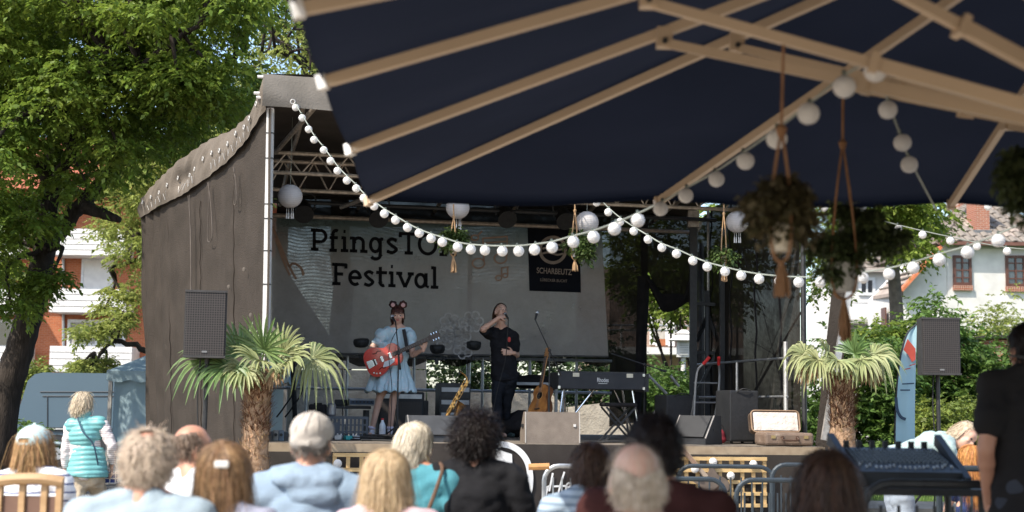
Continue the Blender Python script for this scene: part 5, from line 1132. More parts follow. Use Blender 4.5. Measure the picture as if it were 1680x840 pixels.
guitar('acoustic_guitar', 'brown sunburst acoustic guitar leaning on a stand behind the brown floor monitor', 'guitar', g0, basis((.55, -.6, .1), g1 - g0), M('guitar_side', (.16, .06, .02), .3, coat=.6), M('sunburst_top', (.42, .19, .05), .3, (.16, .06, .02), 6, coat=.6), .10, 'acoustic', .92)
q = MB(); p = floor_at(881, 1.75); gs = thing('guitar_stand', 'small black stand holding the acoustic guitar behind the brown floor monitor', 'guitar stand', p)
for a, b in (((-.12, -.05, 0), (0, .08, .35)), ((.12, -.05, 0), (0, .08, .35)), ((0, .2, 0), (0, .08, .35)), ((-.1, -.04, .27), (-.1, .06, .27)), ((.1, -.04, .27), (.1, .06, .27)), ((-.1, .06, .27), (.1, .06, .27)), ((0, .08, .3), (0, .07, .27))): q = MB(); q.tube([a, b], .01, 6); q.build('leg' if a[2] == 0 else 'cradle', BLACK, gs, local=True)
# saxophone
BRASS = M('brass', (.55, .30, .09), .25, (.35, .18, .05), 14, metal=.9)
p = floor_at(746, 2.0); sx_t = thing('saxophone', 'brass saxophone leaning on its stand left of the man singing', 'saxophone', p)
def S_(x, y): return atv(x, y, 2.0)
main = curve_pts([S_(755, 610), S_(763, 616), S_(766, 626), S_(757, 640), S_(745, 660), S_(738, 674), S_(733, 684), S_(738, 690), S_(746, 686), S_(750, 676)], 5)
q = MB(); nmain = len(main); q.tube(main, [lerp(.010, .034, (i / (nmain - 1)) ** 1.2) for i in range(nmain)], 12); body_ = q.build('body', BRASS, sx_t)
q = MB(); q.tube([S_(750, 678), S_(754, 668), S_(758, 662)], [.035, .05, .075], 16, cap=False); q.build('bell', BRASS, sx_t)
for k in range(14):
    c = main[10 + k] + V((rnd.uniform(-.03, .03), -.03, rnd.uniform(-.01, .02))); q = MB(); q.lathe([(.001, 0), (.016, 0), (.016, .008), (.001, .01)], 10, Matrix.Translation(c) @ Matrix.Rotation(R(80), 4, 'X')); q.build('key', BRASS, body_)
q = MB(); q.tube([main[9] + V((.035, -.02, 0)), main[24] + V((.035, -.02, 0))], .004, 5); q.tube([main[9] + V((-.03, -.03, 0)), main[26] + V((-.03, -.03, 0))], .004, 5); q.build('key_rods', BRASS, body_)
q = MB(); q.tube([S_(757, 611), S_(752, 614)], [.012, .008], 8); q.build('mouthpiece', BLACK, sx_t)
ss = thing('saxophone_stand', 'black folding stand under the brass saxophone', 'instrument stand', p)
for k in range(3): a = k * 2.094; q = MB(); q.tube([p + UP * .22, p + V((math.cos(a) * .22, math.sin(a) * .22, .01))], .009, 6); q.build('leg', BLACK, ss)
# stage flight cases, tables, crates
def tablebox(name, label, cat, px, v, wd, dp, z, top_m, legs_m, group=None, th=.04):
    p = floor_at(px, v); t = thing(name, label, cat, p, group, SA); q = MB(); q.box((0, 0, z), (wd, dp, th), bev=.006); q.build('tabletop', top_m, t, local=True)
    for sx in (-1, 1):
        for sy in (-1, 1): q = MB(); q.box((sx * (wd / 2 - .04), sy * (dp / 2 - .04), z / 2 - th / 2 + .005), (.04, .04, z - th)); q.build('leg', legs_m, t, local=True)
    return t
tablebox('side_table', 'low black table holding audio gear left of the singer', 'table', 566, 3.2, .62, .45, atv(566, 668, 3.2).z - 1, BLACK, BLACK)
p = atv(592, 657, 3.2); sm = thing('audio_mixer', 'small silver and blue audio rack on the low black table', 'audio gear', V((p.x, p.y, atv(566, 668, 3.2).z + .021)), None, SA)
q = MB(); q.box((0, 0, .05), (.33, .3, .09), bev=.008); q.build('case', M('silver_case', (.35, .38, .42), .4, metal=.3), sm, local=True); q = MB(); q.box((0, -.152, .045), (.31, .006, .05)); q.build('front_panel', M('panel_blue', (.05, .09, .15), .5), sm, local=True)
for k in range(6): q = MB(); q.tube([(-.12 + k * .048, -.15, .05), (-.12 + k * .048, -.168, .05)], .011, 8); q.build('knob', BLACK, sm, local=True)
p = atv(572, 652, 3.3); q = MB(); q.box(V((p.x - .1, p.y + .05, atv(566, 668, 3.2).z + .06)), (.16, .2, .08), bev=.01); tag(q.build('power_supply', BLACK), 'small black power box beside the audio rack on the low table', 'audio gear')
p = floor_at(552, 1.6); cr = thing('plastic_crate', 'grey plastic crate of cables behind the cap wearing man', 'crate', p, None, SA)
GREYP = M('grey_plastic', (.075, .085, .10), .6, (.06, .07, .08), 5)
hC = .27; wC = .70
for z_ in (.01, hC - .015): q = MB(); q.box((0, -.2, z_), (wC, .02, .03)); q.build('rim', GREYP, cr, local=True); q = MB(); q.box((0, .2, z_), (wC, .02, .03)); q.build('rim', GREYP, cr, local=True)
for k in range(15):
    for sy in (-.2, .2): q = MB(); q.box((-wC / 2 + .012 + k * (wC - .024) / 14, sy, hC / 2), (.016, .014, hC - .05)); q.build('slat', GREYP, cr, local=True)
for z_ in (.09, .17): q = MB(); q.box((0, -.2, z_), (wC - .03, .012, .016)); q.build('slat', GREYP, cr, local=True)
for sx in (-1, 1): q = MB(); q.box((sx * wC / 2, 0, hC / 2), (.015, .4, hC)); q.build('end_wall', GREYP, cr, local=True)
q = MB(); q.box((0, 0, .012), (wC, .4, .015)); q.build('floor', GREYP, cr, local=True); q = MB(); q.box((-.08, -.195, .12), (.16, .03, .16)); q.build('label_plate', GREYP, cr, local=True)
p = floor_at(542, 1.7) + UP * (hC + .001); q = MB(); q.lathe([(.05, 0), (.06, .02), (.06, .13), (.045, .15), (.02, .16)], 14, Matrix.Translation(p)); tag(q.build('tin_can', M('tin', (.3, .3, .31), .35, metal=.6)), 'small silver tin standing on the grey plastic crate', 'tin')
p = floor_at(520, 1.7) + UP * (hC + .001); q = MB(); q.box(p + UP * .07, (.2, .16, .14), bev=.02); q.box(p + UP * .146, (.1, .03, .02)); tag(q.build('black_pouch', BLACKCLOTH), 'black pouch standing on the grey plastic crate beside the tin', 'pouch')
tablebox('white_table', 'white trestle table behind the man singing', 'table', 868, 3.9, .95, .5, atv(868, 630, 3.9).z - 1, M('table_white', (.55, .56, .55), .5), STEEL)
p = atv(872, 622, 3.9); q = MB(); q.ell(p - UP * .04, (.36, .2, .1)); q.ell(p + V((.2, 0, -.05)), (.25, .18, .08)); q.ell(p + V((-.15, -.04, -.06)), (.25, .16, .07)); b_ = blob(q, .03, 4, .5, (.02, 8)); tag(link('gig_bag', b_, BLACKCLOTH), 'slumped black gig bag lying on the white trestle table', 'bag')
p = floor_at(840, 3.2); q = MB(); q.ell((0, 0, .16), (.3, .2, .16)); q.ell((.12, 0, .26), (.15, .15, .12)); b_ = blob(q, .03, 4, .5, (.03, 6)); tag(link('black_bag', b_, BLACKCLOTH, None, p), 'black cloth bag on the deck behind the brown floor monitor', 'bag')
p = floor_at(655, 3.6); am = thing('guitar_amplifier', 'black guitar amplifier behind the legs of the singer', 'amplifier', p, None, SA); q = MB(); q.box((0, 0, .30), (.62, .3, .58), bev=.02); q.build('cabinet', CABB, am, local=True); q = MB(); q.box((0, -.153, .25), (.55, .01, .42)); q.build('grille', GRILLE, am, local=True); q = MB(); q.box((0, -.155, .53), (.55, .012, .06)); q.build('control_panel', STEEL, am, local=True)
q = MB(); q.box((0, -.01, .62), (.2, .03, .03)); q.build('handle', BLACK, am, local=True)
p = floor_at(668, 4.3); q = MB(); q.box((0, 0, .24), (.55, .28, .48), Matrix.Translation(p) @ Matrix.Rotation(SA, 4, 'Z'), bev=.015); tag(q.build('grey_case', M('dim_grey_case', (.12, .115, .11), .7, (.09, .086, .082), 6)), 'dim grey equipment case at the rear railing behind the singer', 'case')
p = floor_at(742, 3.6); rk = thing('rack_case', 'open rack case with silver units behind the saxophone', 'rack', p, None, SA); q = MB(); q.box((0, .02, .36), (.42, .4, .72)); q.build('case', BLACK, rk, local=True)
for k in range(5): q = MB(); q.box((0, -.19, .72 - .09 - k * .085), (.38, .02, .06)); q.build('rack_unit', M('rack_silver', (.38, .39, .4), .4, metal=.4) if k % 2 == 0 else BLACK, rk, local=True)
# floods clamped to the rail
for px, py, lb in ((592, 562, 'black stage flood lamp on the railing left of the singer'), (717, 572, 'black stage flood lamp on the railing behind the guitar headstock'), (776, 566, 'black stage flood lamp on the railing left of the man singing'), (455, 553, 'black stage flood lamp on the railing behind the left palm')):
    c = atv(px, py, 4.85); t = thing('flood_lamp', lb, 'stage lamp', c, 'flood lamps on the rear railing', SA + rnd.uniform(-.4, .4))
    q = MB(); q.lathe([(.05, -.065), (.105, -.05), (.125, -.01), (.125, .03), (.11, .06), (.05, .07)], 18, Matrix.Rotation(R(15), 4, 'X')); q.build('housing', BLACK, t, local=True)
    q = MB(); q.tube(curve_pts([(-.15, 0, .02), (-.15, .0, -.14), (.15, 0, -.14), (.15, 0, .02)], 3), .012, 6); q.build('yoke', BLACK, t, local=True); q = MB(); q.box((0, 0, -.18), (.05, .05, .09)); q.build('clamp', BLACK, t, local=True)
for px, py in ((498, 344), (620, 352), (830, 353), (925, 356)):
    c = atv(px, py, 3.6); t = thing('par_lamp', {498: 'black par lamp under the roof right of the leftmost paper lantern', 620: 'black par lamp under the roof above the start of PfingsTON', 830: 'black par lamp under the roof above the music note print', 925: 'black par lamp under the roof left of the third paper lantern'}[px], 'stage lamp', c, 'par lamps under the stage roof', SA)
    q = MB(); q.lathe([(.05, -.16), (.10, -.12), (.125, .12), (.135, .14), (.12, .14)], 16, Matrix.Rotation(R(125), 4, 'X')); q.build('housing', BLACK, t, local=True); q = MB(); q.tube(curve_pts([(-.14, 0, 0), (-.14, 0, .2), (.14, 0, .2), (.14, 0, 0)], 3), .012, 6); q.build('yoke', BLACK, t, local=True); q = MB(); q.tube([(0, 0, .2), (0, 0, .34)], .02, 6); q.build('clamp', BLACK, t, local=True)
q = MB(); q.tube([st(.0, 3.6, atv(446, 330, 3.6).z - 1), st(SW_, 3.6, atv(446, 330, 3.6).z - 1)], .028, 8); q.build('lamp_bar', BLACK, stage)
# suitcase
p = floor_at(1286, .22); su = thing('suitcase', 'old brown open suitcase with pale quilted lining at the right front stage corner', 'suitcase', p, None, SA - R(3))
LEA = M('worn_brown_leather', (.19, .135, .10), .6, (.13, .09, .065), 8, .3, 60, wear=((.34, .28, .22), 9, .6)); LIN = M('cream_lining', (.68, .62, .56), .8, (.56, .48, .42), 9, .5, 40, wear=((.42, .28, .24), 12, .64))
W_, D_, H_ = .60, .40, .15
q = MB(); q.box((0, 0, H_ / 2 + .005), (W_, D_, H_), bev=.03); q.build('base', LEA, su, local=True)
lidT = Matrix.Translation((-.03, D_ / 2, H_)) @ Matrix.Rotation(R(-14), 4, 'X')
def rr(w, h, r, n=6):
    o = []
    for cx, cy, a0 in ((w / 2 - r, r, -90), (w / 2 - r, h - r, 0), (-w / 2 + r, h - r, 90), (-w / 2 + r, r, 180)): o += [(cx + r * math.cos(R(a0 + 90 * i / n)), cy + r * math.sin(R(a0 + 90 * i / n))) for i in range(n + 1)]
    return o
XZ = Matrix(((1, 0, 0, 0), (0, 0, -1, 0), (0, 1, 0, 0), (0, 0, 0, 1)))
q = MB(); q.prism(rr(W_, .26, .05), .10, lidT @ Matrix.Translation((0, -.02, 0)) @ XZ); q.prism(rr(W_, .26, .05), .09, lidT @ XZ); lid = q.build('lid', LEA, su, local=True)
vs = []; K = 26
for j in range(13):
    for i in range(K + 1):
        x = lerp(-W_ / 2 + .025, W_ / 2 - .025, i / K); z = lerp(.02, .24, j / 12); vs.append(lidT @ V((x, -.026 + .006 * noise.noise(V((x * 14, z * 14, 1))) - (.006 if (i % 5 == 0 or j % 4 == 0) else .014) * .6, z)))
q = MB(); q.add(vs, [(j * (K + 1) + i, j * (K + 1) + i + 1, (j + 1) * (K + 1) + i + 1, (j + 1) * (K + 1) + i) for j in range(12) for i in range(K)]); q.build('lining', LIN, lid, smooth=True, local=True)
q = MB(); pts = [lidT @ V((x, -.03, z)) for x, z in rr(W_, .26, .05)]; q.tube(pts, .010, 6, closed=True); q.build('lid_rim', M('rim_tan', (.32, .21, .13), .6), lid, local=True)
q = MB(); q.tube(curve_pts([(-.09, -D_ / 2 - .005, .10), (-.085, -D_ / 2 - .04, .07), (.085, -D_ / 2 - .04, .07), (.09, -D_ / 2 - .005, .10)], 4), .011, 8); q.build('handle', M('dark_leather', (.07, .035, .02), .6), su, local=True)
for sx in (-1, 1):
    q = MB(); q.box((sx * .2, -D_ / 2 - .004, .105), (.05, .012, .035)); q.build('latch', M('brass_dull', (.5, .38, .18), .4, metal=.7), su, local=True); q = MB(); q.box((sx * .09, -D_ / 2 - .004, .10), (.03, .012, .03)); q.build('handle_mount', M('dark_leather', (.07, .035, .02), .6), su, local=True)
# bottle and pedals and cables
p = floor_at(627, 1.55); bo = thing('water_bottle', 'clear water bottle with red cap between the feet of the singer', 'bottle', p)
q = MB(); q.lathe([(.036, 0), (.04, .01), (.04, .14), (.038, .17), (.016, .215), (.014, .235)], 16); q.build('bottle_body', M('clear_plastic', (.55, .6, .63), .12, (.5, .55, .58), 2, spec=.8), bo, local=True); q = MB(); q.lathe([(.0165, .232), (.0165, .255)], 12); q.build('cap', RED, bo, local=True); q = MB(); q.lathe([(.0412, .05), (.0412, .13)], 16, cap=False); q.build('label_sleeve', M('label_pale', (.6, .62, .65), .6), bo, local=True)
for i, (px, v, c_, lb) in enumerate(((556, 1.0, (.45, .45, .43), 'silver'), (571, .95, (.02, .25, .25), 'teal'), (583, 1.0, (.35, .36, .38), 'grey'), (662, .8, (.05, .05, .05), 'black'), (672, .85, (.3, .02, .02), 'red'))):
    p = floor_at(px, v); t = thing('effect_pedal', f'small {lb} effect pedal on the front deck near the singer', 'effect pedal', p, 'effect pedals on the deck', SA + rnd.uniform(-.3, .3)); m_ = M(f'pedal_{lb}', c_, .45)
    q = MB(); q.box((0, 0, .03), (.08, .12, .05), bev=.008); q.build('case', m_, t, local=True)
    for sx in (-1, 1): q = MB(); q.tube([(sx * .02, .03, .055), (sx * .02, .03, .075)], .009, 8); q.build('knob', WHITE if i % 2 == 0 else BLACK, t, local=True)
    q = MB(); q.tube([(0, -.03, .055), (0, -.03, .068)], .012, 10); q.build('footswitch', CHROME, t, local=True)
cb = MB()
for k in range(16):
    x = rnd.uniform(440, 1180); v = rnd.uniform(.5, 1.6); a = floor_at(x, v); pts = [a + V((rnd.uniform(-.5, .5) * j * .3, rnd.uniform(-.15, .15), .012)) for j in range(6)]; cb.tube(curve_pts(pts, 5), .009, 5)
for k in range(5):
    a = floor_at(rnd.uniform(600, 660), 1.0); r_ = rnd.uniform(.1, .2); cb.tube([a + V((r_ * 1.4 * math.cos(j * .5), r_ * math.sin(j * .5), .015 + .012 * k)) for j in range(13)], .008, 5)
tag(cb.build('stage_cables', RUBBER), 'tangle of black cables lying over the stage deck around the performers', 'cables', kind='stuff')
for px, col, lb in ((452, (.3, .28, .25), 'pale'), (461, (.16, .2, .24), 'blue grey')):
    p = floor_at(px, .4); t = thing('junction_box', f'small {lb} electric junction box at the left front deck corner', 'junction box', p, 'junction boxes', SA); q = MB(); q.box((0, 0, .06), (.06, .08, .12), bev=.01); q.build('case', M(f'box_{lb.split()[0]}', col, .6), t, local=True); q = MB(); q.tube([(0, -.04, .07), (0, -.055, .07)], .018, 10); q.build('socket', BLACK, t, local=True)
hc = MB(); 
for x in (478, 492): hc.tube(curve_pts([atv(x, 600, 4.7), atv(x + 4, 640, 4.6), atv(x - 12, 668, 4.5), atv(x - 24, 684, 4.4)], 5), .012, 6)
hc.tube([atv(480, 592, 4.6), atv(484, 690, 4.6)], .035, 8); tag(hc.build('hanging_cables', RUBBER), 'black cables hanging down from the railing behind the left palm', 'cables')
# trellises on the skirt
def trellis(label, x0, y0, x1, y1, nx, ny):
    a = skp(x0, y0, .03); b = skp(x1, y0, .03); zt_ = a.z; zb = skp(x0, y1, .03).z; Wt = (b - a).length; Ht = zt_ - zb
    t = thing('trellis', label, 'trellis', V((a.x, a.y, zb)), 'yellow wooden trellises on the stage front', SA)
    q = MB(); q.box((0, 0, 0), (.042, .022, Ht)); mv = q.mesh('upright_slat'); mv.materials.append(WOODP); q = MB(); q.box((0, 0, 0), (Wt, .02, .04)); mh = q.mesh('cross_slat'); mh.materials.append(WOODP)
    for i in range(nx + 1): link('upright_slat', mv, None, t, (.021 + (Wt - .042) * i / nx, -.012, Ht / 2))
    for j in range(ny + 1): link('cross_slat', mh, None, t, (Wt / 2, -.034, .02 + (Ht - .04) * j / ny))
    return t
trellis('pale yellow wooden trellis on the stage front behind the cap wearing man', 546, 743, 640, 846, 4, 4)
trellis('large pale yellow wooden trellis on the stage front at right behind the barriers', 1104, 749, 1256, 832, 8, 4)
def deco(px, py, lb):
    c = skp(px, py, .11); t = link('decor_globe', BULBME, None, None, c + UP * .05); t.scale = (1.15,) * 3; tag(t, lb, 'globe lamp', 'white globes hung on the trellises')
deco(554, 761, 'white globe on the left trellis beside the cap wearing man, upper'); deco(575, 788, 'white globe on the left trellis beside the blond woman, lower')
deco(1140, 770, 'white globe on the right trellis left of the guitar neck'); deco(1170, 758, 'white globe on the right trellis above the guitar neck'); deco(1199, 781, 'white globe on the right trellis right of the guitar body'); deco(1107, 793, 'white globe at the left edge of the right trellis'); deco(1236, 762, 'white globe near the right end of the right trellis')
g0 = skp(1186, 815, .10); g1 = skp(1099, 712, .08)
guitar('electric_guitar', 'grey electric guitar hung head up left across the right trellis', 'guitar', g0, basis((.7, 0, .75), g1 - g0), M('guitar_grey', (.13, .10, .08), .4), M('guitar_front', (.17, .13, .10), .4, (.11, .085, .07), 8), .045, 'strat', .98, M('neck_pale', (.55, .43, .32), .5), False, M('fretboard_pale', (.36, .22, .14), .5))
# crowd barriers
BAR = M('barrier_steel', (.032, .045, .055), .5, (.024, .033, .042), 12, metal=.1)
def barrier(label, x0, x1, ytop, Y, rz=0.0, nb=9, m=BAR, group='steel crowd barriers in front of the stage'):
    a = at(x0, ytop, Y); b = at(x1, ytop, Y); Wb = (b - a).length; Hh = a.z; t = thing('crowd_barrier', label, 'barrier', V((a.x, a.y, 0)), group, rz); r_ = .13; z0 = .22
    pts = [(0, 0, z0)] + [(0, 0, lerp(z0, Hh - r_, .5))] + [(r_ - r_ * math.cos(R(k * 18)), 0, Hh - r_ + r_ * math.sin(R(k * 18))) for k in range(6)] + [(Wb - r_ + r_ * math.sin(R(k * 18)), 0, Hh - r_ + r_ * math.cos(R(k * 18))) for k in range(6)] + [(Wb, 0, z0)]
    q = MB(); q.tube(pts, .021, 8, closed=True); q.build('frame', m, t, local=True)
    q = MB(); q.tube([(0, 0, z0), (0, 0, Hh - .1)], .008, 6); me = q.mesh('bar'); me.materials.append(m)
    for i in range(1, nb): 
        o = link('bar', me, None, t, (Wb * i / nb, 0, 0))
    for x in (.12, Wb - .12): q = MB(); q.bar((x, -.3, .015), (x, .3, .015), .05, .02); q.tube([(x, 0, .02), (x, 0, z0)], .018, 6); q.build('foot', m, t, local=True)
    return t
ob = barrier('galvanised crowd barrier with orange rusted rail end before the handwritten skirt sign', 893, 1010, 764, 12.5, SA * .3, 8, STEEL)
q = MB(); q.tube([at(866, 766, 12.4), at(900, 765, 12.4)], .028, 8); q.build('rusted_rail', M('rusted_orange', (.5, .26, .09), .7, (.35, .18, .07), 12), ob)
barrier('dark steel crowd barrier close in front of the right trellis, farther one', 1112, 1268, 764, 13.5, 0, 9)
barrier('dark steel crowd barrier crossing below the right trellis, nearer left one', 1085, 1190, 785, 11.5, 0, 8)
barrier('dark steel crowd barrier right of the right trellis, nearer right one', 1208, 1330, 787, 11.3, 0, 9)
barrier('dark steel crowd barrier behind the dark haired onlooker under the suitcase', 1266, 1420, 762, 13.2, 0, 10)
barrier('dark steel barrier running in front of the mixing desk', 1415, 1680, 792, 6.6, 0, 9, BLACK)
barrier('dark steel barrier behind the girl with long red hair', 1540, 1700, 768, 9.0, 0, 9)
# mixing desk
MIX = M('mixer_blue_black', (.022, .027, .034), .5, (.016, .02, .026), 8)
Ym = 7.4; c = at(1480, 752, Ym); md = thing('mixing_desk', 'dark blue mixing desk with raised ends standing behind the near barrier', 'mixing desk', V((c.x, c.y, at(1480, 776, Ym).z)))
u = Ym / FPX; Wm = 164 * u; m0 = V((0, -.10, 0)); m1 = V((0, .30, .14))
q = prism_yz([(-.16, -.06), (.32, -.06), (.32, .12), (-.16, .012)], Wm); q.build('desk_body', MIX, md, local=True)
sld = (V((0, .32, .12)) - V((0, -.16, .012))).normalized(); nrm = V((0, -sld.z, sld.y))
KN = M('mixer_knob', (.16, .19, .22), .4); KN2 = M('mixer_fader', (.4, .43, .46), .4)
kb1 = MB(); kb1.lathe([(.007, 0), (.006, .014)], 8); kme = kb1.mesh('knob'); kme.materials.append(KN); kb2 = MB(); kb2.box((0, 0, .006), (.009, .02, .012)); fme = kb2.mesh('fader'); fme.materials.append(KN2)
for i in range(20):
    x = -Wm / 2 + .03 + i * (Wm - .06) / 19
    for j in range(7): o = link('knob', kme, None, md, V((x, -.16, .012)) + sld * (.16 + j * .042) + nrm * .002); o.rotation_euler = nrm.to_track_quat('Z', 'Y').to_euler()
    o = link('fader', fme, None, md, V((x, -.16, .012)) + sld * rnd.uniform(.05, .12) + nrm * .002); o.rotation_euler = nrm.to_track_quat('Z', 'Y').to_euler()
for sx in (-1, 1):
    q = MB(); q.bar(V((sx * (Wm / 2 + .015), -.2, -.04)), V((sx * (Wm / 2 + .03), .36, .165)), .035, .06); q.build('end_cheek', MIX, md, local=True)
for i in range(7): x = lerp(-Wm / 2 + .05, Wm / 2 - .05, i / 6); q = MB(); q.box((x, .33, .135), (.026, .03, .04)); q.build('rear_clip', MIX, md, local=True)
dt = thing('desk_table', 'folding table carrying the mixing desk', 'table', V((c.x, c.y, 0))); zt_ = at(1480, 776, Ym).z - .062
q = MB(); q.box((0, .08, zt_ - .02), (Wm + .3, .7, .035)); q.build('tabletop', BLACK, dt, local=True)
for sx in (-1, 1):
    for sy in (-.2, .36): q = MB(); q.tube([(sx * (Wm / 2 + .08), sy, 0), (sx * (Wm / 2 + .08), sy, zt_ - .037)], .018, 8); q.build('leg', BLACK, dt, local=True)
# feather flag
FLAGM = M('flag_blue', (.38, .55, .60), .75, (.33, .50, .55), 1.5, .1, 20, trans=.3)
Yf = 19.0; fl0 = at(1470, 735, Yf); ff = thing('feather_flag', 'tall light blue feather flag with red patch and dark marks', 'flag', V((fl0.x, fl0.y, 0)))
edge = [(1468, 730), (1468.5, 690), (1471, 640), (1475, 600), (1481, 568), (1489, 546), (1502, 533)]
inner = [(1502, 730), (1502, 690), (1502.5, 640), (1503, 600), (1503, 568), (1503, 546), (1503.5, 534)]
EP = curve_pts([at(x, y, Yf) for x, y in edge], 6); IP = curve_pts([at(x, y, Yf) for x, y in inner], 6); vs = []; NX = 8
for k, (a, b) in enumerate(zip(EP, IP)):
    for i in range(NX + 1): t = i / NX; vs.append(lerp(a, b, t) + V((0, .03 * math.sin(t * 7 + k * .12) * t, 0)))
q = MB(); q.add(vs, [(k * (NX + 1) + i, k * (NX + 1) + i + 1, (k + 1) * (NX + 1) + i + 1, (k + 1) * (NX + 1) + i) for k in range(len(EP) - 1) for i in range(NX)]); q.build('cloth', FLAGM, ff, smooth=True)
q = MB(); q.tube([V((EP[0].x, EP[0].y, .0))] + EP + [EP[-1] + V((.05, 0, .01))], .012, 8); q.build('pole', BLACK, ff)
def fpx(x, y, o=0): return at(x, y, Yf - .05 - o)
q = MB(); q.add([fpx(1482, 574), fpx(1489, 556), fpx(1502, 572), fpx(1502, 590), fpx(1496, 594), fpx(1490, 582)], [(0, 1, 2, 3, 4, 5)]); q.build('red_print', M('flag_red', (.55, .09, .06), .75, trans=.3), ff)
ribbon_px([[(1477, 640), (1493, 640)], [(1480, 630), (1500, 629)]], 2.2, 0, fpx).build('line_print', M('flag_dark', (.03, .06, .10), .75), ff); ribbon_px([smooth2([(1470, 652), (1472, 672), (1478, 684), (1486, 688)])], 5, 0, fpx).build('curve_print', M('flag_dark', (.03, .06, .10), .75), ff)
ribbon_px([[(1492, 600), (1502, 597)], [(1484, 606), (1494, 604)]], 1.6, 0, fpx).build('red_line_print', M('flag_red', (.55, .09, .06), .75, trans=.3), ff)
# van and pavilion tent
VAN = M('van_paint', (.075, .12, .155), .45, (.068, .11, .145), .6, coat=.15)
Yv = 31.5; vt = thing('parked_van', 'blue grey panel van parked beside the large tree trunk', 'van', V((at(120, 700, Yv).x, Yv, 0)))
vx0 = at(50, 690, Yv).x; zt_ = at(120, 613, Yv).z; Lv = 5.4
prof = [(0, .32), (0, 1.0), (.10, 1.35), (.22, zt_ - .18), (.36, zt_ - .04), (.55, zt_), (Lv - 1.3, zt_), (Lv - .9, zt_ - .1), (Lv - .35, 1.25), (Lv - .1, 1.0), (Lv, .6), (Lv, .32)]
q = MB(); q.prism([(vx0 + x, z) for x, z in prof], 1.9, Matrix(((1, 0, 0, 0), (0, 0, -1, Yv - .95), (0, 1, 0, 0), (0, 0, 0, 1)))); q.build('body', VAN, vt)
yv = Yv - .95
def vpx(x, y): p_ = at(x, y, yv); return V((p_.x, yv - .004, p_.z))
SEAM = M('van_seam', (.03, .04, .05), .6)
for pts in ([(70, 650), (196, 650)], [(78, 650), (78, 760)], [(66, 643), (196, 643)]): q = MB(); q.tube([vpx(*p_) for p_ in pts], .014, 5); q.build('panel_seam', SEAM, vt)
q = MB(); q.box((vpx(72, 704) + vpx(196, 706)) / 2, ((vpx(196, 706) - vpx(72, 704)).length, .05, .09)); q.build('door_rail', SEAM, vt); q = MB(); q.box((vpx(74, 704) + vpx(180, 704)) / 2 - V((0, .03, 0)), (1.35, .03, .03)); q.build('rail_strip', ALU, vt)
q = MB(); q.box(V((vx0 + Lv / 2, yv - .01, .52)), (Lv * .97, .05, .22)); q.build('sill_trim', M('van_trim', (.03, .032, .035), .7), vt)
for x in (.9, Lv - 1.0):
    for yy in (yv + .1, yv + 1.75): q = MB(); q.tube([V((vx0 + x, yy - .11, .34)), V((vx0 + x, yy + .11, .34))], .34, 24); wo = q.build('wheel', RUBBER, vt); q = MB(); q.tube([V((vx0 + x, yy - .12, .34)), V((vx0 + x, yy + .12, .34))], .2, 16); q.build('rim', STEEL, wo)
q = MB(); q.box(V((vx0 + Lv - .55, yv + .95, 1.55)), (.02, 1.5, .5), None); q.build('windscreen', GLASS, vt); q = MB(); q.box(V((vx0 - .02, yv + .3, 1.0)), (.05, .12, .3)); q.build('tail_lamp', RED, vt)
Yt_ = 24.5; tn = thing('pavilion_tent', 'small pale blue pavilion tent with scalloped valance beside the stage', 'tent', V((at(240, 700, Yt_).x, Yt_, 0)))
TENT = M('tent_cloth', (.31, .40, .43), .8, (.26, .35, .38), 2, .15, 20, trans=.25); tx0 = at(183, 600, Yt_).x; TWd = 3.0; ze_ = at(183, 622, Yt_).z; zv_ = at(183, 608, Yt_).z; zp_ = zv_ + 1.15
eav = [V((tx0 - .06, Yt_ - .06, zv_)), V((tx0 + TWd + .06, Yt_ - .06, zv_)), V((tx0 + TWd + .06, Yt_ + TWd, zv_)), V((tx0 - .06, Yt_ + TWd, zv_))]; pk = V((tx0 + TWd / 2, Yt_ + TWd / 2, zp_))
q = MB()
for i in range(4):
    a, b = eav[i], eav[(i + 1) % 4]; vs = []; K = 8
    for k in range(K + 1): t = k / K; c1, c2 = lerp(a, pk, t), lerp(b, pk, t); sg = -.12 * math.sin(math.pi * t); vs += [c1 + UP * sg, c2 + UP * sg]
    q.add(vs, [(2 * k, 2 * k + 1, 2 * k + 3, 2 * k + 2) for k in range(K)])
q.build('roof', TENT, tn)
for i in range(4):
    a, b = eav[i], eav[(i + 1) % 4]; q = MB(); N_s = 60; vs = []
    for k in range(N_s + 1): t = k / N_s; p_ = lerp(a, b, t); vs += [p_, p_ - UP * (.15 + .05 * abs(math.sin(t * math.pi * 8)))]
    q.add(vs, [(2 * k, 2 * k + 1, 2 * k + 3, 2 * k + 2) for k in range(N_s)]); q.build('valance', TENT, tn)
for x, y_ in ((0, 0), (TWd, 0), (0, TWd), (TWd, TWd)): q = MB(); q.box(V((tx0 + x, Yt_ + y_, zv_ / 2)), (.06, .06, zv_)); q.build('tent_leg', M('tent_leg', (.34, .31, .27), .5), tn)
q = MB(); vs = []
for k in range(31): t = k / 30; x = lerp(tx0 + .05, tx0 + TWd, t); y_ = Yt_ + .05 + .03 * math.sin(t * 40); vs += [V((x, y_, zv_ - .1)), V((x, y_ - .02, .03))]
q.add(vs, [(2 * k, 2 * k + 1, 2 * k + 3, 2 * k + 2) for k in range(30)]); q.build('side_panel', TENT, tn, smooth=True)
fnc = thing('board_fence', 'dark brown board fence between the large trunk and the van', 'fence', V((at(45, 700, 36).x, 36, 0)))
for k in range(9):
    p_ = at(10 + k * 9, 655, 36); q = MB(); q.box((p_.x, 36, p_.z / 2), (.13, .03, p_.z)); q.build('board', M('fence_board', (.075, .055, .042), .85, (.055, .04, .03), 4), fnc)
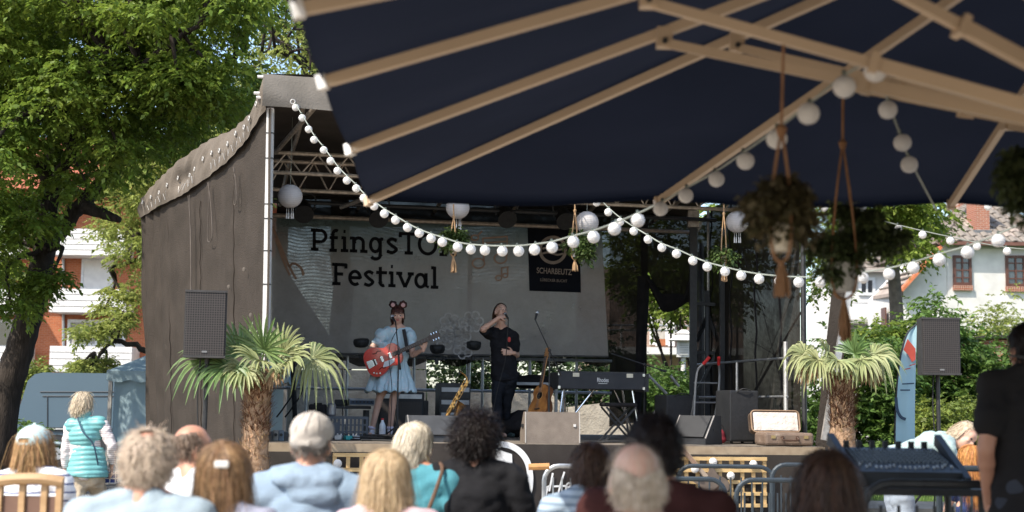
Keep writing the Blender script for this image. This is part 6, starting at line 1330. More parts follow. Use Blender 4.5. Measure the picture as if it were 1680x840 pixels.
# fan palms
FROND = M('palm_leaflet', (.18, .26, .09), .45, (.11, .19, .055), 3, trans=.3, island=.28, spec=.5)
DRYF = M('palm_leaflet_dry', (.31, .32, .15), .55, (.22, .26, .10), 3, trans=.25, island=.3)
DEADF = M('palm_leaflet_brown', (.30, .19, .10), .7, (.20, .12, .06), 3, trans=.2, island=.3)
FIBRE = M('palm_fibre', (.42, .28, .18), .95, (.26, .16, .095), 16, .9, 60)
FIBRED = M('palm_fibre_dark', (.16, .075, .04), .95, (.10, .045, .025), 16, .9, 60)
def palm(label, base, crown, r0, r1, fr, seed):
    q0 = random.Random(seed); rs = np.random.RandomState(seed); t = thing('fan_palm', label, 'palm', V((base.x, base.y, 0)), 'fan palms beside the stage')
    ax = curve_pts([V((base.x, base.y, 0)), lerp(V((base.x, base.y, 0)), crown, .5) + V((.01, 0, 0)), crown], 14); k = len(ax); q = MB()
    q.tube(ax, [lerp(r0, r1, i / (k - 1)) * (1 + .08 * q0.uniform(-1, 1)) for i in range(k)], 20); trk = q.build('trunk', FIBRE, t, smooth=True)
    N = 1500; ti = rs.uniform(.02, 1, N); an = rs.uniform(0, 6.283, N); c = np.array([tuple(ax[min(k - 1, int(x * (k - 1)))]) for x in ti]); rr_ = r0 + (r1 - r0) * ti
    rad = np.stack([np.cos(an), np.sin(an), np.zeros(N)], 1); P0 = c + rad * (rr_ * .94)[:, None]; tg = np.stack([-np.sin(an), np.cos(an), np.zeros(N)], 1)
    ln = rs.uniform(.05, .13, N)[:, None]; d = rad * rs.uniform(.1, .5, (N, 1)) + np.array([0, 0, 1.0]) * rs.uniform(-.7, 1.0, (N, 1)) + tg * rs.uniform(-.7, .7, (N, 1)); P = np.stack([P0, P0 + d * ln * .5 + rad * .006, P0 + d * ln], 1)
    W = np.repeat((tg * rs.uniform(.002, .008, (N, 1)))[:, None, :], 3, 1); W[:, 2] *= .2
    o_ = np.array(tuple(abspos(t))); tag(link('fibre', strips(P - o_, W), M('palm_fibre_loose', (.42, .28, .16), .95, (.26, .15, .08), 20, island=.45), t), kind='stuff')
    N = 900; an = rs.uniform(0, 6.283, N); z = rs.uniform(-.55, .05, N); rad = np.stack([np.cos(an), np.sin(an), np.zeros(N)], 1); P0 = np.array(tuple(crown)) + rad * (r1 * 1.0) + np.array([0, 0, 1.0]) * z[:, None]
    tg = np.stack([-np.sin(an), np.cos(an), np.zeros(N)], 1); ln = rs.uniform(.06, .16, N)[:, None]; d = rad * rs.uniform(.2, .6, (N, 1)) + np.array([0, 0, 1.0]) * rs.uniform(.2, 1, (N, 1)) + tg * rs.uniform(-.8, .8, (N, 1)); P = np.stack([P0, P0 + d * ln * .5, P0 + d * ln], 1); W = np.repeat((tg * rs.uniform(.002, .007, (N, 1)))[:, None, :], 3, 1); W[:, 2] *= .2
    tag(link('crown_fibre', strips(P - o_, W), FIBRED, t), kind='stuff')
    for (ex, ey, tx, ty, dY, size, dry, drf) in fr:
        e = at(ex, ey, crown.y + dY); tip = at(tx, ty, crown.y + dY * 2.5); b = crown + V((0, 0, -.05)); d = e - b; L_ = d.length; mid = lerp(b, e, .55) + UP * (.10 * L_)
        q = MB(); q.tube(curve_pts([b, mid, e], 5), [.014 - .0006 * i for i in range(11)], 6); fo = q.build('frond', (FROND, DRYF, DEADF)[dry], t)
        ax_ = (tip - e).normalized(); nr_ = V((q0.uniform(-.25, .25), -.75, .6)); nr_ = (nr_ - ax_ * nr_.dot(ax_)).normalized(); sd = ax_.cross(nr_)
        # the fan half faces the viewer, half the sky
        n = 22; Pl = []; Wl = []
        for i in range(n):
            a = R(lerp(-118, 118, i / (n - 1))) + q0.uniform(-.03, .03); dr = ax_ * math.cos(a) + sd * math.sin(a) + nr_ * (.12 * abs(math.sin(a)) + q0.uniform(-.08, .12)); dr.normalize()
            ll = size * (1 - .28 * abs(a) / 2.2) * q0.uniform(.85, 1.05); pts = []; K = 7; drp = q0.uniform(.5, 1.4) * drf * .6
            for kk in range(K):
                s = kk / (K - 1); pts.append(e + dr * (ll * s) - UP * (drp * ll * max(0, s - .42) ** 2 * 2.4) + (e - (e + dr * ll)) * (.25 * min(1, drp) * max(0, s - .4) ** 2) + nr_ * (.03 * s))
            wv = dr.cross(nr_).normalized(); wd = [(.005 + .016 * math.sin(math.pi * min(1, (kk / (K - 1)) * .75 + .18))) * (1 if kk < K - 1 else .15) for kk in range(K)]
            tw = q0.uniform(-.4, .4)
            for sgn in (-1, 1):
                Pl.append([tuple(pts[kk] + (wv * math.cos(tw) + nr_ * math.sin(tw)) * wd[kk] * .5 * sgn + nr_ * (.18 * wd[kk])) for kk in range(K)]); fold = (wv * sgn + nr_ * .55).normalized()
                Wl.append([tuple(fold * wd[kk] * .5) for kk in range(K)])
        me = strips(np.array(Pl) - o_, np.array(Wl), 'leaflets'); tag(link('leaflets', me, (FROND, DRYF, DEADF)[dry], fo), kind='stuff')
    return t
Yp = 14.6; cr_ = at(424, 622, Yp)
palm('fan palm with shaggy brown trunk standing before the brown left stage wall', V((at(410, 800, Yp).x, Yp, 0)), cr_, .16, .125,
     [(434, 574, 440, 500, -.15, .50, 0, .12), (394, 580, 374, 526, .05, .42, 0, .2), (462, 580, 500, 542, -.1, .42, 1, .25), (424, 592, 366, 584, -.40, .40, 1, .5), (474, 590, 530, 580, -.25, .40, 1, .6), (512, 586, 556, 604, .0, .44, 1, 1.5),
      (345, 590, 280, 604, -.1, .46, 0, .9), (372, 600, 342, 640, -.2, .42, 0, .9), (398, 604, 380, 646, -.2, .32, 1, .8), (446, 578, 474, 530, .25, .36, 0, .3), (404, 612, 392, 640, -.12, .2, 2, 1.0), (446, 612, 458, 636, -.1, .2, 2, 1.0)], 71)
Yq = 16.0; cr_ = at(1381, 622, Yq)
palm('fan palm with pale shaggy trunk and drooping fronds, right of the suitcase', V((at(1379, 760, Yq).x, Yq, 0)), cr_, .155, .13,
     [(1322, 582, 1266, 566, .0, .36, 1, 1.7), (1358, 580, 1330, 558, -.2, .30, 1, .8), (1402, 580, 1424, 548, -.1, .34, 0, .3), (1432, 582, 1474, 592, -.1, .40, 1, 1.6), (1412, 590, 1448, 616, -.25, .36, 1, 1.2), (1374, 592, 1358, 622, -.35, .30, 1, 1.0),
       (1342, 590, 1304, 604, -.15, .36, 1, 1.5), (1440, 580, 1462, 556, .15, .28, 0, .8), (1330, 598, 1308, 622, -.05, .22, 2, 1.2), (1425, 606, 1436, 634, -.1, .22, 2, 1.2)], 72)
# ---------------------------------------------------------------- people
SKIN = M('skin_fair', (.56, .35, .26), .5, (.50, .29, .21), 9, .08, 80)
SKINT = M('skin_tanned', (.48, .25, .16), .5, (.42, .19, .12), 7, .1, 80)
def frame(o, fwd, up):
    y = V(fwd).normalized(); x = y.cross(V(up)).normalized(); z = x.cross(y); m = Matrix((x, y, z)).transposed().to_4x4(); m.translation = V(o); return m
def hand_prims(q, w, d, nrm, side_thumb, curl=.5, s=1.0, spread=.0, thumb_in=.4):
    """palm at wrist w pointing along d; nrm = direction the palm faces; fingers curl towards it"""
    d = V(d).normalized(); n = V(nrm); n = (n - d * n.dot(d)).normalized(); sd = d.cross(n) * side_thumb
    m = Matrix((sd, d, n)).transposed(); q.ell(w + d * .047 * s, (.040 * s, .052 * s, .016 * s), m, 12, 8); q.cap(w - d * .02 * s, .025 * s, w + d * .03 * s, .026 * s, 10)
    for i, (off, ln) in enumerate(((.030, .074), (.010, .082), (-.011, .076), (-.031, .058))):
        p = w + (d * (.085 - .004 * abs(i - 1)) + sd * off) * s; a = 0; dd = (d + sd * off * spread * 8).normalized()
        for k, (fr, r0, r1) in enumerate(((.45, .0095, .0088), (.31, .0088, .008), (.24, .008, .0068))):
            a = curl * (k + .6) * (.9 + .08 * i); v = (dd * math.cos(a) + n * math.sin(a)).normalized(); e = p + v * ln * fr * s; q.cap(p, r0 * s, e, r1 * s, 8); p = e
    p = w + (d * .022 + sd * .034) * s; v = (d * .62 + sd * .75 + n * thumb_in).normalized(); e = p + v * .038 * s; q.cap(p, .012 * s, e, .0105 * s, 8); v2 = (d * .85 + sd * .25 + n * thumb_in * 1.3).normalized(); q.cap(e, .0105 * s, e + v2 * .032 * s, .008 * s, 8)
def head_prims(q, T, s=1.0, face=True):
    def P(x, y, z): return T @ V((x * s, y * s, z * s))
    Rm = T.to_3x3()
    q.ell(P(0, -.012, .032), (.076 * s, .096 * s, .093 * s), Rm); q.ell(P(0, .022, -.045), (.058 * s, .068 * s, .072 * s), Rm); q.ell(P(0, .045, -.088), (.034 * s, .034 * s, .026 * s), Rm)
    q.ell(P(0, .062, .03), (.055 * s, .03 * s, .04 * s), Rm); q.cap(P(0, .086, .012), .009 * s, P(0, .106, -.024), .0135 * s, 8); q.ell(P(.012, .097, -.027), (.009 * s,) * 3, Rm); q.ell(P(-.012, .097, -.027), (.009 * s,) * 3, Rm)
    q.ell(P(0, .084, -.052), (.022 * s, .012 * s, .009 * s), Rm); q.ell(P(.036, .066, -.02), (.02 * s, .02 * s, .02 * s), Rm); q.ell(P(-.036, .066, -.02), (.02 * s, .02 * s, .02 * s), Rm)
    for sx in (-1, 1):
        q.ell(P(sx * .079, -.008, -.008), (.010 * s, .022 * s, .034 * s), Rm @ Matrix.Rotation(sx * -.25, 3, 'Z')); q.ell(P(sx * .078, .004, -.034), (.008 * s, .010 * s, .014 * s), Rm)
def torso_prims(q, J, s, inf=0.0, hips=True, fem=False, low=0.0):
    up = (J['neck'] - J['pelvis']).normalized(); x = (J['shR'] - J['shL']).normalized(); y = up.cross(x).normalized(); x = y.cross(up); m = Matrix((x, y, up)).transposed()
    sw = (J['shR'] - J['shL']).length; L = (J['neck'] - J['pelvis']).length
    if hips: q.ell(J['pelvis'], ((.165 + inf) * s, (.115 + inf) * s, (.13 + low) * s), m)
    q.ell(lerp(J['pelvis'], J['neck'], .36), ((.138 if fem else .15) * s + inf * s, (.105 + inf) * s, L * .30), m)
    q.ell(lerp(J['pelvis'], J['neck'], .66), (sw * .43 + inf * s, (.115 + inf) * s, L * .30), m); 
    q.cap(lerp(J['shL'], J['shR'], .08), (.062 + inf) * s, lerp(J['shL'], J['shR'], .92), (.062 + inf) * s)
    q.ell(lerp(J['pelvis'], J['neck'], .88), (sw * .30 + inf * s, (.075 + inf) * s, L * .12), m)
def body_prims(J, s, T, face=True, hs=1.0, hands=None, legs=True, neck_r=.053):
    q = MB(); torso_prims(q, J, s); head_prims(q, T, s * hs, face); q.cap(J['neck'] - V((0, 0, .02)), neck_r * 1.12 * s, T @ V((0, -.015 * s, -.05 * s)), neck_r * s)
    q.cap(lerp(J['shL'], J['neck'], .25), .05 * s, lerp(J['neck'], T @ V((0, -.02, -.05)), .35), .045 * s); q.cap(lerp(J['shR'], J['neck'], .25), .05 * s, lerp(J['neck'], T @ V((0, -.02, -.05)), .35), .045 * s)
    for k in 'LR':
        q.cap(J['sh' + k], .052 * s, J['el' + k], .040 * s); q.cap(J['el' + k], .040 * s, J['wr' + k], .026 * s); q.ell(lerp(J['el' + k], J['wr' + k], .25), (.042 * s,) * 3)
        h = (hands or {}).get(k)
        fd = (J['wr' + k] - J['el' + k]).normalized()
        if h: hand_prims(q, J['wr' + k], h[0] or fd, h[1], h[2], h[3], s, h[4] if len(h) > 4 else 0)
        else: hand_prims(q, J['wr' + k], fd, J['pelvis'] - J['wr' + k], 1 if k == 'L' else -1, .35, s)
        if legs:
            q.cap(J['hip' + k], .085 * s, J['kn' + k], .055 * s); q.cap(J['kn' + k], .054 * s, J['an' + k], .036 * s); q.ell(lerp(J['kn' + k], J['an' + k], .28) - (J['toe' + k] - J['an' + k]).normalized() * .012, (.052 * s,) * 3)
            q.cap(J['an' + k] - V((0, 0, .045)) * s, .036 * s, J['toe' + k], .03 * s)
    return q
def shirt_prims(J, s, sleeve=.55, inf=.016, fem=False, low=.0, collar=True, hem=None):
    q = MB(); torso_prims(q, J, s, inf, True, fem, low)
    if hem:
        up = (J['neck'] - J['pelvis']).normalized(); x = (J['shR'] - J['shL']).normalized(); y = up.cross(x).normalized(); x = y.cross(up); m = Matrix((x, y, up)).transposed().to_4x4(); m.translation = J['pelvis']; L = (J['neck'] - J['pelvis']).length
        q.lathe([(.001, L * .8), (.145 * s, L * .8), ((.143 + hem[1]) * s, L * .4), ((.146 + hem[1] * 1.6) * s, -hem[0] * s), (.001, -hem[0] * s)], 28, m @ Matrix.Diagonal((1.08, .76, 1, 1)))
    for k in 'LR':
        if sleeve <= 1: q.cap(J['sh' + k], (.062 + inf) * s, lerp(J['sh' + k], J['el' + k], sleeve), (.052 + inf) * s)
        else: q.cap(J['sh' + k], (.060 + inf) * s, J['el' + k], (.044 + inf) * s); q.cap(J['el' + k], (.044 + inf) * s, lerp(J['el' + k], J['wr' + k], sleeve - 1), (.032 + inf) * s)
        q.cap(lerp(J['sh' + k], J['neck'], .1), (.052 + inf) * s, lerp(J['sh' + k], J['neck'], .75), (.046 + inf) * s)
    return q
def legs_prims(J, s, inf=.016, to=1.0):
    q = MB(); x = (J['hipR'] - J['hipL']).normalized(); q.ell(J['pelvis'], ((.165 + inf) * s, (.118 + inf) * s, .13 * s), frame((0, 0, 0), UP.cross(x), UP).to_3x3())
    for k in 'LR': q.cap(J['hip' + k], (.088 + inf) * s, J['kn' + k], (.058 + inf) * s); q.cap(J['kn' + k], (.058 + inf) * s, lerp(J['kn' + k], J['an' + k], to), (.040 + inf) * s)
    return q
def shoes(J, s, m, parent, name='shoe'):
    for k in 'LR':
        q = MB(); d = (J['toe' + k] - J['an' + k]); d.z = 0; d.normalize(); a = J['an' + k]; z0 = a.z - .085 * s
        b = V((a.x, a.y, z0 + .035 * s)); q.cap(b - d * .045 * s, .038 * s, b + d * .06 * s, .038 * s); q.cap(b + d * .06 * s, .038 * s, b + d * .15 * s - UP * .006, .032 * s); q.cap(b - d * .03 * s, .036 * s, a, .042 * s)
        me = blob(q, .012, 4)
        for v_ in me.vertices: v_.co.z = max(v_.co.z, z0 + .002)
        shift(me, abspos(parent))
        link(name, me, m, parent)
def part_blob(q, name, m, parent, voxel=.013, smooth=5, disp=None):
    me = blob(q, voxel, smooth, .5, disp); shift(me, abspos(parent))
    return link(name, me, m, parent)
HC = np.array([0, -.012, .032]); HR = np.array([.080, .100, .097])
def hair(name, T, s, m, parent, N=1300, length=.12, width=.006, mask=None, curl=0.0, wave=0.0, lift=.14, jitter=.25, part=(0, -.35, .92), cap_r=1.02, seed=1, K=8, out=0.0, comb=None, capm=None):
    rs = np.random.RandomState(seed); d = rs.normal(size=(N * 4, 3)); d /= np.linalg.norm(d, axis=1)[:, None]
    mask = mask or (lambda u: ~((u[:, 1] > .45) & (u[:, 2] < .45)) & (u[:, 2] > -.62)); d = d[mask(d)][:N]; n = len(d); cr = np.array(part) / np.linalg.norm(part)
    P = d * HR * (1.0 + rs.uniform(0, lift * .5, n))[:, None]; pts = [P.copy()]; lay = 1.0 + rs.uniform(.01, lift, n); st_ = length * rs.uniform(.7, 1.15, n) / (K - 1); ph = rs.uniform(0, 6.28, n); cd_ = rs.normal(size=(n, 3)) * jitter
    for k in range(1, K):
        u = P / HR; r = np.linalg.norm(u, axis=1)[:, None]; u = u / r
        t = u - cr[None] * 1.02; t = t - u * (t * u).sum(1)[:, None]; t /= (np.linalg.norm(t, axis=1)[:, None] + 1e-5)
        g = np.array([0, 0, -1.0]); w_ = np.clip((k / K) * 1.1 - u[:, 2:3] * .5 + .2, .1, 1)
        v = t * (1 - w_) + g * w_ + cd_ * (1 if curl else .8) + u * out
        if comb is not None: v = v + np.array(comb)
        if curl: v = v + rs.normal(size=(n, 3)) * curl
        v /= (np.linalg.norm(v, axis=1)[:, None] + 1e-6); P = P + v * st_[:, None]
        if wave: 
            sdv = np.cross(v, u); P = P + sdv * (np.sin(ph + k * 1.4) * wave)[:, None]
        r = np.linalg.norm(P / HR, axis=1); low = P[:, 2] < -.07; f = np.where(r < lay, lay / r, 1.0); f = np.where(low, np.maximum(1, (1 + (f - 1) * .5)), f); P = P * f[:, None]; pts.append(P.copy())
    A = np.stack(pts, 1); tg = np.gradient(A, axis=1); rad = A / np.linalg.norm(A, axis=2)[:, :, None]; W = np.cross(tg, rad + rs.normal(size=(n, 1, 3)) * .35); W /= (np.linalg.norm(W, axis=2)[:, :, None] + 1e-6)
    tap = np.array([1 - .75 * (k / (K - 1)) ** 3 for k in range(K)]); W = W * (width * tap)[None, :, None] * rs.uniform(.5, 1.1, (n, 1, 1)) * .5
    Mx = np.array(T.to_3x3()) * s; o = np.array(tuple(T.translation - abspos(parent))); A = (A + HC) @ Mx.T + o; W = W @ Mx.T
    ho = tag(link(name, strips(A, W, name), m, parent), kind='stuff')
    q = MB(); nu, nv = 40, 26; vs = []; keep = []
    for j in range(nv + 1):
        for i in range(nu): ph_ = -math.pi / 2 + math.pi * j / nv; a = 2 * math.pi * i / nu; vs.append((math.cos(ph_) * math.cos(a), math.cos(ph_) * math.sin(a), math.sin(ph_)))
    va = np.array(vs); ok = mask(va); fs = []
    for j in range(nv):
        for i in range(nu):
            f = (j * nu + i, j * nu + (i + 1) % nu, (j + 1) * nu + (i + 1) % nu, (j + 1) * nu + i)
            if all(ok[k] for k in f): fs.append(f)
    cm = (va * HR * cap_r + HC) @ Mx.T + o; q.add([tuple(c) for c in cm], fs); o2 = q.build('scalp_hair', capm or m, ho, smooth=True, local=True)
    return ho
def hm(name, c, c2, isl=.3): return M(name, c, .5, c2, 40, island=isl, spec=.28)
H_GREY = hm('hair_grey', (.58, .47, .36), (.42, .33, .25), .2); H_BROWNBL = hm('hair_brown_blond', (.30, .18, .09), (.18, .10, .05), .22); H_BLOND = hm('hair_blond', (.58, .44, .28), (.46, .33, .19), .14); H_WHITE = hm('hair_platinum', (.72, .65, .53), (.58, .5, .38), .2)
H_DARK = hm('hair_dark', (.012, .006, .0045), (.007, .0035, .003), .25); H_BROWN = hm('hair_brown', (.07, .035, .02), (.04, .02, .012), .35); H_RED = hm('hair_red', (.55, .25, .08), (.36, .14, .04), .3); H_STRAW = hm('hair_straw', (.46, .28, .13), (.28, .15, .06), .35); H_FRINGE = hm('hair_fringe', (.62, .52, .41), (.38, .30, .22), .28); H_DUST = hm('hair_dusty_blond', (.62, .52, .38), (.46, .37, .25), .25)
FULL = lambda u: ~((u[:, 1] > .45) & (u[:, 2] < .45)) & (u[:, 2] > -.7)
NECKY = lambda u: (u[:, 1] < .35) & (u[:, 2] > -.6) | (u[:, 2] > .5)
def FR(top): return lambda u: (u[:, 2] < top + .35 * np.abs(u[:, 0])) & (u[:, 2] > -.55) & (u[:, 1] < .25)
def tee(name, c, c2=None, **k): return M(name, c, .85, c2, k.pop('sc', 4), .2, 90, **k)
def stripes(name, c1, c2, pitch, frac, axis='Z'):
    m = M(name, c1, .85); t = m.node_tree; N = t.nodes; L = t.links; b = N['Principled BSDF']; tc = N.new('ShaderNodeTexCoord'); sx = N.new('ShaderNodeSeparateXYZ'); L.new(tc.outputs['Object'], sx.inputs[0]); nz = N.new('ShaderNodeTexNoise'); nz.inputs['Scale'].default_value = 5; L.new(tc.outputs['Object'], nz.inputs[0])
    a = N.new('ShaderNodeMath'); a.operation = 'MULTIPLY_ADD'; a.inputs[1].default_value = .02; L.new(nz.outputs['Fac'], a.inputs[0]); L.new(sx.outputs[axis], a.inputs[2]); d = N.new('ShaderNodeMath'); d.operation = 'DIVIDE'; d.inputs[1].default_value = pitch; L.new(a.outputs[0], d.inputs[0]); f = N.new('ShaderNodeMath'); f.operation = 'FRACT'; L.new(d.outputs[0], f.inputs[0]); g = N.new('ShaderNodeMath'); g.operation = 'LESS_THAN'; g.inputs[1].default_value = frac; L.new(f.outputs[0], g.inputs[0]); mx = N.new('ShaderNodeMixRGB'); mx.inputs[1].default_value = (*c1, 1); mx.inputs[2].default_value = (*c2, 1); L.new(g.outputs[0], mx.inputs[0]); L.new(mx.outputs[0], b.inputs['Base Color']); return m
TROU = tee('dark_trousers', (.05, .055, .07))
def seated(label, px, py, Y, yaw, skin, shirt_m, sleeve=.55, pitch=0.0, fem=False, width=1.0, lean=0.0, arm=0.0, fwd=0.0, sinf=.016, sdisp=(.015, 8), legm=None, low=.02):
    hc = at(px, py, Y); sc = hc.z / 1.19; hs_ = .93; s = max(.86, min(1.12, sc)); sh = width * s
    o = V((hc.x, hc.y - .05 * s, hc.z - 1.19 * s)); B = Matrix.Rotation(R(fwd), 3, 'Z')
    def p(x, y, z): return o + B @ V((x * s, y * s, z * s))
    J = dict(pelvis=p(lean * -.6, -.06, .52), neck=p(0, .0, 1.07), head=hc, shL=p(-.182 * width, -.01, 1.005), shR=p(.182 * width, -.01, 1.005), elL=p(-.25 * width - arm, .02, .72), elR=p(.25 * width + arm, .02, .72), wrL=p(-.14, .24, .64), wrR=p(.14, .24, .64), hipL=p(-.09, .0, .50), hipR=p(.09, .0, .50), knL=p(-.13, .42, .50), knR=p(.13, .42, .50), anL=p(-.13, .42, .10), anR=p(.13, .42, .10), toeL=p(-.13, .55, .04), toeR=p(.13, .55, .04))
    T = frame(hc, B @ V((-math.sin(R(yaw)), math.cos(R(yaw)), pitch)), UP); t = thing('person', label, 'person', V((o.x, o.y, max(o.z, 0))))
    part_blob(body_prims(J, s, T, hs=hs_), 'body', skin, t, .0115); part_blob(shirt_prims(J, s, sleeve, sinf, fem, low), 'shirt', shirt_m, t, .013, 6, sdisp); part_blob(legs_prims(J, s), 'trousers', legm or TROU, t, .016); shoes(J, s, RUBBER, t)
    return t, T, J, s * hs_
# --- audience, seen from behind
t, T, J, s = seated('person with curly grey hair and pale blue shirt, seated nearest at lower left', 242, 762, 5.2, 4, SKINT, tee('shirt_pale_blue', (.36, .44, .49)), width=1.1)
hair('hair', T, s, H_GREY, t, 5200, .075, .0038, lambda u: FULL(u) & ~((u[:, 2] > .5) & (np.abs(u[:, 0]) < .3) & (u[:, 1] < -.1) & (u[:, 1] > -.6)), curl=.38, lift=.15, jitter=.35, seed=3, K=8)
t, T, J, s = seated('balding person in white shirt looking right, seated beside the curly grey head', 318, 737, 6.9, -42, SKINT, tee('shirt_white', (.78, .78, .78)), fwd=-25)
hair('hair', T, s, hm('hair_thin_brown', (.20, .14, .10), (.12, .08, .055)), t, 750, .06, .004, FR(.30), lift=.10, seed=4, curl=.3)
t, T, J, s = seated('person with long brown hair held by a white clip, seated in front row at left', 366, 778, 5.3, 6, SKIN, tee('top_lilac_grey', (.35, .36, .45)), fem=True, width=.9)
hh = hair('hair', T, s, H_BROWNBL, t, 7600, .42, .003, FULL, wave=.004, lift=.14, jitter=.10, seed=5, K=12)
q = MB(); cpt = T @ V((.005, -.135 * s, .045 * s)); q.box((0, 0, 0), (.052, .014, .026), Matrix.Translation(cpt) @ T.to_3x3().to_4x4(), bev=.006); q.build('hair_clip', WHITE, t)
t, T, J, s = seated('person in beige flat cap and blue grey hooded top, back to camera', 511, 731, 5.9, -6, SKINT, tee('hoodie_blue_grey', (.25, .32, .40), (.21, .28, .36)), 1.9, width=1.02, sinf=.026, sdisp=(.014, 6))
hair('hair', T, s, hm('hair_nape_grey', (.2, .16, .13), (.12, .1, .08)), t, 500, .035, .004, lambda u: (u[:, 2] < .0) & (u[:, 2] > -.6) & (u[:, 1] < .2), lift=.05, seed=6)
CAPM = tee('cap_beige', (.46, .42, .37), (.40, .36, .32), sc=8)
q = MB(); Rm = T.to_3x3(); q.ell(T @ V((0, -.004, .060 * s)), (.092 * s, .118 * s, .082 * s), Rm); q.ell(T @ V((0, -.06 * s, .02 * s)), (.082 * s, .06 * s, .045 * s), Rm); q.ell(T @ V((0, .09 * s, .055 * s)), (.075 * s, .055 * s, .02 * s), Rm); cp = part_blob(q, 'flat_cap', CAPM, t, .009, 6, (.004, 16))
q = MB()
for a in (-.55, 0, .55): q.tube([T @ V((math.sin(a + b_ * .25) * .09 * s * math.cos(b_ * 1.35), -math.cos(a) * .122 * s * math.cos(b_ * 1.35) - .004, .060 * s + .085 * s * math.sin(b_ * 1.35))) for b_ in [k / 8 for k in range(9)]], .002, 4)
q.build('cap_seam', CAPM, cp); q = MB(); bk = T @ V((0, -.128 * s, .012 * s)); q.box((0, 0, 0), (.05, .014, .02), Matrix.Translation(bk) @ Rm.to_4x4(), bev=.004); q.build('cap_strap', CAPM, cp)
q = MB(); n_ = J['neck']; q.ell(n_ + V((0, -.075, -.005)) * s, (.15 * s, .075 * s, .055 * s), Matrix.Rotation(.3, 3, 'X')); q.ell(n_ + V((-.11, -.0, .0)) * s, (.06 * s, .10 * s, .05 * s)); q.ell(n_ + V((.11, -.0, .0)) * s, (.06 * s, .10 * s, .05 * s)); q.ell(n_ + V((.03, -.10, -.07)) * s, (.12 * s, .05 * s, .07 * s)); part_blob(q, 'hood', tee('hoodie_blue_grey', (.30, .38, .47)), t, .011, 4, (.009, 12))
t, T, J, s = seated('person with shoulder length blond hair and pink collar, seated in front row', 633, 788, 5.6, 4, SKIN, tee('top_pink', (.66, .48, .52)), fem=True, width=.9)
hair('hair', T, s, H_BLOND, t, 7600, .30, .003, FULL, wave=.004, lift=.18, jitter=.12, seed=7, K=11)
t, T, J, s = seated('person with platinum hair and teal shirt with bag strap, looking right', 684, 731, 7.6, -38, SKINT, tee('shirt_teal', (.085, .27, .32), (.07, .23, .28)), 1.3, fem=True, fwd=-12)
hair('hair', T, s, H_WHITE, t, 4200, .15, .0036, FULL, lift=.10, jitter=.10, seed=8, K=9, comb=(0, -.25, 0)); hair('ponytail', T, s, H_WHITE, t, 1100, .26, .0042, lambda u: (u[:, 1] < -.55) & (u[:, 2] < .15) & (u[:, 2] > -.6), lift=.10, jitter=.12, wave=.006, seed=9, K=10, cap_r=1.0)
q = MB(); a = J['shR'] + V((-.02, -.085, .04)); q.tube(curve_pts([J['shR'] + V((-.05, .02, .10)), a + V((-.02, -.02, 0)), lerp(J['shR'], J['pelvis'], .5) + V((-.06, -.155, 0)), J['pelvis'] + V((-.16, -.12, .05))], 5), .010, 6); q.build('bag_strap', M('strap_brown', (.14, .08, .05), .7), t)
q = MB(); ea = T @ V((.085 * s, .0, -.05 * s)); q.tube([ea + V((math.cos(k) * .014, 0, math.sin(k) * .018 - .02)) for k in [j * .63 for j in range(10)]], .003, 5, closed=True); q.build('earring', M('gold', (.8, .6, .3), .3, metal=.9), t)
t, T, J, s = seated('person with big dark curly hair in black T-shirt, right elbow bent', 780, 722, 7.6, 0, SKINT, tee('tee_black_a', (.012, .012, .014), (.018, .018, .02)), width=1.05, arm=.03)
hair('hair', T, s, H_DARK, t, 6500, .14, .0032, lambda u: ~((u[:, 1] > .5) & (u[:, 2] < .3)) & (u[:, 2] > -.8), curl=.8, lift=.42, jitter=.55, seed=10, K=10, out=.2)
t, T, J, s = seated('person with short brown hair in blue striped top beside the barrier', 970, 768, 6.8, 3, SKIN, stripes('stripe_blue_grey', (.36, .44, .52), (.20, .26, .33), .035, .4), fem=True)
hair('hair', T, s, H_BROWN, t, 4200, .13, .0036, lambda u: ~((u[:, 1] > .45) & (u[:, 2] < .45)) & (u[:, 2] > -.85), lift=.18, jitter=.3, seed=11, K=8)
t, T, J, s = seated('person with short black hair and maroon top, half hidden behind the bald head', 1073, 744, 5.0, 0, SKINT, tee('top_maroon', (.055, .02, .018)))
hair('hair', T, s, H_DARK, t, 3600, .07, .0036, FULL, curl=.35, lift=.18, jitter=.35, seed=12)
t, T, J, s = seated('bald person with cream hair fringe, nearest the camera at lower centre right', 1043, 792, 4.3, 3, SKIN, tee('shirt_rust', (.10, .035, .028)), width=1.05)
hair('hair', T, s, H_FRINGE, t, 4600, .075, .0028, lambda u: FR(-.10)(u) & ~((np.abs(u[:, 0]) > .78) & (u[:, 1] > -.4)), lift=.12, jitter=.2, seed=13, curl=.08); hair('thin_top_hair', T, s, H_FRINGE, t, 130, .09, .0016, lambda u: (u[:, 2] > .1) & (u[:, 1] < .6), lift=.03, jitter=.3, seed=14, cap_r=.9)
t, T, J, s = seated('person with dark brown hair in the shade of the parasol, near bottom right', 1358, 800, 4.9, -4, SKINT, tee('top_shade', (.06, .035, .03)), fem=True)
hair('hair', T, s, H_BROWN, t, 5000, .30, .0042, FULL, lift=.22, jitter=.2, wave=.005, seed=15, K=10)
t, T, J, s = seated('person in pale mint baseball cap with long straw hair and navy striped tee', 57, 738, 7.7, -14, SKIN, stripes('stripe_navy_white', (.74, .74, .75), (.10, .12, .22), .045, .22), fem=True, width=.88)
hair('hair', T, s, H_STRAW, t, 4600, .30, .004, FULL, lift=.14, jitter=.14, seed=16, K=10)
CM_ = tee('cap_mint', (.50, .62, .60), (.45, .57, .55), sc=8); Rm = T.to_3x3(); q = MB(); vs = []; nu, nv = 36, 12
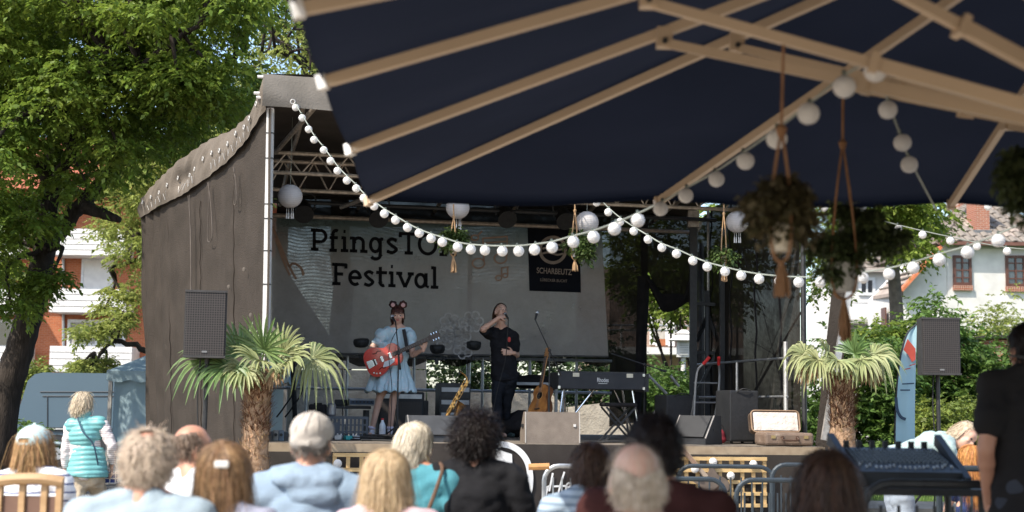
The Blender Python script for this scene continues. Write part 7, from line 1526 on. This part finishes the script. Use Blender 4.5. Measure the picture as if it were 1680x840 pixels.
for j in range(nv + 1):
    for i in range(nu): ph = -.22 + (math.pi / 2 + .22) * j / nv; a = 2 * math.pi * i / nu; vs.append(T @ V((.098 * s * math.cos(ph) * math.cos(a), (-.012 + .118 * math.cos(ph) * math.sin(a)) * s, (.050 + .098 * math.sin(ph)) * s)))
fs = []
for j in range(nv):
    for i in range(nu):
        a = 2 * math.pi * (i + .5) / nu
        if j in (1, 2) and abs(a - 1.5 * math.pi) < .42: continue                       # the opening above the strap
        fs.append((j * nu + i, j * nu + (i + 1) % nu, (j + 1) * nu + (i + 1) % nu, (j + 1) * nu + i))
q.add(vs, fs); cp = q.build('baseball_cap', CM_, t, smooth=True); q = MB(); q.ell(T @ V((0, .15 * s, .035 * s)), (.075 * s, .085 * s, .010 * s), Rm); q.build('cap_peak', CM_, cp, smooth=True); q = MB(); q.ell(T @ V((0, -.012 * s, .149 * s)), (.010,) * 3); q.build('cap_button', CM_, cp)
# wooden chair behind the girl with the cap
Yc = 7.05; ch_ = thing('wooden_chair', 'pale wooden folding chair with brown back boards at the bottom left corner', 'chair', V((at(50, 800, Yc).x, Yc, 0)), None, R(-6)); PW = M('chair_wood', (.42, .27, .14), .6, (.34, .21, .1), 6, .1, 40, stretch=(1, 1, 5)); DW = M('chair_board_brown', (.16, .09, .06), .6, (.12, .065, .045), 6); zt_ = at(50, 790, Yc).z
for x in (-.155, -.038, .075, .15): q = MB(); q.box((x, 0, zt_ - .25), (.03, .03, .5)); q.build('back_post', PW, ch_, local=True)
q = MB(); q.tube(curve_pts([(-.20, 0, zt_ - .01), (-.08, -.02, zt_ + .01), (.06, -.02, zt_ + .015), (.165, 0, zt_ + .0)], 4), .028, 8); q.build('top_rail', PW, ch_, local=True)
for x, w_ in ((-.097, .085), (.02, .082), (.113, .045)): q = MB(); q.box((x, .01, zt_ - .20), (w_, .018, .26)); q.build('back_board', DW, ch_, local=True)
q = MB(); q.box((0, .22, .45), (.42, .42, .03), bev=.008); q.build('seat', PW, ch_, local=True)
for x in (-.18, .18):
    for y in (.02, .42): q = MB(); q.box((x, y, .215), (.035, .035, .43)); q.build('leg', PW, ch_, local=True)
# --- standing and bending people
def joints(Y, **k): return {n: at(v[0], v[1], Y + (v[2] if len(v) > 2 else 0)) for n, v in k.items()}
Yw = 15.3; J = joints(Yw, neck=(138, 687), shL=(116, 699), shR=(168, 697), elL=(108, 737, -.02), elR=(184, 732, -.02), wrL=(107, 772, .03), wrR=(183, 765, .12), pelvis=(143, 772), hipL=(134, 784), hipR=(154, 784)); hc = at(136, 663, Yw + .03)
for k, dx in (('L', -.10), ('R', .12)):
    h = J['hip' + k]; J['kn' + k] = V((h.x + dx * .2, h.y + (.12 if k == 'R' else -.05), .46)); J['an' + k] = V((h.x + dx * .3, h.y + (.05 if k == 'R' else -.12), .09)); J['toe' + k] = J['an' + k] + V((.02, .14, -.055))
T = frame(hc, V((.25, .95, -.35)), UP); s = .95; t = thing('person', 'person in quilted turquoise vest and beige trousers walking away past the blue van', 'person', V((J['pelvis'].x, J['pelvis'].y, 0)))
part_blob(body_prims(J, s, T), 'body', SKIN, t, .0105); part_blob(shirt_prims(J, s, 1.75, .014, True, .0, hem=(.10, .016)), 'striped_top', stripes('stripe_rose', (.66, .62, .60), (.46, .38, .38), .022, .35), t, .012, 5, (.010, 12)); part_blob(legs_prims(J, s, .03), 'trousers', tee('trousers_beige', (.46, .38, .28), (.38, .31, .22)), t, .014, 5, (.02, 8)); shoes(J, s, M('shoe_tan', (.3, .22, .15), .6), t)
q = MB(); torso_prims(q, J, s, .030, True, True, .0); q.lathe([(.001, .24), (.165, .24), (.185, .12), (.225, -.06), (.001, -.06)], 32, Matrix.Translation(J['pelvis']) @ Matrix.Diagonal((1.0, .78, 1, 1))); q.cap(J['neck'] - UP * .02, .075, J['neck'] + UP * .05, .066)
me = blob(q, .010, 5)
displace(me, lambda co: .009 * abs(math.sin(co.z * math.pi / .052 + .6 * math.sin(co.x * 9))) + .012 * noise.noise(V((co.x * 9, co.y * 9, co.z * 5))))
shift(me, abspos(t))
link('quilted_vest', me, M('vest_turquoise', (.16, .39, .385), .4, (.13, .34, .34), 6, .15, 60), t)
hair('hair', T, s, H_DUST, t, 3800, .15, .0036, FULL, lift=.2, jitter=.25, seed=20, K=8)
q = MB(); q.tube(curve_pts([J['shL'] + V((.10, -.10, .09)), lerp(J['shL'], J['shR'], .55) + V((0, -.185, -.06)), J['shR'] + V((-.04, -.17, -.2)), J['shR'] + V((.0, -.10, -.42))], 6), .009, 6); q.build('bag_strap', M('strap_navy', (.04, .09, .13), .6), t)
bsk = at(178, 792, Yw + .25); bt = thing('shopping_basket', 'white wire basket with blue lining hanging beside the turquoise vest person', 'basket', bsk)
for z in (0, .05, .10, .15): q = MB(); q.tube([(-.09, -.06, z), (.09, -.06, z), (.09, .06, z), (-.09, .06, z)], .006, 5, closed=True); q.build('wire_hoop', WHITE, bt, local=True)
for x in (-.09, -.03, .03, .09): q = MB(); q.tube([(x, -.06, 0), (x, -.06, .15)], .005, 5); q.build('wire_upright', WHITE, bt, local=True)
q = MB(); q.box((0, 0, .06), (.16, .10, .11)); q.build('lining', M('blue_lining', (.05, .08, .25), .8), bt, local=True); q = MB(); q.tube(curve_pts([(-.09, 0, .15), (-.02, 0, .24), (.03, 0, .24), (.09, 0, .15)], 4), .006, 5); q.build('handle', WHITE, bt, local=True)
Ys = 6.4; J = joints(Ys, neck=(1690, 612), shL=(1634, 634), shR=(1752, 634), elL=(1617, 738, -.05), elR=(1775, 735), wrL=(1622, 822, .06), wrR=(1760, 820, .05), pelvis=(1695, 800), hipL=(1665, 818), hipR=(1725, 818)); hc = at(1687, 577, Ys + .02)
for k in 'LR': h = J['hip' + k]; J['kn' + k] = V((h.x, h.y + .02, .5)); J['an' + k] = V((h.x, h.y - .02, .09)); J['toe' + k] = J['an' + k] + V((0, .14, -.055))
s = 1.0; T = frame(hc, V((-.22, .97, -.05)), UP); t = thing('person', 'person in black T-shirt standing with back to camera at the right edge', 'person', V((J['pelvis'].x, J['pelvis'].y, 0)))
part_blob(body_prims(J, s, T), 'body', SKINT, t, .0105); part_blob(shirt_prims(J, s, .62, .02, False, .0, hem=(.14, .022)), 'shirt', tee('tee_black_b', (.016, .015, .016), (.022, .02, .02)), t, .012, 5, (.015, 8)); part_blob(legs_prims(J, s), 'trousers', TROU, t, .016); shoes(J, s, RUBBER, t); hair('hair', T, s, H_DARK, t, 1500, .045, .005, FULL, lift=.10, jitter=.3, seed=21)
q = MB(); pr = [T @ V((.098 * math.cos(a) * s, -.012 + .115 * math.sin(a) * s, (-.02 + .02 * math.sin(a)) * s)) for a in [math.pi * (1.0 + k / 12) for k in range(13)]]; q.tube(pr, .006, 5); q.build('glasses_cord', BLACK, t)
Yb_ = 11.4; J = joints(Yb_, pelvis=(1468, 757), neck=(1557, 722), shL=(1546, 722, .16), shR=(1551, 733, -.17), elL=(1566, 772, .22), elR=(1566, 770, -.2), wrL=(1603, 782, .12), wrR=(1600, 784, -.12)); hc = at(1583, 716, Yb_ - .02)
for k, dy in (('L', .09), ('R', -.09)):
    p_ = J['pelvis']; J['hip' + k] = p_ + V((0, dy, -.03)); J['kn' + k] = V((p_.x + .06, p_.y + dy, .50)); J['an' + k] = V((p_.x - .02, p_.y + dy, .09)); J['toe' + k] = J['an' + k] + V((.14, 0, -.055))
s = .95; T = frame(hc, V((.50, -.72, -.48)), V((.6, .05, .8))); t = thing('person', 'person in pale mint top bending forward over the girl with red hair', 'person', V((J['pelvis'].x, J['pelvis'].y, 0)))
part_blob(body_prims(J, s, T), 'body', SKIN, t, .009); part_blob(shirt_prims(J, s, .75, .018, True, .05), 'shirt', tee('tee_mint', (.34, .43, .41), (.30, .38, .37)), t, .012, 5, (.014, 9)); part_blob(legs_prims(J, s, .03), 'trousers', tee('trousers_white', (.34, .39, .45)), t, .014, 5, (.014, 8)); shoes(J, s, WHITE, t); hair('hair', T, s, H_DUST, t, 3600, .11, .0036, lambda u: (u[:, 1] < .25) & (u[:, 2] > -.6), lift=.08, jitter=.12, seed=22, K=8, comb=(0, -.3, -.2))
for sx in (-1, 1): q = MB(); q.ell(T @ V((sx * .034 * s, .083 * s, .008 * s)), (.011, .008, .007), T.to_3x3()); q.build('eye', BLACK, t)
q = MB(); q.ell(T @ V((0, .097 * s, -.054 * s)), (.019, .006, .006), T.to_3x3()); q.build('mouth', M('lips', (.45, .14, .12), .5), t)
Yg_ = 10.9; hc = at(1592, 752, Yg_); s = .78; o = V((hc.x, hc.y, 0)); zz = hc.z
def pg(x, y, z): return o + V((x, y, z))
J = dict(pelvis=pg(0, 0, zz * .52), neck=pg(0, 0, zz - .12), shL=pg(-.12, 0, zz - .18), shR=pg(.12, 0, zz - .18), elL=pg(-.17, .04, zz - .38), elR=pg(.17, .04, zz - .38), wrL=pg(-.14, .16, zz - .48), wrR=pg(.14, .16, zz - .48), hipL=pg(-.07, 0, zz * .50), hipR=pg(.07, 0, zz * .50), knL=pg(-.07, .02, .28), knR=pg(.07, .02, .28), anL=pg(-.07, 0, .07), anR=pg(.07, 0, .07), toeL=pg(-.07, .1, .03), toeR=pg(.07, .1, .03))
T = frame(hc, V((-.25, .95, -.1)), UP); t = thing('person', 'girl with very long red hair in navy flowered dress beside the barrier', 'person', o)
FLOR = M('navy_floral', (.03, .045, .11), .8, (.025, .035, .09), 3, wear=((.55, .55, .6), 34, .60)); part_blob(body_prims(J, s, T), 'body', SKIN, t, .0105)
q = shirt_prims(J, s, .5, .014, True, .05); q.lathe([(.15, 0), (.21, -.22), (.20, -.24), (.1, -.2)], 20, Matrix.Translation(J['pelvis'] + UP * .02)); part_blob(q, 'dress', FLOR, t, .011, 4, (.012, 9)); shoes(J, s, WHITE, t); hair('hair', T, s, H_RED, t, 4600, .46, .0045, FULL, lift=.14, jitter=.10, wave=.005, seed=23, K=12)
# --- the two performers
def perf_face(T, s, t, eye=(.05, .03, .02), lip=(.5, .12, .11), brow=None):
    for sx in (-1, 1):
        q = MB(); q.ell(T @ V((sx * .033 * s, .082 * s, .010 * s)), (.014, .007, .008), T.to_3x3(), 12, 8); e = q.build('eye', M('eye_white', (.6, .57, .54), .3), t, smooth=True); q = MB(); q.ell(T @ V((sx * .033 * s, .0885 * s, .009 * s)), (.007, .004, .007), T.to_3x3(), 10, 6); q.build('iris', M('iris_dark', eye, .3), e)
        q = MB(); q.tube([T @ V((sx * (.018 + k * .008) * s, (.088 - .003 * k) * s, (.030 + .003 * math.sin(k * .9)) * s)) for k in range(5)], [.003, .004, .004, .0035, .002], 5); q.build('eyebrow', brow or H_DARK, t)
    q = MB(); q.ell(T @ V((0, .095 * s, -.054 * s)), (.020, .006, .0075), T.to_3x3(), 12, 8); q.build('mouth', M('lip_' + str(lip[0]), lip, .4), t, smooth=True)
Y1 = 18.2; SG = dict(pelvis=(651, 606, .02), neck=(653, 537), shL=(671, 543), shR=(632, 543), elL=(677, 580, -.10), elR=(608, 571, -.06), wrL=(695, 571, -.26), wrR=(629, 576, -.23), hipL=(661, 613), hipR=(640, 613), knL=(645, 652, -.05), knR=(623, 650, -.04), anL=(640, 701, .0), anR=(610, 699, .02), toeL=(637, 713, -.14), toeR=(607, 712, -.12))
J = joints(Y1, **{k: (v[0], v[1] + 2, *(v[2:])) for k, v in SG.items()})
for k in 'LR': J['an' + k].z = 1.092; J['toe' + k].z = 1.04
hc = at(652.5, 517.5, Y1 - .03); s = .93; T = frame(hc, V((.10, -.97, -.16)), UP); t = thing('person', 'singer in light blue puff sleeve dress and fluffy bear ears playing the red guitar', 'person', V((J['pelvis'].x, J['pelvis'].y, 1.0)))
gtail = at(600, 601, Y1 - .24); ghead = at(724, 547, Y1 - .33)
hands = {'R': (V((1, -.05, -.15)), V((0, .9, -.3)), -1, .55), 'L': (V((.25, -.25, 1)), V((-.5, .9, .1)), 1, .75)}
part_blob(body_prims(J, s, T, hands=hands), 'body', SKIN, t, .0075, 3)
DRESS = M('dress_light_blue', (.44, .57, .62), .8, (.37, .51, .57), 5, .15, 60, wear=((.66, .60, .62), 26, .55))
q = MB(); torso_prims(q, J, s, .016, True, True); W0 = lerp(J['pelvis'], J['neck'], .55); zz = J['pelvis'].z
q.lathe([(.001, .35), (.15, .35), (.165, .2), (.21, .0), (.27, -.16), (.305, -.27), (.29, -.275), (.2, -.1), (.001, 0)], 36, Matrix.Translation((lerp(J['pelvis'].x, at(640, 606, Y1).x, .9), J['pelvis'].y - .02, zz)) @ Matrix.Diagonal((1.08, .8, 1, 1)))
for k in 'LR': a = lerp(J['sh' + k], J['el' + k], .28); q.ell(a + UP * .015, (.088, .092, .098)); q.ell(lerp(J['sh' + k], J['el' + k], .55), (.070, .075, .055))
q.cap(J['neck'] - UP * .06, .07, J['neck'] - UP * .02, .055)
me = blob(q, .010, 4)
def dress_fold(co):
    dz = max(0, zz + .25 - co.z); an = math.atan2(co.y - J['pelvis'].y, co.x - J['pelvis'].x); return .018 * math.sin(an * 13 + 2 * noise.noise(V((co.x * 4, co.z * 3, 0)))) * min(1, dz / .4) + .014 * noise.noise(co * 13)
displace(me, dress_fold); shift(me, abspos(t))
link('dress', me, DRESS, t)
rs_ = np.random.RandomState(4)
hb_ = hair('hair', T, s, hm('hair_auburn_dark', (.085, .03, .02), (.045, .016, .012)), t, 2600, .15, .0045, lambda u: (u[:, 1] < .12) & (u[:, 2] > -.75), lift=.13, jitter=.12, seed=30, K=8, comb=(0, -.45, 0), part=(0, .1, 1)); hair('fringe', T, s, hm('hair_auburn_dark', (.085, .03, .02), (.045, .016, .012)), t, 700, .05, .0045, lambda u: (u[:, 1] > .05) & (u[:, 2] > .35), lift=.10, jitter=.1, seed=31, K=6, cap_r=1.03)
for sx in (-1, 1):
    q = MB(); ec = T @ V((sx * .070 * s, -.0, .150 * s)); q.ell(ec, (.052, .03, .050), T.to_3x3()); ea = part_blob(q, 'bear_ear', hm('ear_fur_brown', (.05, .02, .014), (.03, .012, .009)), t, .008, 3, (.012, 50)); q = MB(); q.ell(ec + (T.to_3x3() @ V((0, .026, -.004))), (.028, .012, .028), T.to_3x3()); q.build('ear_lining', M('ear_pink', (.60, .36, .34), .9), ea, smooth=True)
q = MB(); q.tube([T @ V((.088 * math.cos(a) * s, -.0, (.045 + .10 * math.sin(a)) * s)) for a in [math.pi * k / 12 for k in range(13)]], .006, 5); q.build('headband', H_DARK, t)
perf_face(T, s, t, lip=(.50, .10, .10))
for sx in (-1, 1): q = MB(); q.ell(T @ V((sx * .045 * s, .068 * s, -.018 * s)), (.018, .012, .014), T.to_3x3()); q.build('cheek_rouge', M('rouge', (.58, .24, .2), .6), t, smooth=True)
shoes(J, s, M('trainer_white', (.68, .66, .68), .6, (.5, .48, .52), 14), t, 'trainer')
for k in 'LR': q = MB(); q.tube([J['an' + k] + UP * .015, J['an' + k] + UP * .05], [.048, .044], 14); q.build('sock_ruffle', M('sock_lilac', (.6, .56, .66), .8), t, smooth=True)
q = MB(); q.bar(J['shL'] + V((-.06, -.12, .03)), at(669, 578, Y1 - .19), .045, .006, up=(0, 1, 0)); q.build('guitar_strap', M('strap_black', (.015, .015, .016), .7), t)
RG = M('guitar_red', (.50, .030, .018), .22, (.44, .022, .014), 3, coat=.8)
g = guitar('red_guitar', 'bright red semi hollow electric guitar held by the singer', 'guitar', gtail, basis((.36, -.05, -.93), ghead - gtail), M('guitar_red_side', (.36, .02, .014), .3, coat=.6), RG, .07, 'acoustic', 1.0, M('neck_dark', (.05, .03, .025), .4), False)
q = MB(); q.prism([(-.05, .03), (.05, .03), (.035, .15), (-.035, .15)], .006, Matrix.Translation((0, 0, .012))); q.build('tailpiece', CHROME, g, local=True); q = MB(); q.prism([(.045, .24), (.10, .20), (.115, .28), (.09, .36), (.05, .38)], .004, Matrix.Translation((0, 0, .011))); q.build('pickguard', M('pickguard_silver', (.6, .62, .66), .3), g, local=True)
for y_ in (.23, .34): q = MB(); q.box((0, y_, .014), (.075, .035, .012), bev=.003); q.build('pickup', CHROME, g, local=True)
for sx in (-1, 1): q = MB(); q.tube(curve_pts([(sx * .11, .14, .006), (sx * .095, .18, .006), (sx * .115, .21, .006), (sx * .10, .25, .006)], 4), .005, 5); q.build('sound_slot', M('hole_dark', (.01, .008, .006), .9), g, local=True)
for x, y_ in ((.14, .10), (.155, .14), (.12, .07)): q = MB(); q.tube([(x, y_, .004), (x, y_, .022)], .010, 8); q.build('control_knob', CHROME, g, local=True)
mic_stand('black microphone stand with boom standing in front of the singer', 651, 1.55, atv(652, 580, 1.55).z - 1, at(649, 528, Y1 - .42), V((-.35, .72, .45)), .28)
q = MB(); a0 = at(646, 525, Y1 - .38); q.tube(curve_pts([at(652, 540, Y1 - .42), at(638, 575, Y1 - .5), at(643, 640, Y1 - .6), V((at(640, 712, Y1 - .6).x, Y1 - .6, 1.015))], 6), .005, 5); tag(q.build('microphone_cable', RUBBER), 'thin black cable hanging from the microphone of the singer to the deck', 'cable')
# the man singing
Y2 = 19.0; MN = dict(pelvis=(828, 612), neck=(823, 536), shR=(803, 545), shL=(841, 548), elR=(792, 537, -.22), elL=(848, 580, .08), wrR=(819, 518, -.25), wrL=(842, 576, -.13), hipR=(819, 620), hipL=(837, 620), knR=(815, 655, -.05), knL=(831, 657, .10), anR=(818, 698, -.05), anL=(829, 694, .30), toeR=(828, 710, -.2), toeL=(838, 708, .22))
J = joints(Y2, **{k: (v[0], v[1] + 3, *(v[2:])) for k, v in MN.items()}); 
for k in 'LR': J['an' + k].z = 1.09; J['toe' + k].z = 1.035
hc = at(822, 513, Y2 - .02); s = 1.02; T = frame(hc, V((.36, -.86, .34)), V((.05, .3, 1))); t = thing('person', 'bearded person in black T-shirt singing with raised arm into a hand microphone', 'person', V((J['pelvis'].x, J['pelvis'].y, 1.0)))
hands = {'R': (V((.9, .25, .25)), V((.1, .6, -.6)), -1, .95), 'L': (V((-.75, -.2, .05)), V((0, 1, 0)), -1, .12, .5)}
part_blob(body_prims(J, s, T, hands=hands), 'body', SKIN, t, .0075, 3); part_blob(shirt_prims(J, s, .62, .02, False, .0, hem=(.07, .012)), 'shirt', tee('tee_black_c', (.011, .011, .013), (.017, .017, .02)), t, .011, 5, (.016, 8)); part_blob(legs_prims(J, s, .012), 'jeans', tee('jeans_black', (.012, .014, .018), (.018, .02, .026)), t, .011, 5, (.010, 10)); shoes(J, s, M('shoe_dark_green', (.03, .055, .055), .6), t)
hair('hair', T, s, hm('hair_chestnut', (.085, .04, .022), (.045, .02, .012)), t, 2600, .10, .004, lambda u: ((u[:, 1] < .0) & (u[:, 2] > -.45)) | ((u[:, 2] > .55) & (u[:, 1] < .6)), lift=.09, jitter=.12, seed=40, comb=(0, -1.0, 0), part=(0, .75, .66)); hair('beard', T, s, hm('hair_beard', (.07, .032, .018), (.04, .018, .011)), t, 620, .04, .004, lambda u: (u[:, 1] > .30) & (u[:, 2] < -.62) & (u[:, 2] > -.98), lift=.05, jitter=.3, seed=41, cap_r=.9)
q = MB(); q.ell(T @ V((0, .052 * s, -.092 * s)), (.040, .040, .030), T.to_3x3()); q.ell(T @ V((.035 * s, .03 * s, -.07 * s)), (.018, .03, .03), T.to_3x3()); q.ell(T @ V((-.035 * s, .03 * s, -.07 * s)), (.018, .03, .03), T.to_3x3()); part_blob(q, 'beard_base', hm('hair_beard', (.07, .032, .018), (.04, .018, .011)), t, .008, 3, (.006, 60)); perf_face(T, s, t, lip=(.36, .13, .11))
q = MB(); nm = J['neck'] + V((.08, -.15, -.14)); q.ell(at(835.5, 557, Y2 - .17), (.022, .012, .036)); q.build('chest_print', M('print_red', (.5, .08, .07), .8), t, smooth=True)
m0 = J['wrR'] + V((.09, .02, .03)); mt = T @ V((0, .115 * s, -.05 * s)); d = (mt - m0).normalized(); q = MB(); q.tube([m0 - d * .12, m0 + d * .02], [.010, .017], 10); mi = q.build('hand_microphone', BLACK, None); tag(mi, 'black hand microphone held to the mouth of the bearded person', 'microphone'); q = MB(); q.ell(m0 + d * .045, (.026, .026, .026)); q.build('mesh_head', STEEL, mi, smooth=True)
q = MB(); q.tube(curve_pts([m0 - d * .12, at(833, 545, Y2 - .3), at(829, 590, Y2 - .3), at(816, 640, Y2 - .3), at(806, 690, Y2 - .4), V((at(800, 715, Y2 - .5).x, Y2 - .5, 1.012))], 6), .006, 5); tag(q.build('microphone_cable', RUBBER), 'black cable hanging from the hand microphone of the bearded person', 'cable')
bpy.data.scenes.remove(WS)
